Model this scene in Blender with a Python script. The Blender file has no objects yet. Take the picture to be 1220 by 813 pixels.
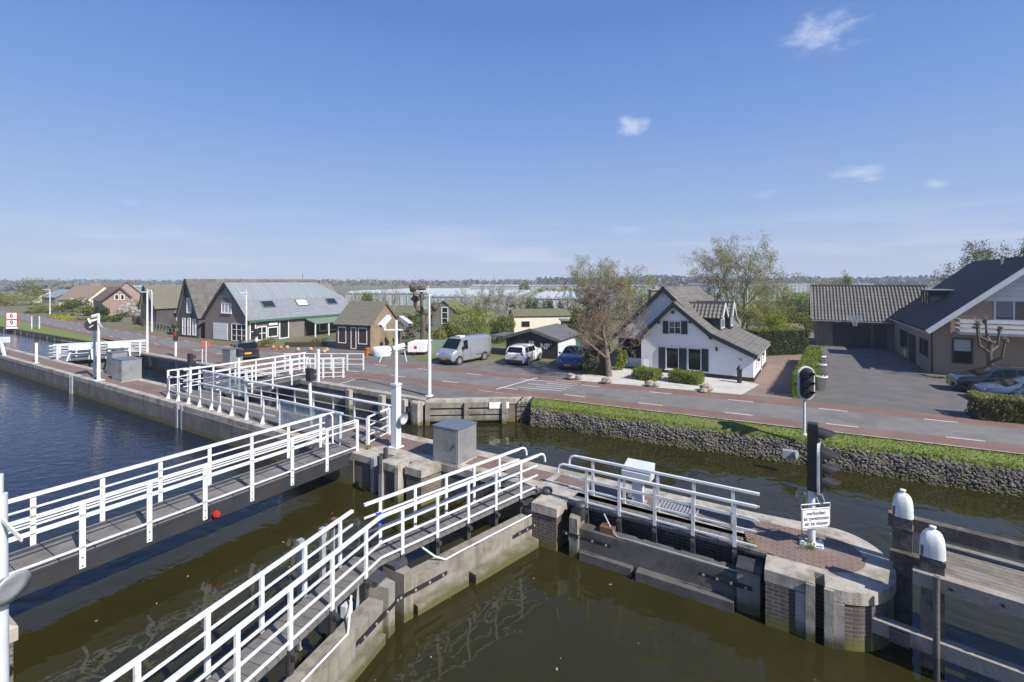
import bpy, bmesh, math, random
import numpy as np
from mathutils import Vector, Matrix
from mathutils.geometry import tessellate_polygon
random.seed(7)
RNG = np.random.default_rng(7)
sc = bpy.context.scene
col = sc.collection
Z = Vector((0, 0, 1))

# ------------------------------------------------------------------ camera, sky, sun, exposure
F, H, CX, HY = 570.0, 6.0, 610.0, 336.0        # photo focal length in pixels, eye height, principal column, horizon row
cam_d = bpy.data.cameras.new('camera')
cam = bpy.data.objects.new('camera', cam_d)
col.objects.link(cam)
cam.location = (0, 0, H)
cam.rotation_euler = (math.radians(90), 0, 0)
cam_d.sensor_width = 36.0
cam_d.lens = F / 1220 * 36
cam_d.shift_y = -(406.5 - HY) / 1220
cam_d.clip_start = 0.1
cam_d.clip_end = 6000
sc.camera = cam

SUN_EL = math.radians(41)
SUN_AZ = Vector((0.75, -0.66, 0)).normalized()  # towards the sun
sun_dir = Vector((SUN_AZ.x * math.cos(SUN_EL), SUN_AZ.y * math.cos(SUN_EL), math.sin(SUN_EL)))
sun_d = bpy.data.lights.new('sun', 'SUN')
sun_d.energy = 4.0
sun_d.angle = math.radians(0.53)
sun_d.color = (1.0, 0.95, 0.87)
sun = bpy.data.objects.new('sun', sun_d)
sun.rotation_euler = (-sun_dir).to_track_quat('-Z', 'Y').to_euler()
sun.location = sun_dir * 60
col.objects.link(sun)

world = bpy.data.worlds.new('World')
sc.world = world
world.use_nodes = True
wn, wl = world.node_tree.nodes, world.node_tree.links
wn.clear()
w_out = wn.new('ShaderNodeOutputWorld')
w_bg = wn.new('ShaderNodeBackground')
w_bg.inputs['Strength'].default_value = 0.1
w_sky = wn.new('ShaderNodeTexSky')
w_sky.sky_type = 'NISHITA'
w_sky.sun_disc = False
w_sky.sun_elevation = SUN_EL
w_sky.sun_rotation = math.atan2(SUN_AZ.x, SUN_AZ.y)
w_sky.altitude = 0
w_sky.air_density = 1.0
w_sky.dust_density = 0.3
w_sky.ozone_density = 1.2
w_tc = wn.new('ShaderNodeTexCoord')


def wmath(op, a, b=None, c=None):
    n = wn.new('ShaderNodeMath'); n.operation = op
    for i, x in enumerate((a, b, c)):
        if x is None: continue
        if isinstance(x, (int, float)): n.inputs[i].default_value = x
        else: wl.new(x, n.inputs[i])
    return n.outputs[0]


def wvec(op, a, b):
    n = wn.new('ShaderNodeVectorMath'); n.operation = op
    for i, x in enumerate((a, b)):
        if isinstance(x, tuple): n.inputs[i].default_value = x
        else: wl.new(x, n.inputs[i])
    return n


def wnoise(vec, scale, detail=6, rough=0.6):
    n = wn.new('ShaderNodeTexNoise')
    n.inputs['Scale'].default_value = scale; n.inputs['Detail'].default_value = detail
    n.inputs['Roughness'].default_value = rough
    wl.new(vec, n.inputs['Vector'])
    return n.outputs['Fac']


def smooth(x, lo, hi):
    n = wn.new('ShaderNodeMapRange'); n.interpolation_type = 'SMOOTHSTEP'
    wl.new(x, n.inputs['Value'])
    n.inputs['From Min'].default_value = lo; n.inputs['From Max'].default_value = hi
    return n.outputs['Result']


gdir = w_tc.outputs['Generated']
stretch = wvec('MULTIPLY', gdir, (1, 1, 2.2)).outputs['Vector']
cn = wnoise(stretch, 16, 8, 0.62)
cloud = None
for (u, v, a, b, amt) in ((978, 48, 46, 30, .55), (1000, 18, 24, 14, .28), (752, 152, 34, 15, .62), (1022, 206, 34, 12, .45),
                          (1038, 213, 14, 7, .3), (1116, 220, 16, 8, .35), (155, 243, 26, 9, .25), (540, 283, 40, 8, .22),
                          (750, 274, 40, 9, .22), (912, 232, 20, 8, .15)):
    d = Vector(((u - CX) / F, 1, (HY - v) / F)); ln = d.length; d.normalize()
    dv = wvec('SUBTRACT', gdir, tuple(d)).outputs['Vector']
    dv = wvec('MULTIPLY', dv, (F * ln / a, F * ln / a, F * ln / b)).outputs['Vector']
    L = wvec('LENGTH', dv, (0, 0, 0)).outputs['Value']
    k = wmath('SUBTRACT', 1.0, L)
    k = wmath('ADD', k, wmath('MULTIPLY', wmath('SUBTRACT', cn, 0.52), 3.2))
    k = wmath('MULTIPLY', wmath('MULTIPLY', smooth(k, 0.0, 1.5), amt * .85), smooth(wmath('SUBTRACT', 1.75, L), 0, 1))
    cloud = k if cloud is None else wmath('MAXIMUM', cloud, k)
sepz = wn.new('ShaderNodeSeparateXYZ'); wl.new(gdir, sepz.inputs[0])
elev = sepz.outputs['Z']
streak = wnoise(wvec('MULTIPLY', gdir, (1, 1, 9)).outputs['Vector'], 3.2, 7, 0.6)
band = wmath('MULTIPLY', smooth(elev, 0.015, 0.05), wmath('SUBTRACT', 1.0, smooth(elev, 0.07, 0.16)))
streak = wmath('MULTIPLY', wmath('MULTIPLY', smooth(streak, 0.45, 0.72), band), 0.16)
cloud = wmath('MAXIMUM', cloud, streak)
w_tint = wn.new('ShaderNodeMix'); w_tint.data_type = 'RGBA'; w_tint.blend_type = 'MULTIPLY'
w_tint.inputs[0].default_value = 1.0
wl.new(w_sky.outputs[0], w_tint.inputs[6])
w_tint.inputs[7].default_value = (1.0, 1.0, 1.0, 1)
w_mix = wn.new('ShaderNodeMix'); w_mix.data_type = 'RGBA'
wl.new(cloud, w_mix.inputs[0])
ramp = wn.new('ShaderNodeValToRGB')
wl.new(wmath('MULTIPLY', elev, 1.0), ramp.inputs[0])
cr = ramp.color_ramp
SKYC = ((0.0, (.415, .495, .68)), (0.06, (.365, .465, .68)), (0.16, (.275, .405, .69)), (0.30, (.180, .318, .66)), (0.48, (.108, .225, .57)), (1.0, (.05, .115, .36)))
while len(cr.elements) < len(SKYC): cr.elements.new(0.5)
for el_, (p_, c_) in zip(cr.elements, SKYC): el_.position = p_; el_.color = (*c_, 1)
w_lift = wn.new('ShaderNodeVectorMath'); w_lift.operation = 'SCALE'; w_lift.inputs['Scale'].default_value = 6.15
wl.new(ramp.outputs[0], w_lift.inputs[0])
w_air = wn.new('ShaderNodeMix'); w_air.data_type = 'RGBA'; w_air.inputs[0].default_value = 0.92
wl.new(w_tint.outputs[2], w_air.inputs[6]); wl.new(w_lift.outputs[0], w_air.inputs[7])
wl.new(w_air.outputs[2], w_mix.inputs[6])
w_mix.inputs[7].default_value = (6.3, 6.4, 6.8, 1)
wl.new(w_mix.outputs[2], w_bg.inputs['Color'])
wl.new(w_bg.outputs[0], w_out.inputs['Surface'])

vs = sc.view_settings
vs.view_transform = 'Standard'
vs.look = 'None'
vs.exposure = 0.82
vs.gamma = 1.0
vs.use_curve_mapping = False

# ------------------------------------------------------------------ survey helpers
def G(u, v, z=0.0):                              # photo pixel -> point on the level z
    k = (H - z) / (v - HY)
    return Vector(((u - CX) * k, F * k, z))


def at(u, v, Y):                                 # photo pixel -> point at distance Y
    return Vector(((u - CX) * Y / F, Y, H - (v - HY) * Y / F))


def zof(v, Y): return H - (v - HY) * Y / F


E = Vector((0.851, -0.5246, 0)).normalized()     # along the lock
N = Vector((0.5246, 0.851, 0)).normalized()      # across the lock


def LK(s, n, z=0.0): return E * s + N * n + Vector((0, 0, z))


# ------------------------------------------------------------------ materials
def nodes(name):
    m = bpy.data.materials.new(name); m.use_nodes = True
    nt = m.node_tree
    return m, nt.nodes, nt.links, nt.nodes['Principled BSDF']


def c4(c): return (c[0], c[1], c[2], 1)


def mixc(n, l, fac, a, b):
    x = n.new('ShaderNodeMix'); x.data_type = 'RGBA'
    for i, s in ((0, fac), (6, a), (7, b)):
        if isinstance(s, (int, float)): x.inputs[i].default_value = s
        elif isinstance(s, tuple): x.inputs[i].default_value = c4(s)
        else: l.new(s, x.inputs[i])
    return x.outputs[2]


def noisef(n, l, vec, scale, detail=4, lo=0.35, hi=0.65, rough=0.6):
    t = n.new('ShaderNodeTexNoise'); t.inputs['Scale'].default_value = scale
    t.inputs['Detail'].default_value = detail; t.inputs['Roughness'].default_value = rough
    l.new(vec, t.inputs['Vector'])
    r = n.new('ShaderNodeMapRange'); l.new(t.outputs['Fac'], r.inputs['Value'])
    r.inputs['From Min'].default_value = lo; r.inputs['From Max'].default_value = hi
    return r.outputs['Result']


def bumpn(n, l, p, h, strength, dist=0.02):
    b = n.new('ShaderNodeBump'); b.inputs['Strength'].default_value = strength
    b.inputs['Distance'].default_value = dist
    l.new(h, b.inputs['Height']); l.new(b.outputs[0], p.inputs['Normal'])
    return b


def pos(n): return n.new('ShaderNodeNewGeometry').outputs['Position']


def streakf(n, l, P, lo=.52, hi=.72, sx=3.2, sz=.35):
    mp = n.new('ShaderNodeMapping'); mp.inputs['Scale'].default_value = (sx, sx, sz); l.new(P, mp.inputs['Vector'])
    return noisef(n, l, mp.outputs[0], 1.0, 5, lo, hi)


def mossf(n, l, P, hi=-.90, lo=-1.12):
    s = n.new('ShaderNodeSeparateXYZ'); l.new(P, s.inputs[0])
    z = n.new('ShaderNodeMath'); z.operation = 'ADD'; l.new(s.outputs['Z'], z.inputs[0])
    q = n.new('ShaderNodeMath'); q.operation = 'MULTIPLY'
    l.new(noisef(n, l, P, 2.5, 5, 0.3, 0.7), q.inputs[0]); q.inputs[1].default_value = -0.14
    l.new(q.outputs[0], z.inputs[1])
    r = n.new('ShaderNodeMapRange'); l.new(z.outputs[0], r.inputs['Value'])
    r.inputs['From Min'].default_value = hi; r.inputs['From Max'].default_value = lo
    return r.outputs['Result']


def M(name, c1, c2=None, scale=4, rough=0.6, metal=0.0, bump=0.0, bscale=30, spec=0.5, c3=None, scale3=0.7, coat=0, lo3=.5, hi3=.75, streak=None, moss=False):
    m, n, l, p = nodes(name)
    P = pos(n)
    c = c1 if c2 is None else mixc(n, l, noisef(n, l, P, scale), c1, c2)
    if c3 is not None: c = mixc(n, l, noisef(n, l, P, scale3, 6, lo3, hi3), c, c3)
    if streak: c = mixc(n, l, streakf(n, l, P), c, streak)
    if moss: c = mixc(n, l, mossf(n, l, P), c, (.095, .09, .035))
    if isinstance(c, tuple): p.inputs['Base Color'].default_value = c4(c)
    else: l.new(c, p.inputs['Base Color'])
    p.inputs['Roughness'].default_value = rough
    p.inputs['Metallic'].default_value = metal
    p.inputs['Specular IOR Level'].default_value = spec
    if coat: p.inputs['Coat Weight'].default_value = coat; p.inputs['Coat Roughness'].default_value = 0.05
    if bump: bumpn(n, l, p, noisef(n, l, P, bscale, 4, 0.2, 0.8), bump)
    return m


def brick_mat(name, a, b, mortar, w=0.22, h=0.065, moss=False, stain=None, pave=False, rough=0.85, ms=.006):
    m, n, l, p = nodes(name)
    uv = n.new('ShaderNodeUVMap').outputs[0]
    t = n.new('ShaderNodeTexBrick')
    t.inputs['Scale'].default_value = 1.0
    t.inputs['Brick Width'].default_value = w; t.inputs['Row Height'].default_value = h
    t.inputs['Mortar Size'].default_value = ms; t.inputs['Mortar Smooth'].default_value = 0.2
    t.inputs['Color1'].default_value = c4(a); t.inputs['Color2'].default_value = c4(b)
    t.inputs['Mortar'].default_value = c4(mortar)
    l.new(uv, t.inputs['Vector'])
    P = pos(n)
    c = t.outputs['Color']
    c = mixc(n, l, noisef(n, l, P, 0.9, 6, 0.42, 0.75), c, stain or tuple(x * 0.55 for x in a))
    if moss:
        c = mixc(n, l, streakf(n, l, P), c, tuple(x * .42 for x in a))
        c = mixc(n, l, mossf(n, l, P), c, (.12, .11, .03))
    l.new(c, p.inputs['Base Color'])
    p.inputs['Roughness'].default_value = rough
    bumpn(n, l, p, t.outputs['Fac'], 0.5, -0.01)
    return m


def plank_mat(name, a, b, w=0.14, gap=(0.02, 0.02, 0.02), axis=0, rough=0.8, stain=None):   # boards or slats laid along one UV axis
    m, n, l, p = nodes(name)
    uv = n.new('ShaderNodeUVMap').outputs[0]
    s = n.new('ShaderNodeSeparateXYZ'); l.new(uv, s.inputs[0])
    d = n.new('ShaderNodeMath'); d.operation = 'DIVIDE'; l.new(s.outputs[axis], d.inputs[0]); d.inputs[1].default_value = w
    f = n.new('ShaderNodeMath'); f.operation = 'FRACT'; l.new(d.outputs[0], f.inputs[0])
    g = n.new('ShaderNodeMath'); g.operation = 'LESS_THAN'; l.new(f.outputs[0], g.inputs[0]); g.inputs[1].default_value = 0.09
    fl = n.new('ShaderNodeMath'); fl.operation = 'FLOOR'; l.new(d.outputs[0], fl.inputs[0])
    wn_ = n.new('ShaderNodeTexWhiteNoise'); wn_.noise_dimensions = '1D'; l.new(fl.outputs[0], wn_.inputs['W'])
    P = pos(n)
    c = mixc(n, l, wn_.outputs['Value'], a, b)
    c = mixc(n, l, noisef(n, l, P, 3, 6, 0.45, 0.75), c, stain or tuple(x * 0.6 for x in a))
    c = mixc(n, l, g.outputs[0], c, gap)
    l.new(c, p.inputs['Base Color']); p.inputs['Roughness'].default_value = rough
    bumpn(n, l, p, g.outputs[0], 0.6, -0.01)
    return m


def tile_mat(name, a, b, joint, w, h, rough=0.8, off=0.0, stain=None, ms=0.03):
    m, n, l, p = nodes(name)
    uv = n.new('ShaderNodeUVMap').outputs[0]
    t = n.new('ShaderNodeTexBrick'); t.offset = off
    t.inputs['Scale'].default_value = 1.0
    t.inputs['Brick Width'].default_value = w; t.inputs['Row Height'].default_value = h
    t.inputs['Mortar Size'].default_value = ms; t.inputs['Mortar Smooth'].default_value = 0.3
    t.inputs['Color1'].default_value = c4(a); t.inputs['Color2'].default_value = c4(b)
    t.inputs['Mortar'].default_value = c4(joint)
    l.new(uv, t.inputs['Vector'])
    P = pos(n)
    c = mixc(n, l, noisef(n, l, P, 1.3, 6, 0.4, 0.75), t.outputs['Color'], stain or tuple(x * 0.7 for x in a))
    l.new(c, p.inputs['Base Color']); p.inputs['Roughness'].default_value = rough
    bumpn(n, l, p, t.outputs['Fac'], 0.4, -0.015)
    return m


def leaf_mat(name, a, b, tr=0.25, dry=None):
    m, n, l, p = nodes(name)
    P = pos(n)
    c = mixc(n, l, noisef(n, l, P, 9, 2, 0.3, 0.7), a, b)
    c = mixc(n, l, noisef(n, l, P, 0.8, 3, 0.4, 0.7), c, tuple(x * 0.7 for x in a))
    if dry: c = mixc(n, l, noisef(n, l, P, 1.1, 6, .48, .66), c, dry)
    l.new(c, p.inputs['Base Color']); p.inputs['Roughness'].default_value = 0.55
    p.inputs['Specular IOR Level'].default_value = 0.3
    t = n.new('ShaderNodeBsdfTranslucent'); l.new(c, t.inputs['Color'])
    mx = n.new('ShaderNodeMixShader'); mx.inputs[0].default_value = tr
    l.new(p.outputs[0], mx.inputs[1]); l.new(t.outputs[0], mx.inputs[2])
    l.new(mx.outputs[0], n['Material Output'].inputs['Surface'])
    return m


MT = {}
MT['white'] = M('white_paint', (.71, .72, .72), (.60, .61, .61), 2.5, .45, c3=(.40, .36, .30), scale3=5, lo3=.60, hi3=.82)
MT['whitepole'] = M('pale_pole_paint', (.60, .63, .66), (.53, .56, .58), 3, .35, c3=(.48, .49, .48), scale3=2.2, lo3=.6, hi3=.85)
MT['galv'] = M('galvanised_steel', (.42, .43, .45), (.34, .35, .37), 6, .45, .35, c3=(.50, .50, .50), scale3=3)
MT['cabinet'] = M('brushed_cabinet_steel', (.36, .365, .37), (.31, .315, .32), 9, .42, .45, c3=(.24, .24, .235), scale3=2.0, bump=.05, bscale=60)
MT['cabtop'] = M('cabinet_roof_sheet', (.17, .19, .22), (.14, .16, .19), 5, .4, .3)
MT['black'] = M('black_paint', (.018, .018, .020), (.030, .030, .032), 6, .5)
MT['steel'] = M('dark_steel', (.075, .08, .09), (.045, .048, .055), 5, .5, .3, c3=(.09, .07, .05), scale3=4)
MT['girder'] = M('grey_girder_paint', (.036, .039, .046), (.028, .03, .035), 2, .5, c3=(.045, .036, .03), scale3=1.2)
MT['deckslab'] = M('bridge_deck_slab', (.185, .175, .162), (.135, .128, .12), 2.2, .85, bump=.2, bscale=40, c3=(.10, .095, .085), scale3=1.3)
MT['concrete'] = M('coping_concrete', (.44, .405, .35), (.345, .315, .27), 3, .88, bump=.4, bscale=28, c3=(.19, .175, .135), scale3=1.3, lo3=.48, hi3=.68, streak=(.185, .16, .125), moss=True)
MT['stone'] = M('pier_stone', (.47, .42, .365), (.37, .335, .29), 2.2, .85, bump=.3, bscale=40, c3=(.24, .215, .18), scale3=1.4, streak=(.22, .20, .165), moss=True)
MT['lockbrick'] = brick_mat('lock_brick', (.135, .10, .085), (.085, .07, .064), (.25, .235, .21), .24, .082, moss=True, stain=(.075, .065, .058), ms=.011)
MT['lockwall'] = brick_mat('old_lock_wall', (.22, .195, .17), (.17, .15, .132), (.24, .22, .195), .34, .11, moss=True, stain=(.085, .078, .068), ms=.010)
MT['klinker'] = brick_mat('clinker_paving', (.235, .15, .115), (.17, .118, .096), (.07, .058, .05), .23, .10, stain=(.20, .155, .13), ms=.013)
MT['wood'] = plank_mat('weathered_timber', (.25, .225, .19), (.19, .17, .145), .15, (.05, .045, .04), 0, .85, (.10, .09, .075))
MT['woodface'] = M('grey_gate_timber', (.285, .265, .225), (.215, .195, .165), 2.2, .85, bump=.35, bscale=14, c3=(.115, .10, .08), scale3=1.9, streak=(.10, .088, .07), moss=True)
MT['woodwet'] = M('wet_gate_timber', (.13, .125, .12), (.09, .085, .08), 3, .55, bump=.2, bscale=20, c3=(.06, .055, .04), scale3=1.2)
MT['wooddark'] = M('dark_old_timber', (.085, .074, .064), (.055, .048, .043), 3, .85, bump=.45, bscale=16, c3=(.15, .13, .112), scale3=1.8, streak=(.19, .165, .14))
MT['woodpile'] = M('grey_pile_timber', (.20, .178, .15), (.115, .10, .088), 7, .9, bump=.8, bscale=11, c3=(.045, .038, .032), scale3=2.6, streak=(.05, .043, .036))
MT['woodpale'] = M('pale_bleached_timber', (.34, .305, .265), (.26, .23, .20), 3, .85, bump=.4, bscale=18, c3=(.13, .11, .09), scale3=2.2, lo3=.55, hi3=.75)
MT['walkdeck'] = plank_mat('walkway_boards', (.165, .155, .145), (.14, .13, .12), .22, (.06, .055, .05), 0, .8)
MT['asphalt'] = M('asphalt', (.19, .182, .17), (.145, .14, .132), 1.6, .9, bump=.3, bscale=60, c3=(.125, .12, .113), scale3=.45, lo3=.5, hi3=.7)
MT['lotasphalt'] = M('old_asphalt', (.145, .135, .125), (.115, .108, .10), .9, .9, bump=.2, bscale=50, c3=(.185, .17, .155), scale3=.5)
MT['redlane'] = M('red_asphalt', (.185, .108, .088), (.155, .094, .08), 1.5, .9, bump=.2, bscale=60, c3=(.205, .14, .12), scale3=.5)
MT['line'] = M('road_line_paint', (.66, .65, .62), (.48, .47, .44), 5, .7, c3=(.33, .31, .29), scale3=4, lo3=.58, hi3=.8)
MT['drive'] = brick_mat('driveway_pavers', (.125, .115, .11), (.10, .094, .09), (.08, .075, .07), .22, .11, stain=(.15, .14, .13))
MT['quaypave'] = brick_mat('quay_paving', (.19, .142, .115), (.155, .118, .098), (.13, .105, .09), .21, .105, stain=(.20, .165, .14))
MT['pathbrick'] = brick_mat('path_paving', (.25, .165, .125), (.21, .145, .115), (.16, .12, .10), .21, .105, stain=(.24, .19, .15))
MT['gravel'] = M('white_gravel', (.60, .575, .53), (.42, .40, .365), 16, .9, bump=.8, bscale=22, c3=(.34, .32, .27), scale3=1.2)
MT['grass'] = M('grass_ground', (.115, .165, .025), (.15, .19, .035), 2.5, .9, bump=.3, bscale=14, c3=(.17, .165, .06), scale3=.6)
MT['field'] = M('field_grass', (.095, .11, .032), (.125, .125, .05), .25, .9, c3=(.155, .135, .09), scale3=.09, lo3=.42, hi3=.62)
MT['blade'] = leaf_mat('grass_blades', (.13, .195, .022), (.18, .22, .04), .35, (.22, .20, .07))
MT['rubble'] = M('rubble_stone', (.225, .205, .18), (.135, .125, .11), 6, .9, bump=.9, bscale=12, c3=(.085, .085, .05), scale3=2.0, lo3=.45, hi3=.65)
MT['rubble'] = M('rubble_stone_face', (.225, .208, .18), (.11, .10, .086), 5.5, .9, bump=.5, bscale=25, c3=(.12, .11, .055), scale3=1.5, lo3=.50, hi3=.68, moss=True)
MT['rubblebed'] = M('rubble_bed', (.075, .07, .055), (.05, .047, .038), 6, .95)
MT['glass'] = M('dark_window_glass', (.018, .022, .026), None, rough=.04, spec=.8)
MT['carglass'] = M('car_window_glass', (.008, .010, .012), None, rough=.08, spec=.35)
MT['glassblind'] = M('window_blind', (.42, .45, .47), (.33, .36, .38), 1, .4)
MT['navy'] = M('dark_navy_paint', (.012, .024, .036), (.018, .030, .042), 4, .45)
MT['render_white'] = M('white_render', (.86, .86, .87), (.80, .80, .81), 1.2, .85, bump=.10, bscale=18, c3=(.62, .61, .60), scale3=.9, lo3=.6, hi3=.85)
MT['plinth'] = M('black_plinth', (.03, .03, .033), (.05, .05, .05), 4, .7)
MT['frame'] = M('white_window_frame', (.75, .75, .74), None, rough=.5)
MT['woodframe'] = M('dark_window_frame', (.05, .035, .028), None, rough=.5)
MT['brownbrick'] = brick_mat('brown_brick', (.36, .25, .195), (.29, .21, .17), (.36, .325, .285), stain=(.28, .21, .17))
MT['greybrick'] = brick_mat('grey_brown_brick', (.20, .165, .145), (.155, .13, .12), (.22, .20, .185), stain=(.16, .135, .125))
MT['darkbrick'] = brick_mat('dark_brick', (.085, .078, .08), (.065, .06, .064), (.10, .095, .095))
MT['yellowbrick'] = brick_mat('yellow_brick', (.30, .235, .145), (.24, .19, .125), (.25, .22, .17))
MT['garagebrick'] = brick_mat('garage_brick', (.24, .185, .15), (.19, .15, .125), (.24, .22, .195))
MT['blackslate'] = tile_mat('black_roof_slates', (.022, .023, .027), (.030, .031, .036), (.010, .010, .012), .33, .30, .75, .5)
MT['oldtile'] = tile_mat('weathered_roof_tiles', (.142, .132, .118), (.108, .10, .092), (.055, .05, .046), .24, .3, .9, .5, (.17, .16, .145))
MT['browntile'] = tile_mat('brown_roof_tiles', (.185, .17, .138), (.15, .138, .115), (.08, .072, .06), .24, .3, .9, .5, (.15, .145, .095))
MT['reddish'] = tile_mat('reddish_roof_tiles', (.19, .135, .105), (.155, .115, .09), (.09, .07, .06), .26, .32, .9, .5)
MT['thatch'] = M('thatch', (.235, .185, .125), (.185, .148, .105), 3, .95, bump=.4, bscale=9)
MT['pantile'] = M('grey_pantiles', (.15, .14, .126), (.115, .107, .098), 4, .8, c3=(.19, .18, .165), scale3=1.0)
MT['roofsheet'] = plank_mat('grey_roof_sheets', (.235, .265, .295), (.205, .235, .265), .55, (.15, .17, .19), 0, .5, (.20, .225, .25))
MT['roofsheet2'] = tile_mat('grey_roof_panels', (.25, .27, .29), (.20, .22, .24), (.14, .155, .17), .3, .35, .5, 0)
MT['greenpaint'] = M('green_fascia_paint', (.05, .12, .085), (.06, .135, .095), 2, .5)
MT['greenroof'] = M('green_canopy_sheet', (.14, .20, .15), (.165, .22, .165), 2, .6)
MT['greenwood'] = plank_mat('green_grey_boards', (.165, .18, .135), (.14, .155, .115), .2, (.08, .085, .065), 0)
MT['creamwall'] = M('cream_cladding', (.70, .66, .52), (.64, .60, .47), 2, .7)
MT['mossroof'] = M('mossy_felt', (.14, .135, .065), (.11, .11, .07), 2, .9)
MT['blackwood'] = plank_mat('black_boards', (.018, .018, .020), (.024, .024, .027), .16, (.008, .008, .008), 1)
MT['felt'] = M('roofing_felt', (.115, .115, .12), (.09, .09, .095), 1.5, .85, c3=(.14, .14, .14), scale3=.8)
MT['whitewood'] = plank_mat('white_boards', (.66, .67, .68), (.60, .61, .62), .3, (.38, .39, .40), 1, .55, (.58, .59, .60))
MT['garagedoor'] = plank_mat('dark_garage_door', (.022, .023, .028), (.028, .029, .034), .22, (.012, .012, .014), 1, .5)
MT['bark'] = M('tree_bark', (.13, .11, .09), (.085, .072, .06), 6, .95, bump=.5, bscale=20)
MT['barkpale'] = M('pale_bark', (.30, .285, .255), (.20, .19, .165), 5, .95, bump=.4, bscale=18)
MT['barkred'] = M('reddish_twig_bark', (.205, .165, .13), (.16, .13, .105), 5, .95)
MT['barkgrey'] = M('grey_twig_bark', (.27, .25, .22), (.21, .195, .17), 5, .95)
MT['blossom'] = leaf_mat('white_blossom', (.62, .60, .58), (.50, .48, .47), .25)
MT['leafspring'] = leaf_mat('spring_leaves', (.19, .21, .04), (.25, .26, .06), .4)
MT['leaflime'] = leaf_mat('lime_leaves', (.25, .30, .03), (.31, .34, .05), .4)
MT['leafmid'] = leaf_mat('mid_green_leaves', (.095, .125, .032), (.135, .16, .045), .3)
MT['leafdark'] = leaf_mat('dark_hedge_leaves', (.035, .052, .018), (.055, .072, .024), .15)
MT['leafbrown'] = leaf_mat('brown_hedge_leaves', (.14, .12, .045), (.10, .105, .03), .2)
MT['leafolive'] = leaf_mat('olive_buds', (.29, .30, .085), (.35, .34, .13), .45)
MT['leafbud'] = leaf_mat('reddish_buds', (.26, .17, .105), (.21, .15, .095), .3)
MT['leafyellow'] = leaf_mat('yellow_flowers', (.42, .40, .04), (.30, .32, .05), .3)
MT['box'] = leaf_mat('box_leaves', (.20, .25, .03), (.15, .20, .026), .25)
MT['red'] = M('red_plastic', (.48, .02, .015), None, rough=.4)
MT['blue'] = M('blue_cloth', (.02, .05, .42), (.03, .07, .5), 8, .7)
MT['yellow'] = M('yellow_plastic', (.62, .42, .02), None, rough=.4)
MT['plate'] = M('yellow_number_plate', (.68, .46, .03), None, rough=.4)
MT['orange'] = M('orange_plastic', (.52, .17, .03), (.45, .14, .03), 6, .5)
MT['terracotta'] = M('pale_terracotta', (.50, .34, .16), (.42, .27, .13), 6, .8)
MT['signred'] = M('sign_red', (.50, .03, .035), None, rough=.4)
MT['dullred'] = M('faded_sign_red', (.40, .09, .085), (.33, .08, .08), 4, .55)
MT['signwhite'] = M('sign_white', (.82, .82, .82), (.76, .76, .77), 3, .4)
MT['signink'] = M('sign_ink', (.02, .02, .03), None, rough=.5)
MT['silver'] = M('silver_car_paint', (.46, .48, .51), None, rough=.28, metal=.55, coat=.6)
MT['carwhite'] = M('white_car_paint', (.80, .80, .80), None, rough=.25, coat=.7)
MT['carblue'] = M('blue_car_paint', (.025, .05, .13), None, rough=.25, metal=.3, coat=.8)
MT['carblack'] = M('black_car_paint', (.012, .014, .020), None, rough=.22, coat=.9)
MT['cargrey'] = M('blue_grey_car_paint', (.13, .17, .235), None, rough=.25, metal=.4, coat=.8)
MT['tyre'] = M('tyre_rubber', (.015, .015, .015), None, rough=.85)
MT['rim'] = M('alloy_rim', (.48, .49, .5), None, rough=.35, metal=.6)
MT['lamp'] = M('clear_lamp_glass', (.62, .64, .66), None, rough=.1)
MT['taillamp'] = M('red_lamp_glass', (.38, .012, .012), None, rough=.15)
MT['glasshouse'] = tile_mat('greenhouse_glass', (.40, .42, .44), (.34, .365, .39), (.55, .56, .57), 1.6, 2.2, .45, 0, (.30, .33, .35), .08)
MT['glasswall'] = tile_mat('greenhouse_wall_glass', (.36, .42, .43), (.30, .36, .36), (.58, .60, .60), 1.5, 3.0, .2, 0, (.22, .28, .24), .1)
MT['mesh'] = M('perforated_panel', (.50, .53, .56), (.44, .47, .50), 3, .45, .2)
_n, _l = MT['mesh'].node_tree.nodes, MT['mesh'].node_tree.links       # fine holes let about half the view through
_t = _n.new('ShaderNodeBsdfTransparent'); _x = _n.new('ShaderNodeMixShader'); _x.inputs[0].default_value = .5
_l.new(_n['Principled BSDF'].outputs[0], _x.inputs[1]); _l.new(_t.outputs[0], _x.inputs[2]); _l.new(_x.outputs[0], _n['Material Output'].inputs['Surface'])
MT['bag'] = M('white_bag_cloth', (.72, .73, .74), (.62, .63, .65), 4, .8)
MT['potwhite'] = M('white_pot_glaze', (.74, .75, .76), (.66, .67, .68), 4, .5)
MT['deckplate'] = tile_mat('bridge_deck_plates', (.175, .168, .158), (.15, .145, .138), (.03, .03, .03), .60, .60, .85, 0, (.125, .12, .112), .055)
MT['boulder'] = M('boulder_stone', (.36, .31, .26), (.24, .20, .17), 4, .9, bump=.5, bscale=10)
MT['rust'] = M('rusty_iron', (.17, .085, .05), (.10, .055, .04), 8, .9)


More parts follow.
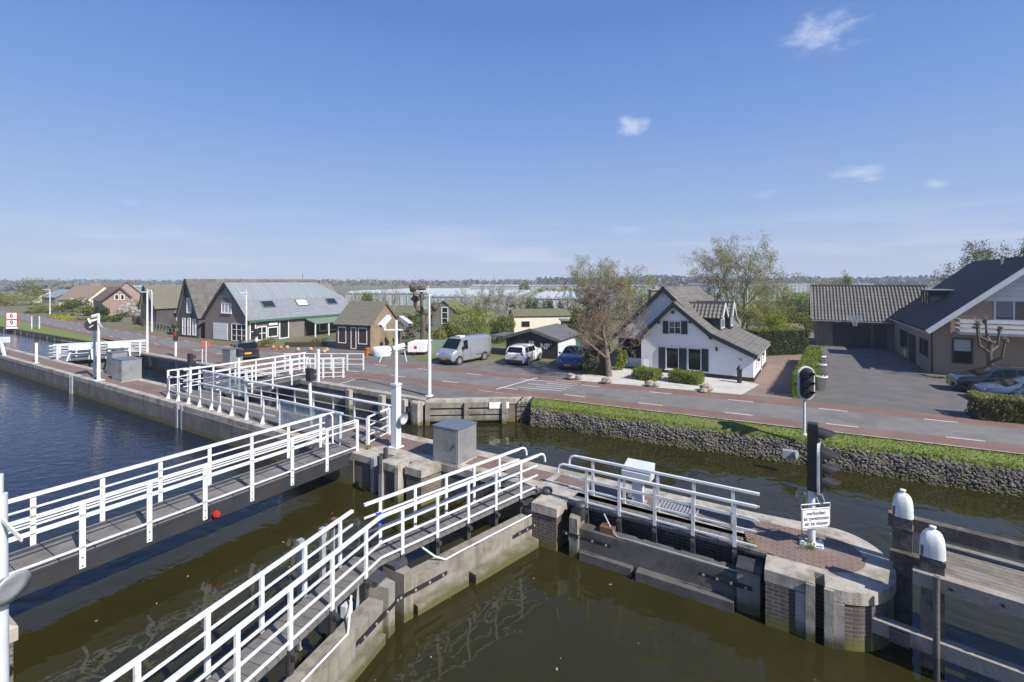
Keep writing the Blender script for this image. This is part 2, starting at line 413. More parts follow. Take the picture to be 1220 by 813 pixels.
def water_mat():
    m, n, l, p = nodes('canal_water')
    P = pos(n)
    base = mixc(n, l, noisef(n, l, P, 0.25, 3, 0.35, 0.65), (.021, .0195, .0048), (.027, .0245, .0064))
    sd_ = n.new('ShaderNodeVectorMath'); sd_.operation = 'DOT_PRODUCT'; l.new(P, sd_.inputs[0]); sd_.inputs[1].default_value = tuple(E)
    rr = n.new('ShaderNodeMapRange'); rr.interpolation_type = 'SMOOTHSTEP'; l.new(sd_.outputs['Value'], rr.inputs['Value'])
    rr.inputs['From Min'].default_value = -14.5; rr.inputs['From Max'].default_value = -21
    base = mixc(n, l, rr.outputs[0], base, (.007, .012, .026))          # dark blue of the reflected sky put into the open reach's base colour
    l.new(base, p.inputs['Base Color'])
    p.inputs['Roughness'].default_value = 0.012
    p.inputs['IOR'].default_value = 1.33
    mp = n.new('ShaderNodeMapping'); mp.inputs['Rotation'].default_value = (0, 0, math.radians(31)); mp.inputs['Scale'].default_value = (1, 2.0, 1)
    l.new(P, mp.inputs['Vector'])
    a = n.new('ShaderNodeTexNoise'); a.inputs['Scale'].default_value = 2.9; a.inputs['Detail'].default_value = 3; a.inputs['Distortion'].default_value = 0.6
    l.new(mp.outputs[0], a.inputs['Vector'])
    b = n.new('ShaderNodeTexNoise'); b.inputs['Scale'].default_value = 1.15; b.inputs['Detail'].default_value = 0.6; b.inputs['Distortion'].default_value = 1.3
    l.new(P, b.inputs['Vector'])
    # breeze: livelier ripples on the open reach than inside the lock
    s = n.new('ShaderNodeVectorMath'); s.operation = 'DOT_PRODUCT'; l.new(P, s.inputs[0]); s.inputs[1].default_value = tuple(E)
    r = n.new('ShaderNodeMapRange'); l.new(s.outputs['Value'], r.inputs['Value'])
    r.inputs['From Min'].default_value = -11; r.inputs['From Max'].default_value = -24
    r.inputs['To Min'].default_value = 0.035; r.inputs['To Max'].default_value = 0.95
    mul = n.new('ShaderNodeMath'); mul.operation = 'MULTIPLY'; l.new(a.outputs['Fac'], mul.inputs[0]); l.new(r.outputs[0], mul.inputs[1])
    add = n.new('ShaderNodeMath'); add.operation = 'ADD'; l.new(mul.outputs[0], add.inputs[0]); l.new(b.outputs['Fac'], add.inputs[1])
    bumpn(n, l, p, add.outputs[0], 0.38, 0.06)
    return m


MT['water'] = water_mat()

# ------------------------------------------------------------------ mesh building
ORG = {}


class MB:
    def __init__(s): s.v = []; s.f = []; s.m = []; s.sm = []

    def add(s, verts, faces, m=0, smooth=False):
        o = len(s.v); s.v.extend([tuple(x) for x in verts])
        for f in faces:
            s.f.append(tuple(i + o for i in f)); s.m.append(m); s.sm.append(smooth)
        return s

    def obox(s, o, a, b, c, m=0):
        o, a, b, c = Vector(o), Vector(a), Vector(b), Vector(c)
        if a.cross(b).dot(c) < 0: a, b = b, a
        V = [o, o + a, o + a + b, o + b, o + c, o + a + c, o + a + b + c, o + b + c]
        return s.add(V, [(3, 2, 1, 0), (4, 5, 6, 7), (0, 1, 5, 4), (1, 2, 6, 5), (2, 3, 7, 6), (3, 0, 4, 7)], m)

    def box(s, c, dx, dy, z0, z1, t=None, m=0):          # centred footprint, t = direction of dx
        t = Vector((1, 0, 0)) if t is None else Vector((t[0], t[1], 0)).normalized()
        q = Vector((-t.y, t.x, 0)); c = Vector((c[0], c[1], 0))
        return s.obox(c - t * dx / 2 - q * dy / 2 + Z * z0, t * dx, q * dy, Z * (z1 - z0), m)

    def bar(s, p0, p1, w, h, m=0, up=Z):
        p0, p1 = Vector(p0), Vector(p1); d = (p1 - p0)
        if d.length < 1e-6: return s
        x = d.cross(up)
        if x.length < 1e-5: x = d.cross(Vector((1, 0, 0)))
        x.normalize(); y = x.cross(d).normalized()
        return s.obox(p0 - x * w / 2 - y * h / 2, d, x * w, y * h, m)

    def tube(s, p0, p1, r0, r1=None, n=8, m=0, caps=True):
        p0, p1 = Vector(p0), Vector(p1); r1 = r0 if r1 is None else r1
        d = (p1 - p0)
        if d.length < 1e-7: return s
        d.normalize()
        x = d.cross(Z if abs(d.z) < .9 else Vector((1, 0, 0))).normalized(); y = d.cross(x)
        V = []
        for p, r in ((p0, r0), (p1, r1)):
            for i in range(n):
                a = 2 * math.pi * i / n
                V.append(p + x * r * math.cos(a) + y * r * math.sin(a))
        Fc = [(i, (i + 1) % n, n + (i + 1) % n, n + i) for i in range(n)]
        s.add(V, Fc, m, n > 4)
        if caps: s.add(V, [tuple(range(n - 1, -1, -1)), tuple(range(n, 2 * n))], m)
        return s

    def path(s, pts, r, n=8, m=0):
        pts = [Vector(p) for p in pts]
        for a, b in zip(pts, pts[1:]): s.tube(a, b, r, n=n, m=m)
        return s

    def quad(s, *p, m=0): return s.add(p, [tuple(range(len(p)))], m)

    def tess(s, pts, m=0):
        pts = [Vector(p) for p in pts]
        t = tessellate_polygon([pts])
        out = []
        for a, b, c in t:
            nz = (pts[b] - pts[a]).cross(pts[c] - pts[a]).z
            out.append((a, b, c) if nz >= 0 else (a, c, b))
        return s.add(pts, out, m)

    def prism(s, poly, z0, z1, m=0, top=True, mtop=None):
        P = [Vector((p[0], p[1], 0)) for p in poly]
        area = sum(a.x * b.y - b.x * a.y for a, b in zip(P, P[1:] + P[:1]))
        if area < 0: P.reverse()
        k = len(P)
        V = [p + Z * z0 for p in P] + [p + Z * z1 for p in P]
        s.add(V, [(i, (i + 1) % k, k + (i + 1) % k, k + i) for i in range(k)], m)
        if top: s.tess([p + Z * z1 for p in P], m if mtop is None else mtop)
        return s

    def lathe(s, prof, c, n=14, m=0, smooth=True):
        c = Vector(c); V = []
        for r, z in prof:
            for i in range(n):
                a = 2 * math.pi * i / n; V.append(c + Vector((r * math.cos(a), r * math.sin(a), z)))
        Fc = []
        for j in range(len(prof) - 1):
            for i in range(n):
                Fc.append((j * n + i, j * n + (i + 1) % n, (j + 1) * n + (i + 1) % n, (j + 1) * n + i))
        return s.add(V, Fc, m, smooth)

    def disc(s, c, nrm, r, th, n=20, m=0):
        c = Vector(c); nrm = Vector(nrm).normalized()
        return s.tube(c - nrm * th / 2, c + nrm * th / 2, r, n=n, m=m)

    def build(s, name, mats, parent=None, org=None):
        if not isinstance(mats, (list, tuple)): mats = [mats]
        mats = [MT[x] if isinstance(x, str) else x for x in mats]
        if parent is not None: o = ORG[parent.name]
        else: o = Vector(org) if org is not None else Vector((0, 0, 0))
        me = bpy.data.meshes.new(name)
        if not s.v: s.v = [(0, 0, 0)]
        me.from_pydata([(x[0] - o.x, x[1] - o.y, x[2] - o.z) for x in s.v], [], s.f)
        for mt in mats: me.materials.append(mt)
        if s.f:
            me.polygons.foreach_set('material_index', s.m)
            me.polygons.foreach_set('use_smooth', s.sm)
            uvl = me.uv_layers.new(name='UVMap').data
            buf = np.zeros(len(me.loops) * 2, dtype=np.float32)
            V = s.v; i = 0
            for f in s.f:
                a, b, c = V[f[0]], V[f[1]], V[f[2]]
                e1 = (b[0] - a[0], b[1] - a[1], b[2] - a[2]); e2 = (c[0] - a[0], c[1] - a[1], c[2] - a[2])
                nx = e1[1] * e2[2] - e1[2] * e2[1]; ny = e1[2] * e2[0] - e1[0] * e2[2]; nz = e1[0] * e2[1] - e1[1] * e2[0]
                L = math.sqrt(nx * nx + ny * ny + nz * nz) or 1
                nx /= L; ny /= L; nz /= L
                h = math.hypot(nx, ny)
                if h < 0.25: T = s.flat_t; B = (-T[1], T[0], 0)
                else:
                    T = (-ny / h, nx / h, 0); B = (-nz * T[1], nz * T[0], nx * T[1] - ny * T[0])
                for j in f:
                    p = V[j]
                    buf[i] = p[0] * T[0] + p[1] * T[1]; buf[i + 1] = p[0] * B[0] + p[1] * B[1] + p[2] * B[2]; i += 2
            uvl.foreach_set('uv', buf)
        ob = bpy.data.objects.new(name, me)
        col.objects.link(ob)
        if parent is not None: ob.parent = parent
        else: ob.location = o
        ORG[ob.name] = o
        return ob

    flat_t = (1, 0, 0)


def along(t):                                    # a builder whose flat faces take their UV along t
    b = MB(); t = Vector((t[0], t[1], 0)).normalized(); b.flat_t = (t.x, t.y, 0)
    return b


def tag(o, label, cat, group=None):
    o['label'] = label; o['category'] = cat
    if group: o['group'] = group
    return o


def thing(name, label, cat, loc, group=None):
    o = bpy.data.objects.new(name, None)
    o.empty_display_size = 0.3
    col.objects.link(o); o.location = Vector(loc)
    ORG[o.name] = Vector(loc)
    return tag(o, label, cat, group)


def solo(mb, name, mats, label, cat, org, group=None):
    return tag(mb.build(name, mats, None, org), label, cat, group)


def structure(mb, name, mats):
    o = mb.build(name, mats); o['kind'] = 'structure'; return o


def text_part(name, body, size, mat, parent, origin, xdir, ydir, extr=0.003, align='CENTER', spacing=1.0):
    cu = bpy.data.curves.new(name, 'FONT'); cu.body = body; cu.size = size; cu.extrude = extr
    cu.align_x = align; cu.align_y = 'CENTER'; cu.space_line = spacing; cu.resolution_u = 2; cu.offset = size * .012
    tmp = bpy.data.objects.new(name + '_curve', cu); col.objects.link(tmp)
    dg = bpy.context.evaluated_depsgraph_get()
    me = bpy.data.meshes.new_from_object(tmp.evaluated_get(dg))
    bpy.data.objects.remove(tmp)
    x, y = Vector(xdir).normalized(), Vector(ydir).normalized(); zz = x.cross(y)
    mat4 = Matrix(((x.x, y.x, zz.x, 0), (x.y, y.y, zz.y, 0), (x.z, y.z, zz.z, 0), (0, 0, 0, 1)))
    me.transform(Matrix.Translation(Vector(origin) - ORG[parent.name]) @ mat4)
    me.materials.clear(); me.materials.append(MT[mat])
    ob = bpy.data.objects.new(name, me); col.objects.link(ob); ob.parent = parent; ORG[ob.name] = ORG[parent.name]
    return ob

# ------------------------------------------------------------------ ground, water, road
WL = -1.15
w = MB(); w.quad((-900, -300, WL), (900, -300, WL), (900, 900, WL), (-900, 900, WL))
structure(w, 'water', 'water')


def spline(pts, k=8):
    pts = [Vector((p[0], p[1], 0)) for p in pts]; out = []
    ex = [pts[0] * 2 - pts[1]] + pts + [pts[-1] * 2 - pts[-2]]
    for i in range(1, len(ex) - 2):
        a, b, c, d = ex[i - 1:i + 3]
        for j in range(k):
            t = j / k
            out.append(0.5 * ((2 * b) + (c - a) * t + (2 * a - 5 * b + 4 * c - d) * t * t + (3 * b - a - 3 * c + d) * t ** 3))
    out.append(pts[-1]); return out


ROAD = spline([(110, -24.4), (70, -4.0), (21.9, 20.2), (9, 26.6), (.37, 30.9), (-12.4, 37.3), (-27, 46.0), (-43.8, 57), (-69.9, 75.5), (-98, 95), (-150, 131), (-320, 250)])


def off(line, d):                                # offset towards the canal by d
    out = []
    for i, p in enumerate(line):
        t = (line[min(i + 1, len(line) - 1)] - line[max(i - 1, 0)]).normalized()
        out.append(p + Vector((-t.y, t.x, 0)) * d)
    return out


def ribbon(mb, line, d0, d1, z, m=0):
    a, b = off(line, d0), off(line, d1)
    for i in range(len(line) - 1):
        mb.quad(a[i] + Z * z, a[i + 1] + Z * z, b[i + 1] + Z * z, b[i] + Z * z, m=m)


RW = 5.0
near = off(ROAD, RW)                             # road edge beside the canal
# the canal edge of the land: left bank, quay, then the road verge on the right
quay = [LK(-54, 18.75), LK(-50, 18.0), LK(-40, 17.9), LK(-23, 18.2), LK(-17.1, 18.3), LK(-16.4, 18.3), LK(-12.0, 21.45)]
edge_right = [p for p in near if p.x > 1.6]
edge_right.reverse()
edge = [LK(-700, 18.75), LK(-120, 18.75)] + quay + edge_right
poly = edge + [Vector((900, -300, 0)), Vector((3500, -300, 0)), Vector((3500, 4500, 0)), Vector((-3500, 4500, 0)), Vector((-3500, 1500, 0))]
g = MB(); g.tess(poly); structure(g, 'ground', 'field')
g = MB(); g.tess([LK(-700, 1.6), LK(60, 1.6), LK(60, -300), LK(-700, -300)])
g.quad(LK(-700, 1.6), LK(60, 1.6), LK(60, 1.6, -3), LK(-700, 1.6, -3)); structure(g, 'lock_bank', 'concrete')

# grass verge sloping to the stone bank
sl = MB(); st = MB()
ERv = [LK(-12.0, 21.45)] + edge_right
rng = random.Random(3)
cols_ = []
L_ = 0
pts = []
for a, b in zip(ERv, ERv[1:]):
    n_ = max(1, int((b - a).length / 0.22))
    if a.x > 45: n_ = max(1, int((b - a).length / 2))
    for j in range(n_): pts.append(a.lerp(b, j / n_))
pts.append(ERv[-1])


def h3(x, y, z):
    from mathutils import noise as nz
    return nz.fractal(Vector((x, y, z)), 1.0, 2.0, 4)


def nrm_at(i):
    t = (pts[min(i + 3, len(pts) - 1)] - pts[max(i - 3, 0)]).normalized()
    return Vector((t.y, -t.x, 0))                # towards the canal


rowsV = []
for i, p in enumerate(pts):
    q = nrm_at(i)
    k = min(1, i / 12)
    row = []
    for d, z in ((-.02, .003), (.22, -.05), (.42 + .18 * k, -.20), (.58 + .25 * k, -.36)):
        row.append(p + q * (d + .05 * h3(p.x * 1.3, p.y * 1.3, d)) + Z * (z + (.03 * h3(p.x * .9, p.y * .9, d * 2) if d > .1 else 0)))
    d0 = .58 + .25 * k
    for j in range(1, 9):
        t = j / 8
        d = d0 + t * .36
        bump_ = .10 * h3(p.x * 1.3, p.y * 1.3, t * 2.0) + .06 * abs(h3(p.x * 6.1 + 9, p.y * 6.1, t * 7))
        row.append(p + q * (d + bump_) + Z * (-.36 - t * 1.25))
    rowsV.append(row)
for a, b in zip(rowsV, rowsV[1:]):
    for j in range(3): sl.quad(a[j], a[j + 1], b[j + 1], b[j])
vv = []; nr = 9
for r in rowsV: vv += r[3:]
st.add(vv, [(i * nr + j, i * nr + j + 1, (i + 1) * nr + j + 1, (i + 1) * nr + j) for i in range(len(rowsV) - 1) for j in range(nr - 1)])
structure(sl, 'verge', 'grass')
bank = MB(); bank.v, bank.f, bank.m, bank.sm = st.v, st.f, st.m, st.sm
# loose stones set into the bank
r2 = random.Random(5)


def stone(mb, c, r, rnd, m=0):
    V = []; n = 6
    for j, (rr, zz) in enumerate(((.55, -.55), (1, -.1), (.8, .45), (.25, .65))):
        for i in range(n):
            a = 2 * math.pi * (i + .3 * j) / n; k = rnd.uniform(.75, 1.2)
            V.append(c + Vector((math.cos(a) * rr * r * k, math.sin(a) * rr * r * k, zz * r * rnd.uniform(.8, 1.1))))
    Fc = [(j * n + i, j * n + (i + 1) % n, (j + 1) * n + (i + 1) % n, (j + 1) * n + i) for j in range(3) for i in range(n)] + [tuple(range(3 * n, 4 * n))]
    mb.add(V, Fc, m)


acc_ = 0
for i in range(len(rowsV) - 1):
    if pts[i].x > 30: break
    far_ = pts[i].x > 19.5
    for t_ in np.arange(3.0, 10.3, .50 if not far_ else .9):
        for f_ in ((.0, .33, .66) if not far_ else (.0, .5)):
            j = min(t_ + r2.uniform(-.3, .3) + (.39 if (i + int(f_ * 2)) % 2 else 0), 10.4); a = int(j)
            p = rowsV[i][a].lerp(rowsV[i][a + 1], j - a).lerp(rowsV[i + 1][a].lerp(rowsV[i + 1][a + 1], j - a), f_ + r2.uniform(0, .3))
            stone(bank, p, r2.uniform(.034, .072) * (1.3 if r2.random() < .12 else 1), r2, 1)
solo(bank, 'stone_bank', ['rubblebed', 'rubble'], 'long grey rubble stone bank below the grass verge beside the road', 'stone wall', pts[40])

# grass blades on the verge and the far bank
gb = MB()
for i in range(len(pts) - 1):
    if pts[i].x > 24: break
    q = nrm_at(i)
    for _ in range(110):
        j = r2.uniform(0.1, 3.05); a = min(int(j), 2); p = rowsV[i][a].lerp(rowsV[i][a + 1], j - a).lerp(rowsV[i + 1][a].lerp(rowsV[i + 1][a + 1], j - a), r2.random())
        hh = r2.uniform(.025, .07) * (1.6 if j > 2.3 else .8); t = r2.uniform(0, 6.3); wv = Vector((math.cos(t), math.sin(t), 0))
        gb.add([p - wv * .018, p + wv * .018, p + Z * hh + Vector((r2.uniform(-.05, .05), r2.uniform(-.05, .05), 0))], [(0, 1, 2)])
go = gb.build('grass', 'blade'); go['kind'] = 'stuff'; go['label'] = 'short green grass on the canal verge'

# left canal bank: grass strip with low dark sheet wall
lb = MB()
lb.tess([LK(-120, 18.77, .004), LK(-54.3, 18.77, .004), LK(-50.2, 18.1, .004)] + [p + Z * .004 for p in near if -118 < p.x < -38])
structure(lb, 'canal_bank', 'grass')
bk = MB()
for s0 in np.arange(-130, -54, 2.4):
    bk.obox(LK(s0, 18.63, -2), E * 2.38, N * .12, Z * 1.97)
    bk.obox(LK(s0 + 1.1, 18.53, -2), E * .14, N * .10, Z * 1.82)
solo(bk, 'bank_wall', 'wooddark', 'low dark timber bank wall under the grass on the far left canal', 'bank wall', LK(-60, 18.6, -1.2))
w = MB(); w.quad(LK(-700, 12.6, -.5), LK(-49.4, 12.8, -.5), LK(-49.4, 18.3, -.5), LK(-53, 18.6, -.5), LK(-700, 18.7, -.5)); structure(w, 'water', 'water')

# road surfaces
r = MB(); ribbon(r, ROAD, 1.15, RW - 1.15, .012); structure(r, 'road', 'asphalt')
r = MB(); ribbon(r, ROAD, 0, 1.146, .012); ribbon(r, ROAD, RW - 1.146, RW, .012); structure(r, 'cycle_lane', 'redlane')
r = MB()
leng = 0
for dd in (1.15, RW - 1.15):
    ln = off(ROAD, dd); acc = 0.0
    for a, b in zip(ln, ln[1:]):
        seg = (b - a); nstep = max(1, int(seg.length / .25)); t = seg.normalized(); q = Vector((-t.y, t.x, 0)) * .05
        j = 0
        x = 0.0
        while x < seg.length:
            ph = (acc + x) % 3.9
            run = min(1.15 - ph if ph < 1.15 else 3.9 - ph, seg.length - x)
            if ph < 1.15 and run > .02:
                p0, p1 = a + t * x, a + t * (x + run)
                if p0.x < 60: r.quad(p0 - q + Z * .017, p1 - q + Z * .017, p1 + q + Z * .017, p0 + q + Z * .017)
            x += max(run, .01)
        acc += seg.length
structure(r, 'road_marking', 'line')
r = MB(); ribbon(r, [p for p in ROAD if p.x > -1], RW - .02, RW + .09, .02)
structure(r, 'kerb', 'concrete')


def sheet(name, pix, z, mat, t=None):
    b = along(t) if t is not None else MB()
    b.tess([G(u, v, z) if not isinstance(u, Vector) else u for u, v in pix]); return structure(b, name, mat)


RD = Vector((.895, -.4457, 0))
# quay paving between road and canal
nq = [p for p in near if -46 < p.x < 1.7]
b = along(E); b.tess([p + Z * .004 for p in quay[1:]] + [p + Z * .004 for p in near if -46.5 < p.x < 1.7]); structure(b, 'quay_pavement', 'quaypave')
sheet('parking_strip', [(417, 452), (470, 457), (545, 465), (588, 470), (573, 474.6), (520, 473.5), (455, 467), (398, 457)], .010, 'lotasphalt')
sheet('parking_strip', [(60, 404), (130, 412), (205, 424), (262, 432), (330, 440), (300, 446), (215, 430), (130, 416)], .010, 'lotasphalt')
for q_ in ([(470, 452), (505, 455.5), (500, 459.5), (466, 456)], [(388, 446), (415, 449.5), (408, 453), (384, 449.5)], [(700, 468), (722, 470.4), (718, 473.6), (696, 471)], [(1010, 498), (1050, 502), (1044, 507), (1004, 502.6)]):
    sheet('road_patch', q_, .0145, 'lotasphalt')
# hatched marking near the quay ladder
hm = MB()


def stripe(a, b_, wd, z=.022):
    a, b_ = Vector((a.x, a.y, 0)), Vector((b_.x, b_.y, 0)); d = (b_ - a).normalized(); q = Vector((-d.y, d.x, 0)) * wd / 2
    hm.quad(a - q + Z * z, b_ - q + Z * z, b_ + q + Z * z, a + q + Z * z)


stripe(G(591, 464.5), G(641, 450.3), .12)
stripe(G(399, 459.5), G(424, 452.5), .10)
for i in range(8):
    t = i / 7
    A, B = G(593, 465.5).lerp(G(641, 451.2), t), G(660, 471).lerp(G(692, 456.5), t)
    if i > 1: stripe(A.lerp(B, .12 + .3 * (i % 2)), B, .09)
structure(hm, 'hatched_marking', 'line')
# far side: parking lot, white gravel garden, brick path, driveway
fr = lambda x: min((p for p in ROAD), key=lambda p: abs(p.x - x))
sheet('parking_lot', [(421, 428.6), (500, 435.6), (560, 441.3), (620, 448), (690, 455.2), (693, 443), (660, 433.5), (600, 430), (560, 433), (500, 431), (484, 422), (440, 424)], .004, 'lotasphalt')
sheet('parking_lot', [(402, 426.5), (421, 428.4), (440, 424), (484, 420), (478, 414), (395, 413), (300, 414), (245, 410), (236, 407)], .006, 'lotasphalt')
sheet('gravel_garden', [(676, 453.2), (740, 458), (800, 463.4), (855, 468), (884, 470.4), (905, 458), (884, 454), (764, 441), (722, 438), (700, 444), (690, 449)], .008, 'gravel')
sheet('garden_path', [(880, 470), (944, 476.2), (945, 455), (972, 427), (966, 418), (910, 418), (910, 433), (899, 454.5)], .005, 'pathbrick', RD)
sheet('driveway', [(944, 476), (1000, 481.5), (1090, 490.5), (1222, 503.5), (1222, 470), (1180, 462), (1105, 447), (1060, 413), (975, 413), (976, 430)], .006, 'drive', RD)

# ------------------------------------------------------------------ the lock island
out = [(-140, 11.3), (-40.4, 11.35), (-40.4, 11.7), (-40.1, 11.7), (-40.1, 11.35), (-26.25, 11.4), (-26.25, 11.75), (-25.85, 11.75), (-25.85, 11.4),
       (-13.45, 11.4), (-12.5, 11.4), (-12.5, 12.0), (-12.1, 12.0), (-12.1, 11.32), (-11.35, 11.32), (-11.35, 11.85), (-11.1, 11.85), (-11.1, 11.45),
       (-10.45, 11.45), (-10.3, 12.25), (-6.35, 12.3), (-6.35, 11.4), (-5.65, 11.4), (-5.6, 12.4), (-1.25, 12.45), (-1.2, 12.2), (-.72, 12.2), (-.72, 11.3),
       (.09, 11.28), (.09, 11.75), (.34, 11.75), (.34, 11.28)]
for i in range(29):
    a = -math.pi / 2 + (math.pi - .15) * i / 28
    out.append((.45 + 1.08 * math.cos(a), 12.62 + (1.33 if i < 14 else 1.33 + .07 * min(1, (i - 14) / 6)) * math.sin(a)))
out += [(-1.2, 13.88), (-16, 13.85), (-25, 13.35), (-46, 13.0), (-140, 12.9)]


def offpoly(P, d):
    P = [Vector((p[0], p[1], 0)) for p in P]; k = len(P); res = []
    for i in range(k):
        a, b_, c = P[i - 1], P[i], P[(i + 1) % k]
        n1 = Vector(((b_ - a).y, -(b_ - a).x, 0)).normalized(); n2 = Vector(((c - b_).y, -(c - b_).x, 0)).normalized()
        m = (n1 + n2)
        m = m / max(.35, (1 + n1.dot(n2)))
        res.append((b_ + m * d))
    return res


lockwall = thing('lock_wall', 'long brick and concrete lock island wall with pale coping and rounded end', 'lock wall', LK(-6, 12.6, -.5))
CT = -.24
b = along(E); b.prism([LK(*p) for p in out], -3, CT); b.build('brickwork', 'lockbrick', lockwall)
o2 = offpoly(out, .035)
b = along(E); b.prism([LK(p.x, p.y) for p in o2], CT, 0); b.build('coping', 'concrete', lockwall)
# old block facing on the long straight part
b = along(E)
for s0, s1 in ((-140, -40.45), (-40.05, -26.3), (-25.8, -13.5)):
    b.obox(LK(s0, 11.37, -3), E * (s1 - s0), N * -.045, Z * (3 + CT - .004))
b.build('facing', 'lockwall', lockwall)
# steel edge plates at the stop-log slots
for s0, n0 in ((-40.42, 11.28), (-40.08, 11.28), (-26.28, 11.33), (-25.83, 11.33), (-12.53, 11.33), (-12.07, 11.25), (-11.33, 11.25), (.06, 11.22), (.37, 11.22)):
    b = MB(); b.box(LK(s0, n0 + .15), .16, .34, -3, .012 if s0 < -11.4 else -.02, E); b.build('slot_plate', 'galv' if s0 < -11.4 else 'concrete', lockwall)
for s0, n0 in ((-12.36, 11.75), (-11.95, 11.1)):
    b = MB(); b.box(LK(s0, n0), .1, .12, -.3, .28, E); b.build('slot_post', 'steel', lockwall)
# stone dressings on the rounded end
for s0, s1 in ((-.735, -.30), (-.2, .085), (.345, .62)):
    b = along(E); b.obox(LK(s0, 11.30, -3), E * (s1 - s0), N * -.05, Z * (3 + CT - .02)); b.build('stone_dressing' if s0 > -.5 else 'brick_pier', 'stone' if s0 > -.5 else 'lockbrick', lockwall)
# brick paving on the island
pv = along(E)
def pvp(P): pv.tess([LK(s, n, .005) for s, n in P])
pvp([(-139, 11.62), (-40.5, 11.65), (-40.45, 11.78), (-40.05, 11.78), (-40, 11.65), (-26.4, 11.68), (-26.3, 11.82), (-25.8, 11.82), (-25.75, 11.68), (-13.9, 11.7), (-13.2, 12.45), (-10.6, 12.62), (-6.75, 12.7), (-6.7, 13.45), (-16, 13.45), (-25, 13.0), (-46, 12.65), (-139, 12.55)])
pvp([(-4.4, 12.8), (-1.3, 12.75), (-1.1, 12.05), (-.5, 11.93)] + [(.35 + .72 * math.cos(a_), 12.72 + .8 * math.sin(a_)) for a_ in [-1.45 + 2.9 * i / 16 for i in range(17)]] + [(-.3, 13.5), (-4.6, 13.47), (-6.5, 13.47), (-6.5, 12.95)])
structure(pv, 'pavement', 'klinker')
pl = MB()
for i in range(12):
    s0 = -3.35 + i * .085
    pl.box(LK(s0, 13.02), .045, .5, .006, .035, E)
solo(pl, 'floor_grating', 'galv', 'small steel floor grating beside the grey control box on the island', 'grating', LK(-2.9, 13.0, .0))
for s0 in (-3.55, -1.75):
    pass

# quay wall on the road side
qw = thing('quay_wall', 'weathered concrete quay wall on the road side of the back channel', 'quay wall', quay[4])
b = along(E)
for a, c in zip(quay, quay[1:]):
    b.quad(a + Z * -.2, c + Z * -.2, c - Z * 3, a - Z * 3)
b.build('face', 'lockwall', qw)
b = along(E)
for a, c in zip(quay, quay[1:]):
    d = (c - a).normalized(); q = Vector((-d.y, d.x, 0))
    b.obox(a - q * .05 - Z * .22, d * (c - a).length, q * .42, Z * (.22 + .025))
b.build('coping', 'concrete', qw)
for s0 in (-46, -41.5, -37, -29.5, -21.8, -19.2, -17.6, -16.9):
    b = MB(); b.box(LK(s0, 18.0), .3, .26, -3, -.03, E); b.build('pilaster', 'concrete', qw)
b = MB(); b.box(LK(-16.55, 17.9), .4, .5, -3, -.02, E); b.build('pilaster', 'concrete', qw)
d = (quay[6] - quay[5]).normalized(); q = Vector((d.y, -d.x, 0))
fend = thing('timber_fender', 'weathered horizontal timber fender on posts along the angled quay corner', 'fender', quay[5] + q * .2)
for z0 in (-.34, -.68, -1.0):
    b = MB(); b.obox(quay[5] + d * .15 + q * .08 + Z * z0, d * 4.0, q * .14, Z * .24); b.build('fender_beam', 'woodface', fend)
for x in (.12, 2.05, 3.95):
    b = MB(); b.box(quay[5] + d * x + q * .3, .22, .16, -2.5, -.06, d); b.build('fender_post', 'woodface', fend)
b = MB(); b.obox(quay[5] + d * 3.2 + q * .245 - Z * .40, d * 1.0, q * .02, Z * .32)
sg = solo(b, 'quay_sign', 'signwhite', 'blank looking white name board fixed on the timber fender', 'sign', quay[5] + d * 3.7 + q * .25 - Z * .2)
# ladder
ld = thing('quay_ladder', 'black steel ladder down the quay wall beside the stone bank', 'ladder', G(628, 476))
p0, p1 = G(621.5, 476.2), G(634.5, 475.8); qn = Vector((-.3, -1, 0)).normalized() * .12
for p in (p0, p1):
    b = MB(); b.bar(p + qn + Z * .06, p + qn - Z * 1.5, .045, .045); b.bar(p + qn + Z * .06, p - qn * 2 + Z * .06, .045, .045); b.build('stile', 'black', ld)
for i in range(5):
    b = MB(); b.tube(p0 + qn - Z * (.12 + i * .24), p1 + qn - Z * (.12 + i * .24), .018, n=6); b.build('rung', 'black', ld)


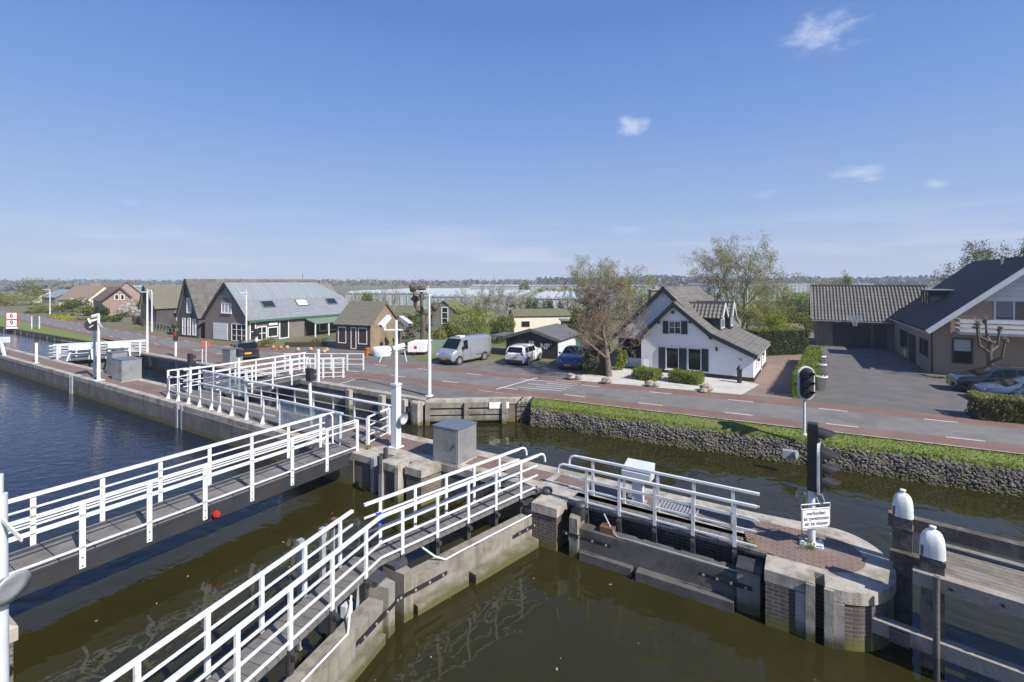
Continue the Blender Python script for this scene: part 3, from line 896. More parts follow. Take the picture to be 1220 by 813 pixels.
# ------------------------------------------------------------------ railings
def railing(parent, p0, p1, posts, h=1.0, rails=(.78, .55, .33), top=('box', .085, .05), pw=.07, pd=.045, below=0.0, mat='white', ends=None, name='railing', rr=.02, foot=False, lean=0, thin=False):
    p0, p1 = Vector(p0), Vector(p1); d = (p1 - p0); L = d.length; d.normalize()
    t = MB()
    a, c = p0 + Z * h, p1 + Z * h
    if top[0] == 'box': t.bar(a, c, top[1], top[2])
    else: t.tube(a, c, top[1])
    if ends:
        for e_, sgn, pp in ((ends[0], -1, a), (ends[1], 1, c)):
            if e_ == 'curl':
                pts_ = [pp + d * sgn * x + Z * z for x, z in ((0, 0), (.16, .0), (.27, -.05), (.32, -.15), (.33, -.26))]
                t.path(pts_, .034)
    ro = t.build(name, mat, parent)
    for x in posts:
        b = MB(); p = p0 + d * x
        b.obox(p - d * pw / 2 - Vector((-d.y, d.x, 0)) * pd / 2 - Z * below, d * pw, Vector((-d.y, d.x, 0)) * pd, Z * (h + below - .02))
        if foot:
            q = Vector((-d.y, d.x, 0))
            b.obox(p - d * .09 - q * .09, d * .18, q * .18, Z * .02)
            b.add([p - d * .02 - q * .14, p - d * .02 + q * .03, p - d * .02 + q * .03 + Z * .5, p + d * .02 - q * .14, p + d * .02 + q * .03, p + d * .02 + q * .03 + Z * .5],
                  [(0, 1, 2), (5, 4, 3), (0, 3, 4, 1), (1, 4, 5, 2), (2, 5, 3, 0)])
        if below > .2:
            q = Vector((-d.y, d.x, 0))
            for zz in (-below + .06, -.06): b.disc(p - q * (pd / 2) + Z * zz, q, .018, .02, 8, 1); b.disc(p + q * (pd / 2) + Z * zz, q, .018, .02, 8, 1)
        b.build('post', [mat, 'steel'], ro)
    for z in rails:
        b = MB()
        if thin: b.tube(p0 + Z * z, p1 + Z * z, rr, n=6)
        else: b.bar(p0 + Z * z, p1 + Z * z, .03, rr * 2)
        b.build('rail', mat, ro)
    return ro


def spaced(L, n, a=0.0, b=0.0): return [a + (L - a - b) * i / (n - 1) for i in range(n)]


# ---- the foot bridge over the lock chamber
BS0, BS1, BN0, BN1 = -14.95, -13.62, 1.2, 11.42
fb = thing('foot_bridge', 'white railed grey foot bridge spanning the lock chamber to the island', 'bridge', LK(-14.28, 6.5, -.1))
b = along(E); b.obox(LK(BS0, BN0, -.06), E * (BS1 - BS0), N * (BN1 - BN0), Z * .07); dk_ = b.build('deck', 'girder', fb)
b = along(E)
for i in range(17):
    for j in range(2): b.obox(LK(BS0 + .02 + j * .655, BN0 + .01 + i * .61, .010), E * .635, N * .585, Z * (.022 + .004 * ((i * 7 + j * 3) % 3)))
b.build('deck_slabs', 'deckslab', dk_)
for s0 in (BS0 - .02, BS1 - .06):
    b = MB(); b.obox(LK(s0, BN0, -.36), E * .08, N * (BN1 - BN0 - .2), Z * .295)
    b.obox(LK(s0 - .04, BN0, -.385), E * .16, N * (BN1 - BN0 - .2), Z * .03); b.build('girder', 'girder', fb)
b = MB()
for i in range(9): b.obox(LK(BS0 + .08, 1.6 + i * 1.2, -.25), E * 1.1, N * .08, Z * .16)
b.build('cross_beams', 'girder', fb)
rl = railing(fb, LK(BS1 + .05, BN0), LK(BS1 + .05, 11.55), [4.0 - BN0 + 1.26 * i for i in range(-2, 7)], 1.12, (.86, .16), ('box', .045, .03), .11, .03, .30)
b = MB(); b.bar(LK(BS1 + .07, BN0, 1.06), LK(BS1 + .07, 11.55, 1.06), .03, .025); b.build('rail', 'white', rl)
rl = railing(fb, LK(BS0 - .05, BN0), LK(BS0 - .05, 11.3), [3.55 - BN0 + 1.26 * i for i in range(-1, 7)], 1.15, (.86, .66, .46, .26), ('box', .10, .07), .10, .03, .1)
b = MB()
for x in (.0, .14):
    b.path([LK(BS0 - .05, 11.3 + x * 1.2, 1.15 - x * .1), LK(BS0 - .05, 11.5 + x * 1.2, 1.14), LK(BS0 - .05, 11.62 + x * 1.2, 1.02), LK(BS0 - .05, 11.64 + x * 1.2, .0)], .035)
b.build('end_loop', 'white', rl)
b = MB()
c = LK(BS1 + .12, 6.75, -.22)
b.disc(c + E * .04, E, .085, .09, 16); b.disc(c + E * .10, E, .06, .05, 14)
b.build('signal_lamp', 'red', fb)
b = MB(); b.bar(LK(BS1 + .04, 6.6, -.33), LK(BS1 + .04, 6.6, -.02), .06, .05); b.build('lamp_bracket', 'black', fb)


# ---- lock gates
def gate(org, tdir, pdir, L, label, open_=False):
    t = Vector(tdir).normalized(); p = Vector(pdir).normalized(); o = Vector(org)
    W = lambda a, c, z=0: o + t * a + p * c + Z * z
    g = thing('lock_gate', label, 'lock gate', o + Z * -.4, 'timber lock gates with white railed walkways')
    b = along(t); b.obox(W(.25, .38, -3), t * (L - .6), p * .36, Z * 2.58); b.build('gate_beam', 'woodwet' if open_ else 'woodface', g)
    lz = -.93
    b = along(t); b.obox(W(.4, .745, -1.6), t * (L * .47), p * .24, Z * (1.6 + lz)); b.obox(W(.4 + L * .5, .745, -1.6), t * (L * .30), p * .15, Z * (1.58 + lz))
    b.build('ledge', 'woodwet' if open_ else 'woodface', g)
    b = MB(); V = [W(L - .45, .28, -3), W(L - .075, .28, -3), W(L - .225, .87, -3), W(L - .45, .87, -3)]; b.prism(V, -3, -.14); mp = b.build('mitre_post', 'woodface', g)
    b = MB(); b.prism([W(L - .48, .25), W(L - .07, .25), W(L - .16, .62), W(L - .48, .62)], -.138, -.06); b.build('post_cap', 'steel', mp)
    b = MB(); b.obox(W(-.1, .25, -3), t * .45, p * .58, Z * 2.75); hp = b.build('heel_post', 'woodface', g)
    b = MB(); b.obox(W(-.12, .23, -.25), t * .49, p * .62, Z * .05); b.build('post_cap', 'steel', hp)
    b = along(t); b.obox(W(-.35, -.34, -.07), t * (L + .05 + .35), p * .68, Z * .07); b.build('walkway', 'walkdeck', g)
    ps = spaced(L, 5 if open_ else 5, .45, .5)
    for x in ps:
        b = MB(); b.obox(W(x - .05, .345, -.46), t * .10, p * .055, Z * .45); b.obox(W(x - .04, -.3, -.15), t * .08, p * .8, Z * .075)
        b.obox(W(x - .04, .1, -.45), t * .08, p * .3, Z * .3); b.build('bracket', 'steel', g)
    for c_, x0 in ((.37, .0), (-.37, .12)):
        h0_ = 0.0 if open_ else -.25
        railing(g, W(h0_, c_), W(L + .02, c_), [x + x0 - h0_ for x in ps], 1.0, (.72, .44, .12) if c_ > 0 else (.70, .36), ('box', .07, .055), .075, .045, .12 if c_ > 0 else .0, 'white',
                (None, 'curl') if open_ else ('curl', None))
    # straps with bolt heads
    for x0, x1, z in ((.05, 1.15, -.62), (L - 1.35, L - .02, -.62)):
        b = MB(); b.obox(W(x0, .865 if (x0 < .1 or x1 > L - .2) else .745, z), t * (x1 - x0), p * .014, Z * .09)
        s_ = b.build('strap', 'black', g)
        for i in range(4): b = MB(); b.disc(W(x0 + .12 + (x1 - x0 - .24) * i / 3, .885, z + .045), p, .028, .022, 8); b.build('bolt', 'galv', s_)
    b = MB(); b.path([W(.3, .72, -.36), W(L - 1.9, .72, -.36), W(L - 1.45, .68, -.40), W(L - 1.25, .55, -.30), W(L - 1.0, .40, -.05)], .022, 6); b.build('cable', 'white' if not open_ else 'galv', g)
    return g


hR, mR = LK(-7.02, 11.95), LK(-8.08, 7.32)
tR = (mR - hR); LR = tR.length; tR.normalize(); pR = Vector((tR.y, -tR.x, 0))
if pR.dot(E) < 0: pR = -pR
gR = gate(hR, tR, pR, LR, 'closed lock gate leaf with white railings hinged at the lock island')
hL, mL = LK(-7.05, 2.3), LK(-8.08, 7.12)
tL = (mL - hL); LL = tL.length; tL.normalize(); pL = Vector((tL.y, -tL.x, 0))
if pL.dot(E) < 0: pL = -pL
gL = gate(hL, tL, pL, LL, 'closed lock gate leaf with white railings running from mid channel to the near bank')
tO = -E; pO = -N
gO = gate(LK(-.95, 12.27), tO, pO, 4.55, 'open lock gate leaf with white railings folded back into the island recess', True)

# grey guide posts standing behind the mitre
for (x, y_, lab, mt) in ((-.35, -.55, 'grey guide post with rusty head behind the mitre of the closed gates', 'rust'), (-.75, -.5, 'thin grey guide post next to the rusty headed one behind the gates', 'galv'), (-1.25, -.6, 'grey guide post a little away from the mitre behind the left gate railing', 'galv')):
    c = mL + tL * x + pL * y_; gp = thing('guide_post', lab, 'post', c, 'guide posts behind the closed gates')
    b = MB(); b.box(c, .09, .09, -2.5, .78, E); b.build('post', 'galv', gp)
    b = MB(); b.box(c, .11, .11, .78, .98, E); b.build('head', mt, gp)

# blue cloth tied to the gap between the rails
b = MB(); c = at(446, 616, 10.6)
rr_ = random.Random(2)
V = []
for i in range(7):
    for j in range(5):
        V.append(c + tR * (-.02 - .045 * i) + pR * (.05 * math.sin(i * 1.3 + j)) + Z * (.08 - .055 * j - .012 * i + .02 * math.sin(j * 2 + i)))
b.add(V, [(i * 5 + j, i * 5 + j + 1, (i + 1) * 5 + j + 1, (i + 1) * 5 + j) for i in range(6) for j in range(4)], 0, True)
b.add([v + pR * .03 for v in V], [(i * 5 + j, i * 5 + j + 1, (i + 1) * 5 + j + 1, (i + 1) * 5 + j) for i in range(6) for j in range(4)], 0, True)
solo(b, 'cloth', 'blue', 'crumpled blue cloth tied to the gate railing where the two leaves meet', 'cloth', c)
# junction box and hoses by the mitre
jb = thing('junction_box', 'pale electric junction box with looping cables under the gate walkway', 'junction box', at(413, 726, 9.2))
c = at(413, 726, 9.2)
b = MB(); b.box(c, .2, .12, c.z - .11, c.z + .11, tL); b.build('case', 'whitepole', jb)
b = MB()
for k in range(3):
    b.path([c + tL * (-.05 + .05 * k) - Z * .1, c + tL * (-.1 - .08 * k) - Z * .35, c - tL * (.05 * k) - Z * (.48 - .05 * k), c + tL * .25 - Z * .42, c + tL * (.36 - .03 * k) - Z * .1, c + tL * .34 + Z * .3], .016, 6)
b.build('hose', 'galv', jb)
# hinge bollards at the island
for (u, v, lab) in ((652, 588, 'black capped steel bollard on the concrete hinge block between the two gates'), (692, 606, 'black capped steel bollard at the end of the open gate railing')):
    c = G(u, v); b = MB()
    b.lathe([(.13, -.25), (.13, .02), (.11, .05)], c, 14, 1)
    b.lathe([(.15, .05), (.16, .09), (.13, .15), (.0, .17)], c, 14, 0)
    solo(b, 'bollard', ['steel', 'black'], lab, 'bollard', c)
# orange reminder block on the open gate beam
b = MB(); c = G(724, 633, -.40); b.box(c, .34, .24, c.z, c.z + .14, E)
solo(b, 'brick_stack', 'rust', 'rust red brick block lying on the open gate beam', 'brick', c)

# ---- island railings along the ramp
rs = thing('ramp_railing', 'white railing on splayed posts along the outer edge of the island ramp', 'railing', LK(-23, 11.72))
sp = [-28.0, -26.95, -25.9, -24.85, -23.75, -23.05, -22.0, -20.8, -19.6]
railing(rs, LK(-28.1, 11.72), LK(-18.4, 11.72), [x + 28.1 for x in sp], 1.14, (.42,), ('tube', .03), .09, .04, 0, foot=True)
b = MB(); b.obox(LK(-18.4, 11.70, .12), E * 3.75, N * .03, Z * 1.0); b.build('mesh_panel', 'mesh', rs)
b = MB(); b.bar(LK(-18.45, 11.715, 1.15), LK(-14.55, 11.715, 1.15), .10, .05)
for s0 in (-18.4, -14.65): b.bar(LK(s0, 11.715, 0), LK(s0, 11.715, 1.13), .08, .06)
b.build('panel_frame', 'whitepole', rs)
rn = thing('inner_railing', 'white railing with broad grey handrail on the channel side of the ramp', 'railing', LK(-19, 13.4))
railing(rn, LK(-23.9, 13.35), LK(-14.1, 13.62), [.1, 1.35, 2.6, 3.9, 5.2, 6.5, 7.8, 9.6], 1.08, (.72, .35), ('box', .16, .05), .075, .05, 0)
b = MB(); b.obox(LK(-28.0, 13.36, .22), E * 4.1, N * .03, Z * .86); b.build('mesh_panel', 'mesh', rn)
b = MB(); b.bar(LK(-28.1, 13.38, 1.16), LK(-23.7, 13.38, 1.12), .14, .06); b.bar(LK(-23.85, 13.38, 0), LK(-23.85, 13.38, 1.62), .11, .09); b.build('panel_frame', 'whitepole', rn)
re_ = thing('end_railing', 'short white barrier across the ramp end beside the camera mast', 'railing', LK(-13.9, 12.9))
railing(re_, LK(-13.75, 12.2), LK(-14.05, 13.55), [0.0, 1.35], 1.02, (.7, .36, .08), ('box', .06, .05), .11, .09, 0)
rw = thing('entry_barrier', 'white barrier frame closing the left end of the ramp beside the channel bridge', 'railing', LK(-28.2, 12.5))
railing(rw, LK(-28.3, 11.75, .1), LK(-28.15, 13.3, .1), [0.05, .5, .95, 1.5], 1.28, (.9, .5), ('box', .07, .06), .1, .06, .1)
b = along(E); b.obox(LK(-27.9, 11.85, 0.006), E * 13.6, N * 1.2, Z * .05)
b.obox(LK(-28.3, 11.8, .0), E * 1.6, N * 1.4, Z * .09)
solo(b, 'ramp', 'walkdeck', 'low grey boarded ramp between the white railings on the island', 'ramp', LK(-21, 12.4))
lifebox = None

# ---- bridge over the back channel
cb = thing('channel_bridge', 'white railed bridge from the island across the back channel to the road', 'bridge', LK(-27.2, 16, .1))
b = along(N); b.obox(LK(-28.0, 13.1, .02), E * 1.6, N * 5.6, Z * .10); b.build('deck', 'walkdeck', cb)
b = MB(); b.obox(LK(-26.42, 13.1, -.22), E * .10, N * 5.3, Z * .26); b.obox(LK(-28.05, 13.1, -.22), E * .10, N * 5.3, Z * .26); b.build('girders', 'girder', cb)
railing(cb, LK(-26.36, 13.2, .1), LK(-26.3, 18.6, .1), [.7, 1.9, 3.1, 4.3, 5.3], 1.2, (.9, .6, .25), ('box', .09, .06), .085, .04, .3)
railing(cb, LK(-28.05, 12.4, .1), LK(-28.0, 19.6, .1), [.3, 1.5, 2.7, 3.9, 5.1, 6.1, 7.1], 1.25, (.95, .65, .35), ('box', .10, .08), .085, .04, .0)
qr = thing('quay_railing', 'white railing at the quay end of the channel bridge near the pumpkins', 'railing', LK(-25.8, 19.4))
railing(qr, LK(-26.3, 18.6, .0), LK(-24.6, 20.0, .0), [.1, .9, 1.5, 2.1], 1.25, (.95, .65, .35, .1), ('box', .07, .06), .1, .08, 0)
q2 = thing('quay_railing', 'grey topped railing behind the channel bridge at the road edge', 'railing', LK(-29.5, 20.5))
railing(q2, LK(-30.4, 19.6), LK(-25.6, 22.4), [.1, 1.1, 2.2, 3.3, 4.4, 5.5], 1.1, (.75, .4), ('tube', .03), .09, .06, 0)
po = MB(); po.box(LK(-25.0, 18.35), .14, .14, -1.2, 1.95, E)
solo(po, 'bridge_post', 'white', 'tall white square post beside the channel bridge girder', 'post', LK(-26, 17.9))

# ---- far gate crossing the back channel on the left
fg = thing('gate_walkway', 'distant white railed gate walkway with two white machine covers over the back channel', 'lock gate', LK(-49, 15.5))
a0, a1 = LK(-50.2, 12.9), LK(-47.4, 18.2)
dg_ = (a1 - a0).normalized(); qg = Vector((dg_.y, -dg_.x, 0)); Lg = (a1 - a0).length
b = along(dg_); b.obox(a0 - qg * .5 - Z * .12, dg_ * Lg, qg * 1.0, Z * .12); b.build('deck', 'walkdeck', fg)
b = MB(); b.obox(a0 - qg * .3 - Z * 2, dg_ * Lg, qg * .3, Z * 1.7); b.build('gate_beam', 'wooddark', fg)
railing(fg, a0 + qg * .5, a1 + qg * .5, [.5, 1.2, 2.4, 3.6, 4.4, 5.6], 1.05, (.8, .52, .25), ('box', .09, .07), .11, .06, .15)
railing(fg, a0 - qg * .5, a1 - qg * .5, [.4, 1.4, 2.6, 3.5, 4.8, 5.5], 1.05, (.8, .52, .25), ('box', .09, .07), .11, .06, .1)
for x in (2.0, 4.35):
    c = a0 + dg_ * x + qg * .75
    b = MB(); b.obox(c - dg_ * .7 + Z * .72, dg_ * 1.3, qg * .35, Z * .40); b.obox(c - dg_ * .72 + qg * .36 + Z * .70, dg_ * 1.34, qg * .03, Z * .43); cv = b.build('machine_cover', 'white', fg)
    for sx in (-.62, .55):
        b = MB(); b.bar(c + dg_ * sx + qg * .1 + Z * .72, c + dg_ * (sx * 1.3) + qg * .45 - Z * .12, .11, .07); b.build('strut', 'white', cv)

# fallen leaves and bits drifting on the water
fl = MB(); r3 = random.Random(12)
for _ in range(90):
    p = LK(r3.uniform(-13, 6), r3.uniform(2.5, 11.2), WL + .004) if _ < 70 else LK(r3.uniform(-14, 6), r3.uniform(14.3, 20), WL + .004)
    t = r3.uniform(0, 6.3); q = Vector((math.cos(t), math.sin(t), 0)) * r3.uniform(.015, .045); w2 = Vector((-q.y, q.x, 0)) * .5
    fl.quad(p - q, p + w2, p + q, p - w2)
fo = fl.build('floating_leaves', 'terracotta'); fo['kind'] = 'stuff'; fo['label'] = 'small leaves drifting on the canal water'

# ------------------------------------------------------------------ buildings
class Wall:                                      # a vertical plane through P with direction t; pixel rectangles become places on it
    def __init__(s, P, t): s.P = Vector((P[0], P[1], 0)); s.t = Vector((t[0], t[1], 0)).normalized(); s.n = Vector((s.t.y, -s.t.x, 0)); s.n = s.n if s.n.dot(Vector((0, -1, 0)) if abs(s.n.y) > .15 else Vector((-s.P.x, 0, 0))) > 0 else -s.n

    def a(s, u):
        k = (u - CX) / F
        return (k * s.P.y - s.P.x) / (s.t.x - k * s.t.y)

    def z(s, u, v): return zof(v, (s.P + s.t * s.a(u)).y)

    def at(s, a, z, o=0.0): return s.P + s.t * a + Z * z + s.n * o

    def rect(s, u0, v0, u1, v1):
        a0, a1 = sorted((s.a(u0), s.a(u1))); um, = ((u0 + u1) / 2,)
        return a0, a1, s.z(um, v1), s.z(um, v0)


def panel(wall, a0, a1, z0, z1, th, off_, name, mat, parent):
    b = along(wall.t); b.obox(wall.at(a0, z0, off_), wall.t * (a1 - a0), wall.n * th, Z * (z1 - z0)); return b.build(name, mat, parent)


def window(wall, rect, parent, frame='frame', glass='glass', bars=(1, 0), fw=.06, sill=None, name='window'):
    a0, a1, z0, z1 = rect
    b = MB()
    for x0, x1, y0, y1 in ((a0, a0 + fw, z0, z1), (a1 - fw, a1, z0, z1), (a0 + fw, a1 - fw, z0, z0 + fw), (a0 + fw, a1 - fw, z1 - fw, z1)):
        b.obox(wall.at(x0, y0, .004), wall.t * (x1 - x0), wall.n * .05, Z * (y1 - y0))
    for i in range(1, bars[0]):
        x = a0 + (a1 - a0) * i / bars[0]; b.obox(wall.at(x - fw * .35, z0 + fw, .004), wall.t * fw * .7, wall.n * .045, Z * (z1 - z0 - 2 * fw))
    for i in range(1, bars[1] + 1):
        y = z0 + (z1 - z0) * i / (bars[1] + 1); b.obox(wall.at(a0 + fw, y - fw * .3, .004), wall.t * (a1 - a0 - 2 * fw), wall.n * .04, Z * fw * .6)
    w_ = b.build(name, frame, parent)
    panel(wall, a0 + .02, a1 - .02, z0 + .02, z1 - .02, .012, .003, 'pane', glass, w_)
    if sill: panel(wall, a0 - .05, a1 + .05, z0 - .07, z0 - .002, .1, .002, 'sill', sill, w_)
    return w_


def slab(b, p0, p1, up, th=.12):                 # roof slab: eave p0->p1, up = vector up the slope
    n_ = (p1 - p0).cross(up).normalized()
    if n_.z < 0: n_ = -n_
    b.obox(p0, p1 - p0, up, n_ * th)


def profile_wall(P, t, s, prof, depth):          # a closed gable profile in (a, z) extruded along s
    b = along(t); k = len(prof)
    A = [P + t * a + Z * z for a, z in prof]; B_ = [p + s * depth for p in A]
    b.add(A + B_, [tuple(range(k)), tuple(range(2 * k - 1, k - 1, -1))] + [(i, k + i, k + (i + 1) % k, (i + 1) % k) for i in range(k)])
    return b


def gable_house(parent, P, t, s, W, L, ze, zr, wallm, roofm, apex=.5, over=.25, rake=.2, barge=None, th=.1, wname='wall', front=None):
    t, s = Vector(t), Vector(s); P = Vector((P[0], P[1], 0))
    ze0, ze1 = ze if isinstance(ze, tuple) else (ze, ze)
    prof = [(0, 0), (W, 0), (W, ze1), (W * apex, zr), (0, ze0)]
    profile_wall(P, t, s, prof, L).build(wname, wallm, parent)
    A, Bp = P + t * (W * apex) + Z * zr, None
    for e_, sgn, z_ in ((0, -1, ze0), (W, 1, ze1)):
        up = A - (P + t * e_ + Z * z_); d = up.normalized()
        o = P + t * e_ + Z * z_ - d * over - s * rake
        b = along(s); slab(b, o + Z * .02, o + s * (L + 2 * rake) + Z * .02, up + d * over, th); b.build('roof', roofm, parent)
        if barge:
            b = MB(); b.bar(o - s * .015 + Z * .03, A - s * (rake + .015) + Z * .03, .05, .24, up=s.cross(d)); b.build('bargeboard', barge, parent)
    return prof


def chimney(parent, c, wd, z0, z1, mat):
    b = MB(); b.box(c, wd, wd, z0, z1); ch = b.build('chimney', mat, parent)
    b = MB(); b.box(c, wd * 1.2, wd * 1.2, z1, z1 + .08); b.tube(Vector((c[0], c[1], z1 + .08)), Vector((c[0], c[1], z1 + .32)), wd * .22); b.build('cap', 'concrete', ch)


# ---- the white house by the road
R0 = G(897.8, 454.9); ef = Vector((-.838, .546, 0)); es = Vector((.546, .838, 0))
wh = thing('white_house', 'white rendered house with black shutters, grey tiled roofs and dark bargeboards', 'house', R0 + ef * 3.4 + es * 4)
zp = [(0, 0), (6.85, 0), (6.85, 2.32), (4.67, 4.53), (2.44, 2.70), (0, 1.60)]
profile_wall(R0, ef, es, zp, 7.25).build('wall', 'render_white', wh)
bz = R0 + es * 1.0
profile_wall(bz, ef, es, [(3.4, 0), (8.9, 0), (8.9, 2.25), (5.59, 5.52), (3.4, 3.4)], 10.2).build('rear_wall', 'render_white', wh)
b = along(ef); b.obox(R0 - es * .02 - ef * .02, ef * 6.9, es * .02, Z * .22); b.obox(R0 - ef * .03 - es * .02, -ef * -.025, es * 7.3, Z * .22); b.build('plinth', 'plinth', wh)


def roofslope(parent, a0, z0, a1, z1, s0, s1, base, t, s, mat, over=0.0, th=.11, name='roof', lift=.02):
    p, q = base + t * a0 + Z * z0, base + t * a1 + Z * z1
    d = (q - p).normalized()
    b = along(s); slab(b, p - d * over + s * s0 + Z * lift, p - d * over + s * s1 + Z * lift, (q - p) + d * over, th)
    return b.build(name, mat, parent)


roofslope(wh, 0, 1.60, 2.44, 2.70, -.28, 7.5, R0, ef, es, 'oldtile', .25)
roofslope(wh, 2.44, 2.70, 4.67, 4.53, -.28, 6.5, R0, ef, es, 'oldtile', 0)
roofslope(wh, 6.85, 2.32, 4.67, 4.53, -.28, 6.5, R0, ef, es, 'oldtile', .25)
roofslope(wh, 8.9, 2.25, 5.59, 5.52, -.3, 10.5, bz, ef, es, 'oldtile', .4, lift=.03)
roofslope(wh, 2.2, 2.17, 5.59, 5.52, -.3, 10.5, bz, ef, es, 'oldtile', 0, lift=.03)
b = along(es); b.bar(bz + ef * 5.59 + Z * 5.63 - es * .3, bz + ef * 5.59 + Z * 5.63 + es * 10.5, .22, .12); b.bar(R0 + ef * 4.67 + Z * 4.66 - es * .28, R0 + ef * 4.67 + Z * 4.66 + es * 3, .2, .1)
b.build('ridge_tiles', 'oldtile', wh)
for (a0, z0, a1, z1, bs, e_) in ((0, 1.60, 2.44, 2.70, R0 - es * .30, .25), (2.44, 2.70, 4.67, 4.53, R0 - es * .30, 0), (6.85, 2.32, 4.67, 4.53, R0 - es * .30, .25),
                             (8.9, 2.25, 5.59, 5.52, bz - es * .32, .4), (4.1, 4.05, 5.59, 5.52, bz - es * .32, 0)):
    p, q = bs + ef * a0 + Z * z0, bs + ef * a1 + Z * z1; d = (q - p).normalized()
    b = MB(); b.bar(p - d * e_ + Z * .0, q + d * .12 + Z * .0, .05, .26, up=es.cross(d)); b.build('bargeboard', 'navy', wh)
FW = Wall(R0, ef)


def zr(u, v): return zof(v + 330 * 0, 0)


def px(x, y): return 760 + x / 5.806, 330 + y / 5.806


def fr_rect(x0, y0, x1, y1): return FW.rect(*px(x0, y0), *px(x1, y1))


for (x0, y0, x1, y1, bars) in ((213, 305, 300, 395, (2, 1)), (193, 488, 285, 640, (1, 0)), (345, 494, 440, 650, (1, 0))):
    window(FW, fr_rect(x0, y0, x1, y1), wh, 'frame', 'glass', bars, .05, 'signwhite')
for (x0, y0, x1, y1) in ((174, 306, 212, 393), (301, 306, 343, 397), (145, 488, 190, 636), (286, 495, 336, 645), (441, 500, 488, 655)):
    a0, a1, z0, z1 = fr_rect(x0, y0, x1, y1)
    sh = panel(FW, a0, a1, z0, z1, .05, .01, 'shutter', 'navy', wh)
    panel(FW, a0 + .06, a1 - .06, z0 + .08, z1 - .08, .012, .06, 'shutter_field', 'navy', sh)
a0, a1, z0, z1 = fr_rect(538, 487, 551, 512); panel(FW, a0, a1, z0, z1, .12, .0, 'wall_lamp', 'black', wh)
a0, a1, z0, z1 = fr_rect(698, 563, 722, 580); panel(FW, a0, a1, z0, z1, .03, .0, 'house_plate', 'galv', wh)
for (x, y) in ((36, 418), (365, 310), (503, 420), (148, 315), (245, 245)):
    u, v = px(x, y); a = FW.a(u); z = FW.z(u, v)
    b = MB(); b.obox(FW.at(a - .08, z - .08, 0), FW.t * .16, FW.n * .22, Z * .16); b.build('purlin_end', 'navy', wh)
SW = Wall(R0, es); SW.n = -ef
for a0, w0, z0, z1 in ((1.0, .45, .55, 1.25), (2.2, .5, .55, 1.25), (3.6, .6, .1, 1.3), (5.0, .6, .55, 1.25)):
    window(SW, (a0, a0 + w0, z0, z1), wh, 'frame', 'glass', (1, 0), .05)
for a0 in (1.8, 4.6): panel(SW, a0, a0 + .12, 1.0, 1.25, .16, .0, 'wall_lamp', 'black', wh)
b = along(es); b.bar(R0 - ef * .24 + Z * 1.46 - es * .25, R0 - ef * .24 + Z * 1.46 + es * 7.4, .09, .08); b.build('gutter', 'galv', wh)
# glazed veranda under the left eave
VW = Wall(bz + ef * 6.9, ef)
b = along(ef); b.obox(VW.at(.05, 0, .01), ef * 1.85, VW.n * .06, Z * .62); b.build('veranda_wall', 'render_white', wh)
for i in range(2): window(VW, (.05 + i * .93, .95 + i * .93, .66, 2.0), wh, 'woodframe', 'glass', (1, 0), .05)
# dormers on the right slope
def pantile(name, e0, e1, up, ncol, nrow, amp, mat, parent):
    b = MB(); per = 8; nx = ncol * per; V = []
    n_ = (e1 - e0).cross(up).normalized(); n_ = n_ if n_.z > 0 else -n_
    for j in range(nrow):
        for q in (0, 1):
            f = (j + q) / nrow
            for i in range(nx + 1):
                ph = 2 * math.pi * (i % per) / per
                h = amp * (max(math.sin(ph), -.45)) + .03 * (1 - q)
                V.append(e0 + (e1 - e0) * (i / nx) + up * f + n_ * (h + amp))
    k = nx + 1
    Fc = [(r * k + i, r * k + i + 1, (r + 1) * k + i + 1, (r + 1) * k + i) for r in range(2 * nrow - 1) for i in range(nx)]
    b.add(V, Fc, 0, False); b.quad(e0, e1, e1 + up, e0 + up)
    return b.build(name, mat, parent)


for k, (sb, wd, a_front) in enumerate(((2.2, 1.75, 2.25), (4.55, 1.3, 2.0))):
    base = R0 + es * sb; ze_, zr_ = 3.60, 4.46; a_back = 4.6
    A = base + ef * a_front
    dm = along(es); dm.obox(A + Z * 2.1, ef * (a_back - a_front), es * wd, Z * (ze_ - 2.1 - .02)); dr = dm.build('dormer', 'navy', wh)
    rp = A + es * wd / 2 + Z * zr_ - ef * .18
    for sg_ in (-1, 1):
        e0 = A + es * (wd / 2 + sg_ * (wd / 2 + .2)) + Z * (ze_ - .06) - ef * .18
        pantile('dormer_roof', e0, e0 + ef * (a_back - a_front + .5), rp - e0, 11, 4, .045, 'pantile', dr)
        b = MB(); b.bar(e0 - ef * .03 + Z * .02, rp - ef * .03 + Z * .02, .05, .2, up=ef.cross((rp - e0).normalized())); b.build('dormer_trim', 'whitepole', dr)
    b = MB(); b.add([A + Z * (ze_ - .03), A + es * wd + Z * (ze_ - .03), A + es * wd / 2 + Z * (zr_ - .1)], [(0, 1, 2)]); b.build('dormer_gable', 'navy', dr)
    b = MB(); b.bar(rp + Z * .1, rp + Z * .1 + ef * 2.6, .16, .1); b.build('dormer_ridge', 'oldtile', dr)
    dw = Wall(A, es); dw.n = -ef
    window(dw, (.25, wd - .25, 2.85, ze_ - .1), dr, 'frame', 'glass', (2, 0), .05, name='dormer_window')
# pantile texture as real ribs on the near dormer slope
chimney(wh, at(780, 345, 36)[:2], .75, 2.5, zof(346, 36), 'yellowbrick')

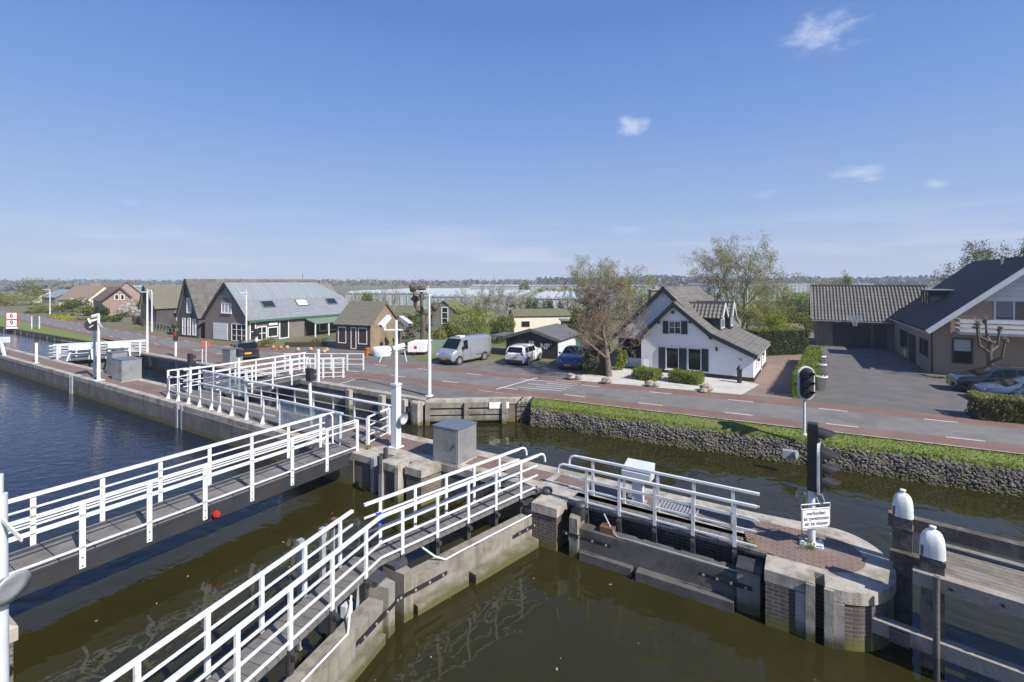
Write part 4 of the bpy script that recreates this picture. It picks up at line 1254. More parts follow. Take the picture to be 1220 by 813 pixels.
# ---- the brown brick house on the right
C0 = G(1108, 444.7); fd = Vector((.865, -.501, 0)); sd = Vector((.501, .865, 0))
bh = thing('brick_house', 'brown brick house with black slate roof, white balcony and white roof edge', 'house', C0 + fd * 5 + sd * 6)
W_, L_b = 10.4, 12.2
profile_wall(C0, fd, sd, [(0, 0), (W_, 0), (W_, 3.0), (W_ / 2, 7.55), (0, 3.0)], L_b).build('wall', 'brownbrick', bh)
gw = Wall(C0, fd); gw.n = -sd
b = along(fd); k0 = 4.55 / 5.2
pr = [(2.35, 4.78), (W_ - 2.35, 4.78), (W_ / 2, 7.5)]
b.add([gw.at(a, z, .05) for a, z in pr], [(0, 1, 2)]); b.add([gw.at(2.3, 4.76, .0), gw.at(W_ - 2.3, 4.76, .0), gw.at(W_ - 2.3, 4.76, .05), gw.at(2.3, 4.76, .05)], [(0, 1, 2, 3)])
b.build('gable_cladding', 'whitewood', bh)
for a0, sgn in ((0, 1), (W_, -1)):
    p = C0 + fd * a0 + Z * 3.0; q = C0 + fd * W_ / 2 + Z * 7.55; d = (q - p).normalized()
    b = along(sd); slab(b, p - d * .35 - sd * .75 + Z * .03, p - d * .35 + sd * (L_b + .3) + Z * .03, (q - p) + d * .35, .12); b.build('roof', 'blackslate', bh)
    b = MB(); b.bar(p - d * .38 - sd * .77 + Z * .0, q - sd * .77 + Z * .0, .06, .30, up=sd.cross(d)); b.build('bargeboard', 'whitepole', bh)
b = MB(); b.bar(C0 - fd * .30 + Z * 2.72 - sd * .7, C0 - fd * .30 + Z * 2.72 + sd * (L_b + .3), .12, .1); b.build('gutter', 'galv', bh)
b = MB(); b.tube(gw.at(.08, 0, .07), gw.at(.08, 2.7, .07), .045); b.build('downpipe', 'black', bh)
window(gw, gw.rect(1134, 403, 1159, 433.5), bh, 'woodframe', 'glassblind', (1, 0), .1)
a0, a1, z0, z1 = gw.rect(1135.5, 418.5, 1157.5, 432); panel(gw, a0, a1, z0, z1, .008, .02, 'lower_pane', 'glass', bh)
a0, a1, z0, z1 = gw.rect(1184, 346, 1232, 378)
a1 = min(a1, W_ - 2.5)
wn_ = window(gw, (a0, a1, z0 - .25, z1), bh, 'whitepole', 'glass', (2, 0), .09)
panel(gw, a0 + .1, a0 + 1.0, z0, z1 - .1, .006, .018, 'curtain', 'cabtop', wn_)
a0, a1, z0, z1 = gw.rect(1138, 377.5, 1190, 399)
z0, z1 = 2.72, 3.62
bal = along(fd); bal.obox(gw.at(a0, z0 - .02, .01), fd * (W_ - a0 - 1.2), gw.n * 1.0, Z * .16); bo = bal.build('balcony', 'whitepole', bh)
for i in range(3):
    zz = z0 + .14 + i * .29
    b = along(fd); b.obox(gw.at(a0, zz, 1.0), fd * (W_ - a0 - 1.2), gw.n * .05, Z * .22); b.obox(gw.at(a0 - .02, zz, .05), fd * .05, gw.n * .94, Z * .22); b.build('balcony_board', 'whitewood', bo)
b = MB()
for x in (a0 + .05, a0 + 2.2, a0 + 4.4): b.obox(gw.at(x, z0, .93), fd * .07, gw.n * .06, Z * .92)
b.build('balcony_post', 'black', bo)
sw = Wall(C0, sd); sw.n = -fd
for (u0, v0, u1, v1, nm) in ((1083.5, 392, 1091, 423, 'door'), (1096.5, 397, 1100, 422, 'window'), (1101.5, 397, 1106, 425, 'window'), (1073, 391, 1077, 413, 'window'), (1078, 389, 1081.5, 414, 'window')):
    a0, a1, z0, z1 = sw.rect(u0, v0, u1, v1)
    if nm == 'door':
        z0 = .02; dr = panel(sw, a0, a1, z0, 2.05, .06, .004, 'door', 'navy', bh); panel(sw, a0 + .1, a0 + .16, 1.0, 1.08, .05, .065, 'handle', 'galv', dr)
    else: window(sw, (a0, a1, max(z0, .5), 2.1), bh, 'woodframe', 'glass', (1, 0), .07)
# flat roofed box dormer
kx = 1.55
dp = C0 + sd * 6.0 + fd * 1.15
b = along(sd); b.obox(dp + Z * 3.4, fd * 2.6, sd * 2.8, Z * 1.95); dmr = b.build('dormer', 'blackslate', bh)
b = along(sd); b.obox(dp - fd * .12 - sd * .1 + Z * 5.355, fd * 2.9, sd * 3.0, Z * .07); b.build('dormer_roof', 'galv', dmr)
dw = Wall(dp, sd); dw.n = -fd
window(dw, (.2, 2.6, 4.3, 5.25), dmr, 'woodframe', 'glass', (3, 0), .07, name='dormer_window')
b = MB(); pz = C0 + fd * 4.6 + sd * 4.2; b.tube(pz + Z * 6.9, pz + Z * 7.5, .06); b.tube(pz + Z * 7.5, pz + Z * 7.62, .1); b.build('vent_pipe', 'galv', bh)

# ---- garage wing with pantile roof
Gr = C0 + sd * 12.6; Gl = Gr - fd * 5.75
ga = thing('garage', 'brick garage with striped grey pantile roof and wide dark door', 'garage', Gl + fd * 2.8 + sd * 2.5)
profile_wall(Gl, fd, sd, [(0, 0), (8.4, 0), (8.4, 2.5), (0, 2.5)], 5.6).build('wall', 'garagebrick', ga)
e0, e1 = Gl - fd * .45 - sd * .45 + Z * 2.42, Gl + fd * 8.6 - sd * .45 + Z * 2.42
ridge = 5.55
up = sd * 3.3 + Z * (ridge - 2.42)


def pantile(name, e0, e1, up, ncol, nrow, amp, mat, parent):
    b = MB(); per = 8; nx = ncol * per; V = []
    n_ = (e1 - e0).cross(up).normalized(); n_ = n_ if n_.z > 0 else -n_
    for j in range(nrow):
        for q in (0, 1):
            f = (j + q) / nrow
            for i in range(nx + 1):
                ph = 2 * math.pi * (i % per) / per
                h = amp * (max(math.sin(ph), -.45)) + .03 * (1 - q)
                V.append(e0 + (e1 - e0) * (i / nx) + up * f + n_ * (h + amp))
    k = nx + 1
    Fc = [(r * k + i, r * k + i + 1, (r + 1) * k + i + 1, (r + 1) * k + i) for r in range(2 * nrow - 1) for i in range(nx)]
    b.add(V, Fc, 0, False); b.quad(e0, e1, e1 + up, e0 + up)
    return b.build(name, mat, parent)


pantile('roof', e0, e1, up, 34, 11, .055, 'pantile', ga)
pantile('rear_roof', e1 + sd * 6.6, e0 + sd * 6.6, -sd * 3.3 + Z * (ridge - 2.42), 34, 2, .05, 'pantile', ga)
b = along(fd); b.bar(e0 + up + Z * .12, e1 + up + Z * .12, .25, .14); b.build('ridge_tiles', 'pantile', ga)
b = along(sd); b.add([Gl - fd * .02 + Z * 2.5, Gl - fd * .02 + sd * 5.6 + Z * 2.5, Gl - fd * .02 + sd * 2.85 + Z * (ridge - .1)], [(0, 1, 2)]); b.build('gable', 'garagebrick', ga)
b = MB(); b.bar(e0 - sd * .05 - Z * .03, e1 - sd * .05 - Z * .03, .12, .1); b.bar(e0 + Z * .06 - fd * .02, e0 + up + Z * .1 - fd * .02, .05, .2); b.build('gutter', 'galv', ga)
gwl = Wall(Gl, fd); gwl.n = -sd
panel(gwl, 1.25, 4.1, .03, 2.15, .05, .005, 'garage_door', 'garagedoor', ga)
dr = panel(gwl, 4.3, 5.25, .03, 2.15, .05, .005, 'door', 'navy', ga); panel(gwl, 4.4, 4.45, 1.0, 1.15, .05, .055, 'handle', 'galv', dr)
# basketball hoop under the eave
hp = thing('basketball_hoop', 'basketball hoop with pale net hung from the garage eave', 'basketball hoop', gwl.at(2.85, 2.4, .7))
b = MB(); b.obox(gwl.at(2.4, 2.4, .64), fd * .9, gwl.n * .02, Z * .6); b.build('backboard', 'mesh', hp)
b = MB(); b.bar(gwl.at(2.85, 2.45, .3), gwl.at(2.85, 2.6, .64), .06, .06); b.build('bracket', 'black', hp)
b = MB()
for i in range(16):
    a = 2 * math.pi * i / 16; a2 = 2 * math.pi * (i + 1) / 16; c = gwl.at(2.85, 2.45, .92)
    b.tube(c + Vector((.22 * math.cos(a), .22 * math.sin(a), 0)), c + Vector((.22 * math.cos(a2), .22 * math.sin(a2), 0)), .015, n=5)
b.build('ring', 'orange', hp)
b = MB(); c = gwl.at(2.85, 2.45, .92)
for i in range(12):
    for q in (-1, 1):
        a = 2 * math.pi * i / 12; a2 = a + q * .5
        b.tube(c + Vector((.22 * math.cos(a), .22 * math.sin(a), 0)), c + Vector((.13 * math.cos(a2), .13 * math.sin(a2), -.42)), .008, n=4, caps=False)
b.build('net', 'white', hp)

# ---- black shed with the white letters
S0 = G(664, 428.5); sf = Vector((-.9, .436, 0)); ss = Vector((.436, .9, 0))
shd = thing('black_shed', 'low black boarded shed with white letters and grey felt roof', 'shed', S0 + sf * 2.2 + ss * 2.5)
gable_house(shd, S0, sf, ss, 4.4, 5.7, (1.48, 1.5), 2.18, 'blackwood', 'felt', .5, .25, .18, 'felt', .06)
fw = Wall(S0, sf); fw.n = -ss
a0, a1, z0, z1 = fw.rect(629.8, 405.5, 637, 416); window(fw, (a0, a1, z0, z1), shd, 'woodframe', 'glassblind', (2, 0), .04)
a0, a1, z0, z1 = fw.rect(644.5, 409, 657, 417.5); zc = (z0 + z1) / 2
text_part('lettering', 'NP', .62, 'signwhite', shd, fw.at((a0 + a1) / 2 + .1, zc, .012), -sf, Z)
b = MB(); c_ = fw.at(a0 + .0, z1 - .1, .012); b.obox(c_, sf * .05, fw.n * .01, Z * .09); b.build('lettering_mark', 'signwhite', shd)
s2 = Wall(S0, ss); s2.n = -sf
panel(s2, .1, 4.4, .02, 1.42, .03, .003, 'white_side', 'whitewood', shd)
for i in range(6): window(s2, (.35 + i * .55 + (.25 if i > 2 else 0), .8 + i * .55 + (.25 if i > 2 else 0), .62, 1.3), shd, 'frame', 'glass', (1, 0), .04)
panel(s2, 4.45, 5.6, .02, 1.42, .04, .003, 'green_door', 'greenpaint', shd)
b = along(sf); q = S0 + sf * 4.4; b.obox(q + Z * 1.5 + ss * .2, sf * 1.7, ss * 3, Z * .06); b.build('canopy', 'felt', shd)
b = MB()
for x in (.1, 1.6): b.bar(q + sf * x + ss * .25, q + sf * x + ss * .25 + Z * 1.5, .1, .1)
b.build('canopy_post', 'galv', shd)

# ---- cream mobile home behind the shed
P = at(612.5, 400, 52); P.z = 0
cm = thing('mobile_home', 'cream clad mobile home with mossy roof behind the black shed', 'mobile home', P + Vector((3, 1.5, 0)))
tm = Vector((.985, .17, 0)).normalized(); sm_ = Vector((-.17, .985, 0)).normalized()
gable_house(cm, P + tm * 0, sm_, tm, 3.0, 6.3, 2.25, 2.9, 'creamwall', 'mossroof', .5, .15, .12, None, .06)
cw = Wall(P, tm)
window(cw, cw.rect(621.5, 383, 631, 389.5), cm, 'woodframe', 'glass', (2, 0), .06)
b = along(sm_); b.obox(P - tm * .03, tm * .025, sm_ * 3.0, Z * 2.25); b.build('end_wall', 'woodframe', cm)
P = at(700, 398, 50); P.z = 0
b = along((1, 0)); b.obox(P - Vector((2.6, 0, 0)), (3.2, 0, 0), (0, 2, 0), (0, 0, 1.9)); b.obox(P - Vector((2.8, .2, -1.9)), (3.6, 0, 0), (0, 2.4, 0), (0, 0, .12))
solo(b, 'timber_shed', 'wood', 'low weathered board shed beside the cream mobile home', 'shed', P)

# ---- left cluster: workshop with long grey roof
Ef = Vector((.891, -.453, 0)); Es = Vector((.453, .891, 0))
A0 = G(244.3, 404)
ws = thing('workshop', 'brick workshop shop with long pale grey sheet roof, skylights and green gutter', 'shop building', A0 + Ef * 3.5 + Es * 6)
Wd, Ln = 7.05, 13.4
profile_wall(A0, Ef, Es, [(0, 0), (Wd, 0), (Wd, 2.25), (Wd / 2, 5.8), (0, 2.25)], Ln).build('wall', 'greybrick', ws)
rp = A0 + Ef * Wd / 2 + Z * 5.83
for a0, sgn in ((0, -1), (Wd, 1)):
    pe = A0 + Ef * (a0 + sgn * .2) + Z * 2.1; pk = A0 + Ef * (Wd / 2 + sgn * 1.9) + Z * 4.05
    b = along(Es); slab(b, pe - Es * .2, pe + Es * (Ln + .4), pk - pe, .1); b.build('roof', 'roofsheet2', ws)
    b = along(Es)
    n_ = (pk - pe)
    up2 = rp - pk
    P_ = [pk - Es * .2, pk + Es * (Ln + .4), rp + Es * (Ln - 2.2), rp - Es * .2]
    lift = Z * .1
    b.add([p + lift for p in P_] + P_, [(0, 1, 2, 3), (7, 6, 5, 4), (0, 4, 5, 1), (1, 5, 6, 2), (2, 6, 7, 3), (3, 7, 4, 0)]); b.build('upper_roof', 'roofsheet', ws)
    for p, q in ((pe, pk), (pk, rp)):
        d = (q - p).normalized(); b = MB(); b.bar(p - Es * .23, q - Es * .23, .06, .22, up=Es.cross(d)); b.build('bargeboard', 'navy', ws)
b = along(Es); pe = A0 + Ef * (Wd + .28) + Z * 2.0; b.obox(pe - Es * .1, Es * (Ln + .2), Ef * .1, Z * .2); b.build('gutter', 'greenpaint', ws)
SL = (A0 + Ef * (Wd / 2 + 1.9) + Z * 4.05) - (A0 + Ef * (Wd + .2) + Z * 2.1)
nS = (Es.cross(SL)).normalized(); nS = nS if nS.z > 0 else -nS
for x, mt in ((2.2, 'glass'), (6.4, 'lamp'), (10.6, 'glass')):
    o = A0 + Ef * (Wd + .2) + Z * 2.1 + Es * x + SL * .58 + nS * .09
    b = along(Es); b.obox(o, Es * 1.5, SL * .34, nS * .10); sk = b.build('skylight', 'cabtop', ws)
    b = along(Es); b.obox(o + Es * .12 + SL * .03 + nS * .10, Es * 1.26, SL * .28, nS * .012); b.build('pane', mt, sk)
fwl = Wall(A0, Ef); fwl.n = -Es
panel(fwl, *fwl.rect(254.5, 385, 271.5, 404.5), .05, .005, 'roller_door', 'whitewood', ws)
window(fwl, fwl.rect(264, 361, 276, 373), ws, 'frame', 'glassblind', (3, 0), .06, 'signwhite')
window(fwl, fwl.rect(276, 386, 294.5, 407), ws, 'frame', 'glass', (3, 2), .07)
b = along(Ef); b.add([fwl.at(Wd / 2 - 1.25, 4.35, .03), fwl.at(Wd / 2 + 1.25, 4.35, .03), fwl.at(Wd / 2, 5.65, .03)], [(0, 1, 2)]); b.build('gable_cladding', 'cabtop', ws)
swl = Wall(A0 + Ef * Wd, Es); swl.n = Ef
for i, (a0, a1, z0, z1) in enumerate(((.15, .8, .1, 2.0), (.9, 2.0, .1, 1.5), (2.1, 3.3, .3, 1.35), (3.45, 4.6, .02, 2.0))):
    window(swl, (a0, a1, z0, z1), ws, 'frame', 'glass', (2 if i == 1 else 1, 1 if i < 2 else 0), .09)
sb_ = panel(swl, 2.1, 3.3, 1.45, 1.9, .06, .01, 'shop_sign', 'woodframe', ws)
panel(swl, 2.2, 3.2, 1.53, 1.82, .012, .072, 'sign_face', 'signwhite', sb_)
b = along(Es); b.obox(swl.at(6.5, 1.95, .0), Es * 6.2, Ef * 1.9 + Z * -.55, Z * .07); cn_ = b.build('canopy', 'greenroof', ws)
for a0 in (6.55, 8.4, 10.4, 12.6):
    b = MB(); b.bar(swl.at(a0, 0, 1.8), swl.at(a0, 1.45, 1.8), .1, .1); b.build('canopy_post', 'frame', cn_)
panel(swl, 6.6, 12.6, .02, 1.4, .03, .003, 'veranda_wall', 'woodframe', ws)
for a0 in (8.6, 10.0): window(swl, (a0, a0 + 1.2, .3, 1.35), ws, 'frame', 'glass', (1, 0), .08)
panel(swl, 12.7, 13.3, .6, 1.2, .03, .006, 'vent_window', 'frame', ws)

# dark gable house behind the workshop
D0 = G(212.5, 401)
dh = thing('gable_house', 'dark brick gable house with tall white windows beside the workshop', 'house', D0 + Ef * 2 + Es * 6)
wdD = 3.75
gable_house(dh, D0, Ef, Es, wdD, 17, (2.3, 2.2), 6.25, 'darkbrick', 'oldtile', .42, .2, .2, 'navy', .1)
dwl = Wall(D0, Ef); dwl.n = -Es
for r_ in ((222.7, 355, 228.3, 373.5), (217.5, 379, 221, 399), (223.8, 379, 227.3, 399.5), (229.8, 380, 233.7, 400)): window(dwl, dwl.rect(*r_), dh, 'frame', 'glassblind', (1, 1), .07)
b = MB()
tp = D0 + Ef * wdD * .42 + Es * 15 + Z * 6.3
b.tube(tp, tp + Z * .9, .1); b.bar(tp - Es * 5 + Z * .25, tp + Z * .3, .06, .06); b.build('roof_rail', 'galv', dh)

# small yellow brick house with dark front
Y0 = G(441.6, 418.5); yf = Vector((-.93, .36, 0)).normalized(); ys = Vector((.36, .93, 0)).normalized()
yh = thing('annex_house', 'small yellow brick cottage with mossy tiled roof and dark glazed front', 'cottage', Y0 + yf * 2 + ys * 2)
gable_house(yh, Y0, ys, yf, 4.1, 3.75, 2.35, 4.15, 'yellowbrick', 'browntile', .5, .3, .12, 'browntile', .08)
yw = Wall(Y0, yf); yw.n = -ys
panel(yw, .05, 3.7, .02, 2.3, .03, .003, 'dark_front', 'woodframe', yh)
for a0, a1 in ((.35, 1.3), (1.5, 2.1), (2.6, 3.5)): window(yw, (a0, a1, .55 if a0 != 1.5 else .1, 2.0), yh, 'frame', 'glass', (1, 0), .07)
# green boarded barn among the trees
P = at(512, 405, 56); P.z = 0
gbn = thing('green_barn', 'green grey boarded barn with one tall window among the trees', 'barn', P + Vector((1.5, 2, 0)))
gable_house(gbn, P, Vector((1, -.1, 0)).normalized(), Vector((.1, 1, 0)).normalized(), 3.3, 6, 2.4, 3.75, 'greenwood', 'mossroof', .5, .2, .15, None, .08)
gwn = Wall(P, Vector((1, -.1, 0))); window(gwn, gwn.rect(526, 366, 534, 386), gbn, 'frame', 'glass', (1, 2), .08)
# far left houses
P = G(122, 378); t_ = Vector((.98, .2, 0)).normalized(); s_ = Vector((-.75, .66, 0)).normalized()
h1 = thing('brown_house', 'brown tiled gable house with two small white windows beyond the road', 'house', P + Vector((2, 5, 0)))
gable_house(h1, P, t_, s_, 4.3, 9, (2.8, 3.4), 5.0, 'brownbrick', 'reddish', .62, .3, .3, 'woodframe', .12)
w1 = Wall(P, t_)
for r_ in ((136.5, 351, 142, 357.5), (143.5, 351, 148.5, 357.5)): window(w1, w1.rect(*r_), h1, 'frame', 'glass', (1, 0), .1)
P = at(70, 372, 118); P.z = 0
h2 = thing('thatched_house', 'pale walled house with brown roof and stout chimney far down the road', 'house', P + Vector((4, 3, 0)))
gable_house(h2, P, Vector((.25, .97, 0)).normalized(), Vector((.97, -.25, 0)).normalized(), 8, 9, 1.6, 5.0, 'creamwall', 'thatch', .5, .3, .3, None, .2)
chimney(h2, (P + Vector((6.6, 2.8, 0)))[:2], 1.3, 3, 6.0, 'brownbrick')
b = along((1, 0)); b.obox(P + Vector((4.5, -1.8, 0)), (4.2, -.9, 0), (.2, .8, 0), (0, 0, 2.0)); b.build('white_extension', 'render_white', h2)
P = at(107, 372, 122); P.z = 0
h3_ = thing('brown_house', 'brown roofed house standing behind the gable house with two small windows', 'house', P + Vector((4, 3, 0)))
gable_house(h3_, P, Vector((.25, .97, 0)).normalized(), Vector((.97, -.25, 0)).normalized(), 8, 6.6, 2.6, 5.9, 'brownbrick', 'browntile', .5, .3, .3, None, .2)
P = at(50, 375, 135); P.z = 0
h4 = thing('blue_barn', 'low barn with blue grey roof far down the road', 'barn', P + Vector((3, 3, 0)))
gable_house(h4, P, Vector((.3, .95, 0)).normalized(), Vector((.95, -.3, 0)).normalized(), 8, 5.5, 1.6, 3.6, 'greenwood', 'roofsheet', .5, .3, .3, None, .2)
P = at(17, 377, 140); P.z = 0
h5 = thing('low_barn', 'low thatched barn at the far left edge beyond the road', 'barn', P + Vector((3, 3, 0)))
gable_house(h5, P, Vector((.3, .95, 0)).normalized(), Vector((.95, -.3, 0)).normalized(), 8, 8, 1.2, 3.4, 'creamwall', 'thatch', .5, .3, .3, None, .2)
P = G(168, 388); t_ = Vector((.9, -.43, 0)).normalized(); s_ = Vector((.43, .9, 0)).normalized()
h6 = thing('slate_house', 'dark fronted house with grey brown roof behind the lamp post', 'house', P + Vector((2, 4, 0)))
gable_house(h6, P, t_, s_, 3.6, 14, 2.5, 5.4, 'darkbrick', 'browntile', .3, .3, .3, 'navy', .12)
P = G(189, 386); h7 = thing('black_cottage', 'low black cottage with brown thatched roof beside the dark gable house', 'cottage', P + Vector((2, 3, 0)))
gable_house(h7, P, s_, t_, 5, 4.6, 1.9, 4.6, 'darkbrick', 'thatch', .5, .5, .3, None, .22)
w7 = Wall(P, t_)
for a0 in (.5, 1.6, 2.7, 3.8): window(w7, (a0, a0 + .55, .6, 1.5), h7, 'frame', 'glassblind', (1, 0), .08)


# ---- greenhouses
def greenhouse(P, tx, W, D, n, ze, zr_, label):
    P = Vector((P[0], P[1], 0)); tx = Vector((tx[0], tx[1], 0)).normalized(); ty = Vector((-tx.y, tx.x, 0))
    gh = thing('greenhouse', label, 'greenhouse', P + tx * W / 2, 'glass greenhouses in the fields')
    b = along(tx)
    for o, d, L in ((P, tx, W), (P, ty, D), (P + tx * W, ty, D), (P + ty * D, tx, W)): b.quad(o, o + d * L, o + d * L + Z * ze, o + Z * ze)
    b.build('glass_wall', 'glasswall', gh)
    b = along(tx)
    for i in range(n):
        a, c = P + tx * (W * i / n), P + tx * (W * (i + 1) / n); m = (a + c) / 2
        b.quad(a + Z * ze, m + Z * zr_, m + ty * D + Z * zr_, a + ty * D + Z * ze); b.quad(m + Z * zr_, c + Z * ze, c + ty * D + Z * ze, m + ty * D + Z * zr_)
        b.add([a + Z * ze, c + Z * ze, m + Z * zr_], [(0, 1, 2)])
    b.build('glass_roof', 'glasshouse', gh)
    b = MB()
    for i in range(n + 1): b.box(P + tx * (W * i / n) - ty * .05, .16, .16, 0, ze, tx)
    b.bar(P + Z * ze - ty * .06, P + tx * W + Z * ze - ty * .06, .15, .2)
    b.build('gutter_frame', 'galv', gh)
    return gh


greenhouse(at(630, 378, 95), (1, -.12), 22, 60, 14, 2.7, 3.25, 'nearest glass greenhouse behind the cream mobile home')
greenhouse(at(505, 372, 105), (1, -.1), 20, 60, 12, 2.8, 3.4, 'glass greenhouse behind the white blossom trees')
greenhouse(at(412, 372, 125), (1, -.1), 22, 60, 12, 3.0, 3.6, 'glass greenhouse seen behind the small yellow brick cottage')
greenhouse(at(560, 352, 230), (1, -.05), 90, 40, 40, 4.0, 4.5, 'long low far greenhouse beyond the bare tree')
greenhouse(at(838, 360, 150), (1, -.1), 24, 60, 14, 3.4, 4.0, 'glass greenhouse behind the white house dormers')
greenhouse(at(845, 350, 270), (1, -.05), 90, 40, 40, 4.4, 5.0, 'long far greenhouse behind the birch and the garage')
greenhouse(at(150, 362, 190), (1, -.1), 20, 50, 10, 3.8, 4.5, 'glass greenhouse behind the brown gable house')

# ------------------------------------------------------------------ cabinets, masts, signals on the lock
def cabinet(c, t, dx, dy, h, label, slope=0.0, group=None):
    c = Vector((c[0], c[1], 0)); t = Vector((t[0], t[1], 0)).normalized(); q = Vector((-t.y, t.x, 0))
    cb_ = thing('control_cabinet', label, 'cabinet', c, 'grey control cabinets beside the lock')
    b = along(t); b.box(c, dx + .04, dy + .04, .004, .05, t); b.build('base', 'concrete', cb_)
    b = along(t); b.box(c, dx, dy, .05, h - .03, t); b.build('case', 'cabinet', cb_)
    b = along(t); b.box(c, dx + .05, dy + .05, h - .03, h + .005, t); b.build('lid', 'cabtop', cb_)
    fr_ = c - q * (dy / 2 + .004)
    b = along(t); b.obox(fr_ - t * (dx / 2 - .05) + Z * .1, t * (dx - .1), -q * .012, Z * (h - .2)); dr = b.build('door', 'cabinet', cb_)
    b = MB(); b.obox(fr_ + t * (dx / 2 - .16) - q * .012 + Z * h * .5, t * .03, -q * .03, Z * .12); b.build('handle', 'steel', dr)
    return cb_


cabinet(LK(-10.15, 12.78), E, 1.05, 1.02, 1.20, 'large grey steel control cabinet on the island between bridge and gate')
cabinet(G(144, 453.5) + N * .3, E, 1.45, 1.0, 1.32, 'grey steel control cabinet with dark side, nearest the mast on the left island')
cabinet(G(128, 447) + N * .5, E, .95, .8, 1.45, 'tall grey steel control cabinet standing behind another one on the left island')
cabinet(G(272, 436) + N * .3, N, .9, 1.0, 1.2, 'grey steel control cabinet on the quay in front of the dark parked car')

# pedestal with sloping top beside the open gate
pb = thing('control_pedestal', 'pale grey pedestal with wide sloping head on the island behind the gate railing', 'control box', LK(-3.9, 12.85))
b = MB(); c = LK(-3.9, 12.85)
b.obox(c - E * .13 - N * .13 + Z * .03, E * .26, N * .26, Z * .62); b.build('column', 'whitepole', pb)
b = MB(); k0 = [c - E * .16 - N * .25, c + E * .3 - N * .25, c + E * .3 + N * .28, c - E * .36 + N * .28, ]
V = [c - E * .36 - N * .25 + Z * .66, c + E * .36 - N * .25 + Z * .66, c + E * .36 + N * .28 + Z * .66, c - E * .36 + N * .28 + Z * .66,
     c - E * .38 - N * .26 + Z * .90, c + E * .38 - N * .26 + Z * .90, c + E * .38 + N * .29 + Z * 1.06, c - E * .38 + N * .29 + Z * 1.06]
b.add(V, [(3, 2, 1, 0), (4, 5, 6, 7), (0, 1, 5, 4), (1, 2, 6, 5), (2, 3, 7, 6), (3, 0, 4, 7)]); b.build('head', 'whitepole', pb)
b = MB(); b.obox(c - E * .2 - N * .2, E * .4, N * .4, Z * .035); b.build('foot_plate', 'galv', pb)


def pole_base(u, v): return G(u, v)


# camera mast on the island
c = G(472, 533)
cm_ = thing('camera_mast', 'white mast with two security cameras and a thick square foot on the island', 'mast', c)
b = MB(); b.box(c, .42, .42, .006, .03, E); [b.box(c + E * dx + N * dy, .05, .05, .03, .06, E) for dx in (-.16, .16) for dy in (-.16, .16)]; b.build('foot_plate', 'whitepole', cm_)
b = MB(); b.box(c, .25, .25, .03, 2.25, E); b.box(c, .30, .30, 2.25, 2.32, E); b.build('column', 'whitepole', cm_)
b = MB(); b.tube(c + Z * 2.3, c + Z * 4.62, .065, .055, 12); b.build('pole', 'white', cm_)
zc = zof(393, c.y)
b = MB(); b.bar(c - Vector((.42, .05, 0)) + Z * zc, c + Vector((.33, .02, 0)) + Z * zc, .05, .05)
for x in (-.40, .32): b.bar(c + Vector((x, 0, zc)), c + Vector((x, 0, zc + .22)), .06, .06)
b.build('cross_arm', 'white', cm_)
for x, dd in ((-.40, Vector((-.45, -.75, -.65))), (.32, Vector((.75, -.5, -.42)))):
    p = c + Vector((x, 0, zc + .30)); d_ = dd.normalized()
    b = MB(); b.bar(p - d_ * .26, p + d_ * .26, .15, .13); b.bar(p - d_ * .22 + Z * .09, p + d_ * .34 + Z * .09, .19, .025); cmr = b.build('camera', 'white', cm_)
    b = MB(); b.disc(p + d_ * .265, d_, .05, .02, 12); b.build('lens', 'black', cmr)
zc = zof(418, c.y)
b = MB(); b.bar(c + Vector((-.6, 0, zc - .15)), c + Vector((.3, 0, zc + .1)), .04, .04); b.bar(c + Vector((.3, .0, zc)), c + Vector((.38, .02, zc - .4)), .03, .03)
b.bar(c + Vector((-.5, 0, zc - .15)), c + Vector((-.6, -.05, zc - .42)), .03, .03); b.bar(c + Vector((-.1, -.1, zc + .1)), c + Vector((.25, .2, zc + .2)), .12, .12)
b.build('antenna_bracket', 'white', cm_)
b = MB(); p = c + Vector((.2, -.1, zof(497, c.y))); d_ = Vector((.9, -.45, -.1)).normalized()
b.lathe([(.0, -.02), (.10, 0), (.2, .12), (.21, .15)], (0, 0, 0), 16)
rot = d_.to_track_quat('Z', 'Y').to_matrix()
b.v = [tuple(rot @ Vector(v) + p) for v in b.v]; b.build('loudspeaker', 'galv', cm_)

# lamp pole on the quay by the road
c = G(511.5, 472)
lp = thing('light_mast', 'tall slim white light mast with flat lamp head on the quay', 'light mast', c)
b = MB(); b.tube(c + Z * .03, c + Z * 2.75, .105, .10, 12); b.tube(c + Z * 2.75, c + Z * zof(350, c.y), .065, .05, 12); b.build('pole', 'white', lp)
b = MB(); b.disc(c + Z * .02, Z, .22, .035, 14); b.build('foot_plate', 'white', lp)
b = MB(); zt = zof(347, c.y); b.bar(c + Vector((-.5, .05, zt)), c + Vector((.18, -.02, zt)), .16, .07); b.bar(c + Vector((-.06, 0, zt)), c + Vector((-.06, 0, zt + .28)), .04, .04); b.build('lamp_head', 'white', lp)
for (u, vb, vt, r_, lab, head) in ((293.5, 424, 349, .075, 'slim white light mast in front of the brick workshop', 1), (175.5, 420, 348, .095, 'white light mast beside the road and the far channel bridge', 1)):
    c = G(u, vb); lp = thing('light_mast', lab, 'light mast', c)
    zt = zof(vt, c.y); b = MB(); b.tube(c, c + Z * zt, r_ * 1.1, r_ * .7, 10); b.build('pole', 'white', lp)
    b = MB(); b.bar(c + Vector((-.45, 0, zt)), c + Vector((.12, 0, zt)), .16, .08); b.bar(c + Z * zt, c + Z * (zt + .3), .04, .04); b.build('lamp_head', 'white', lp)
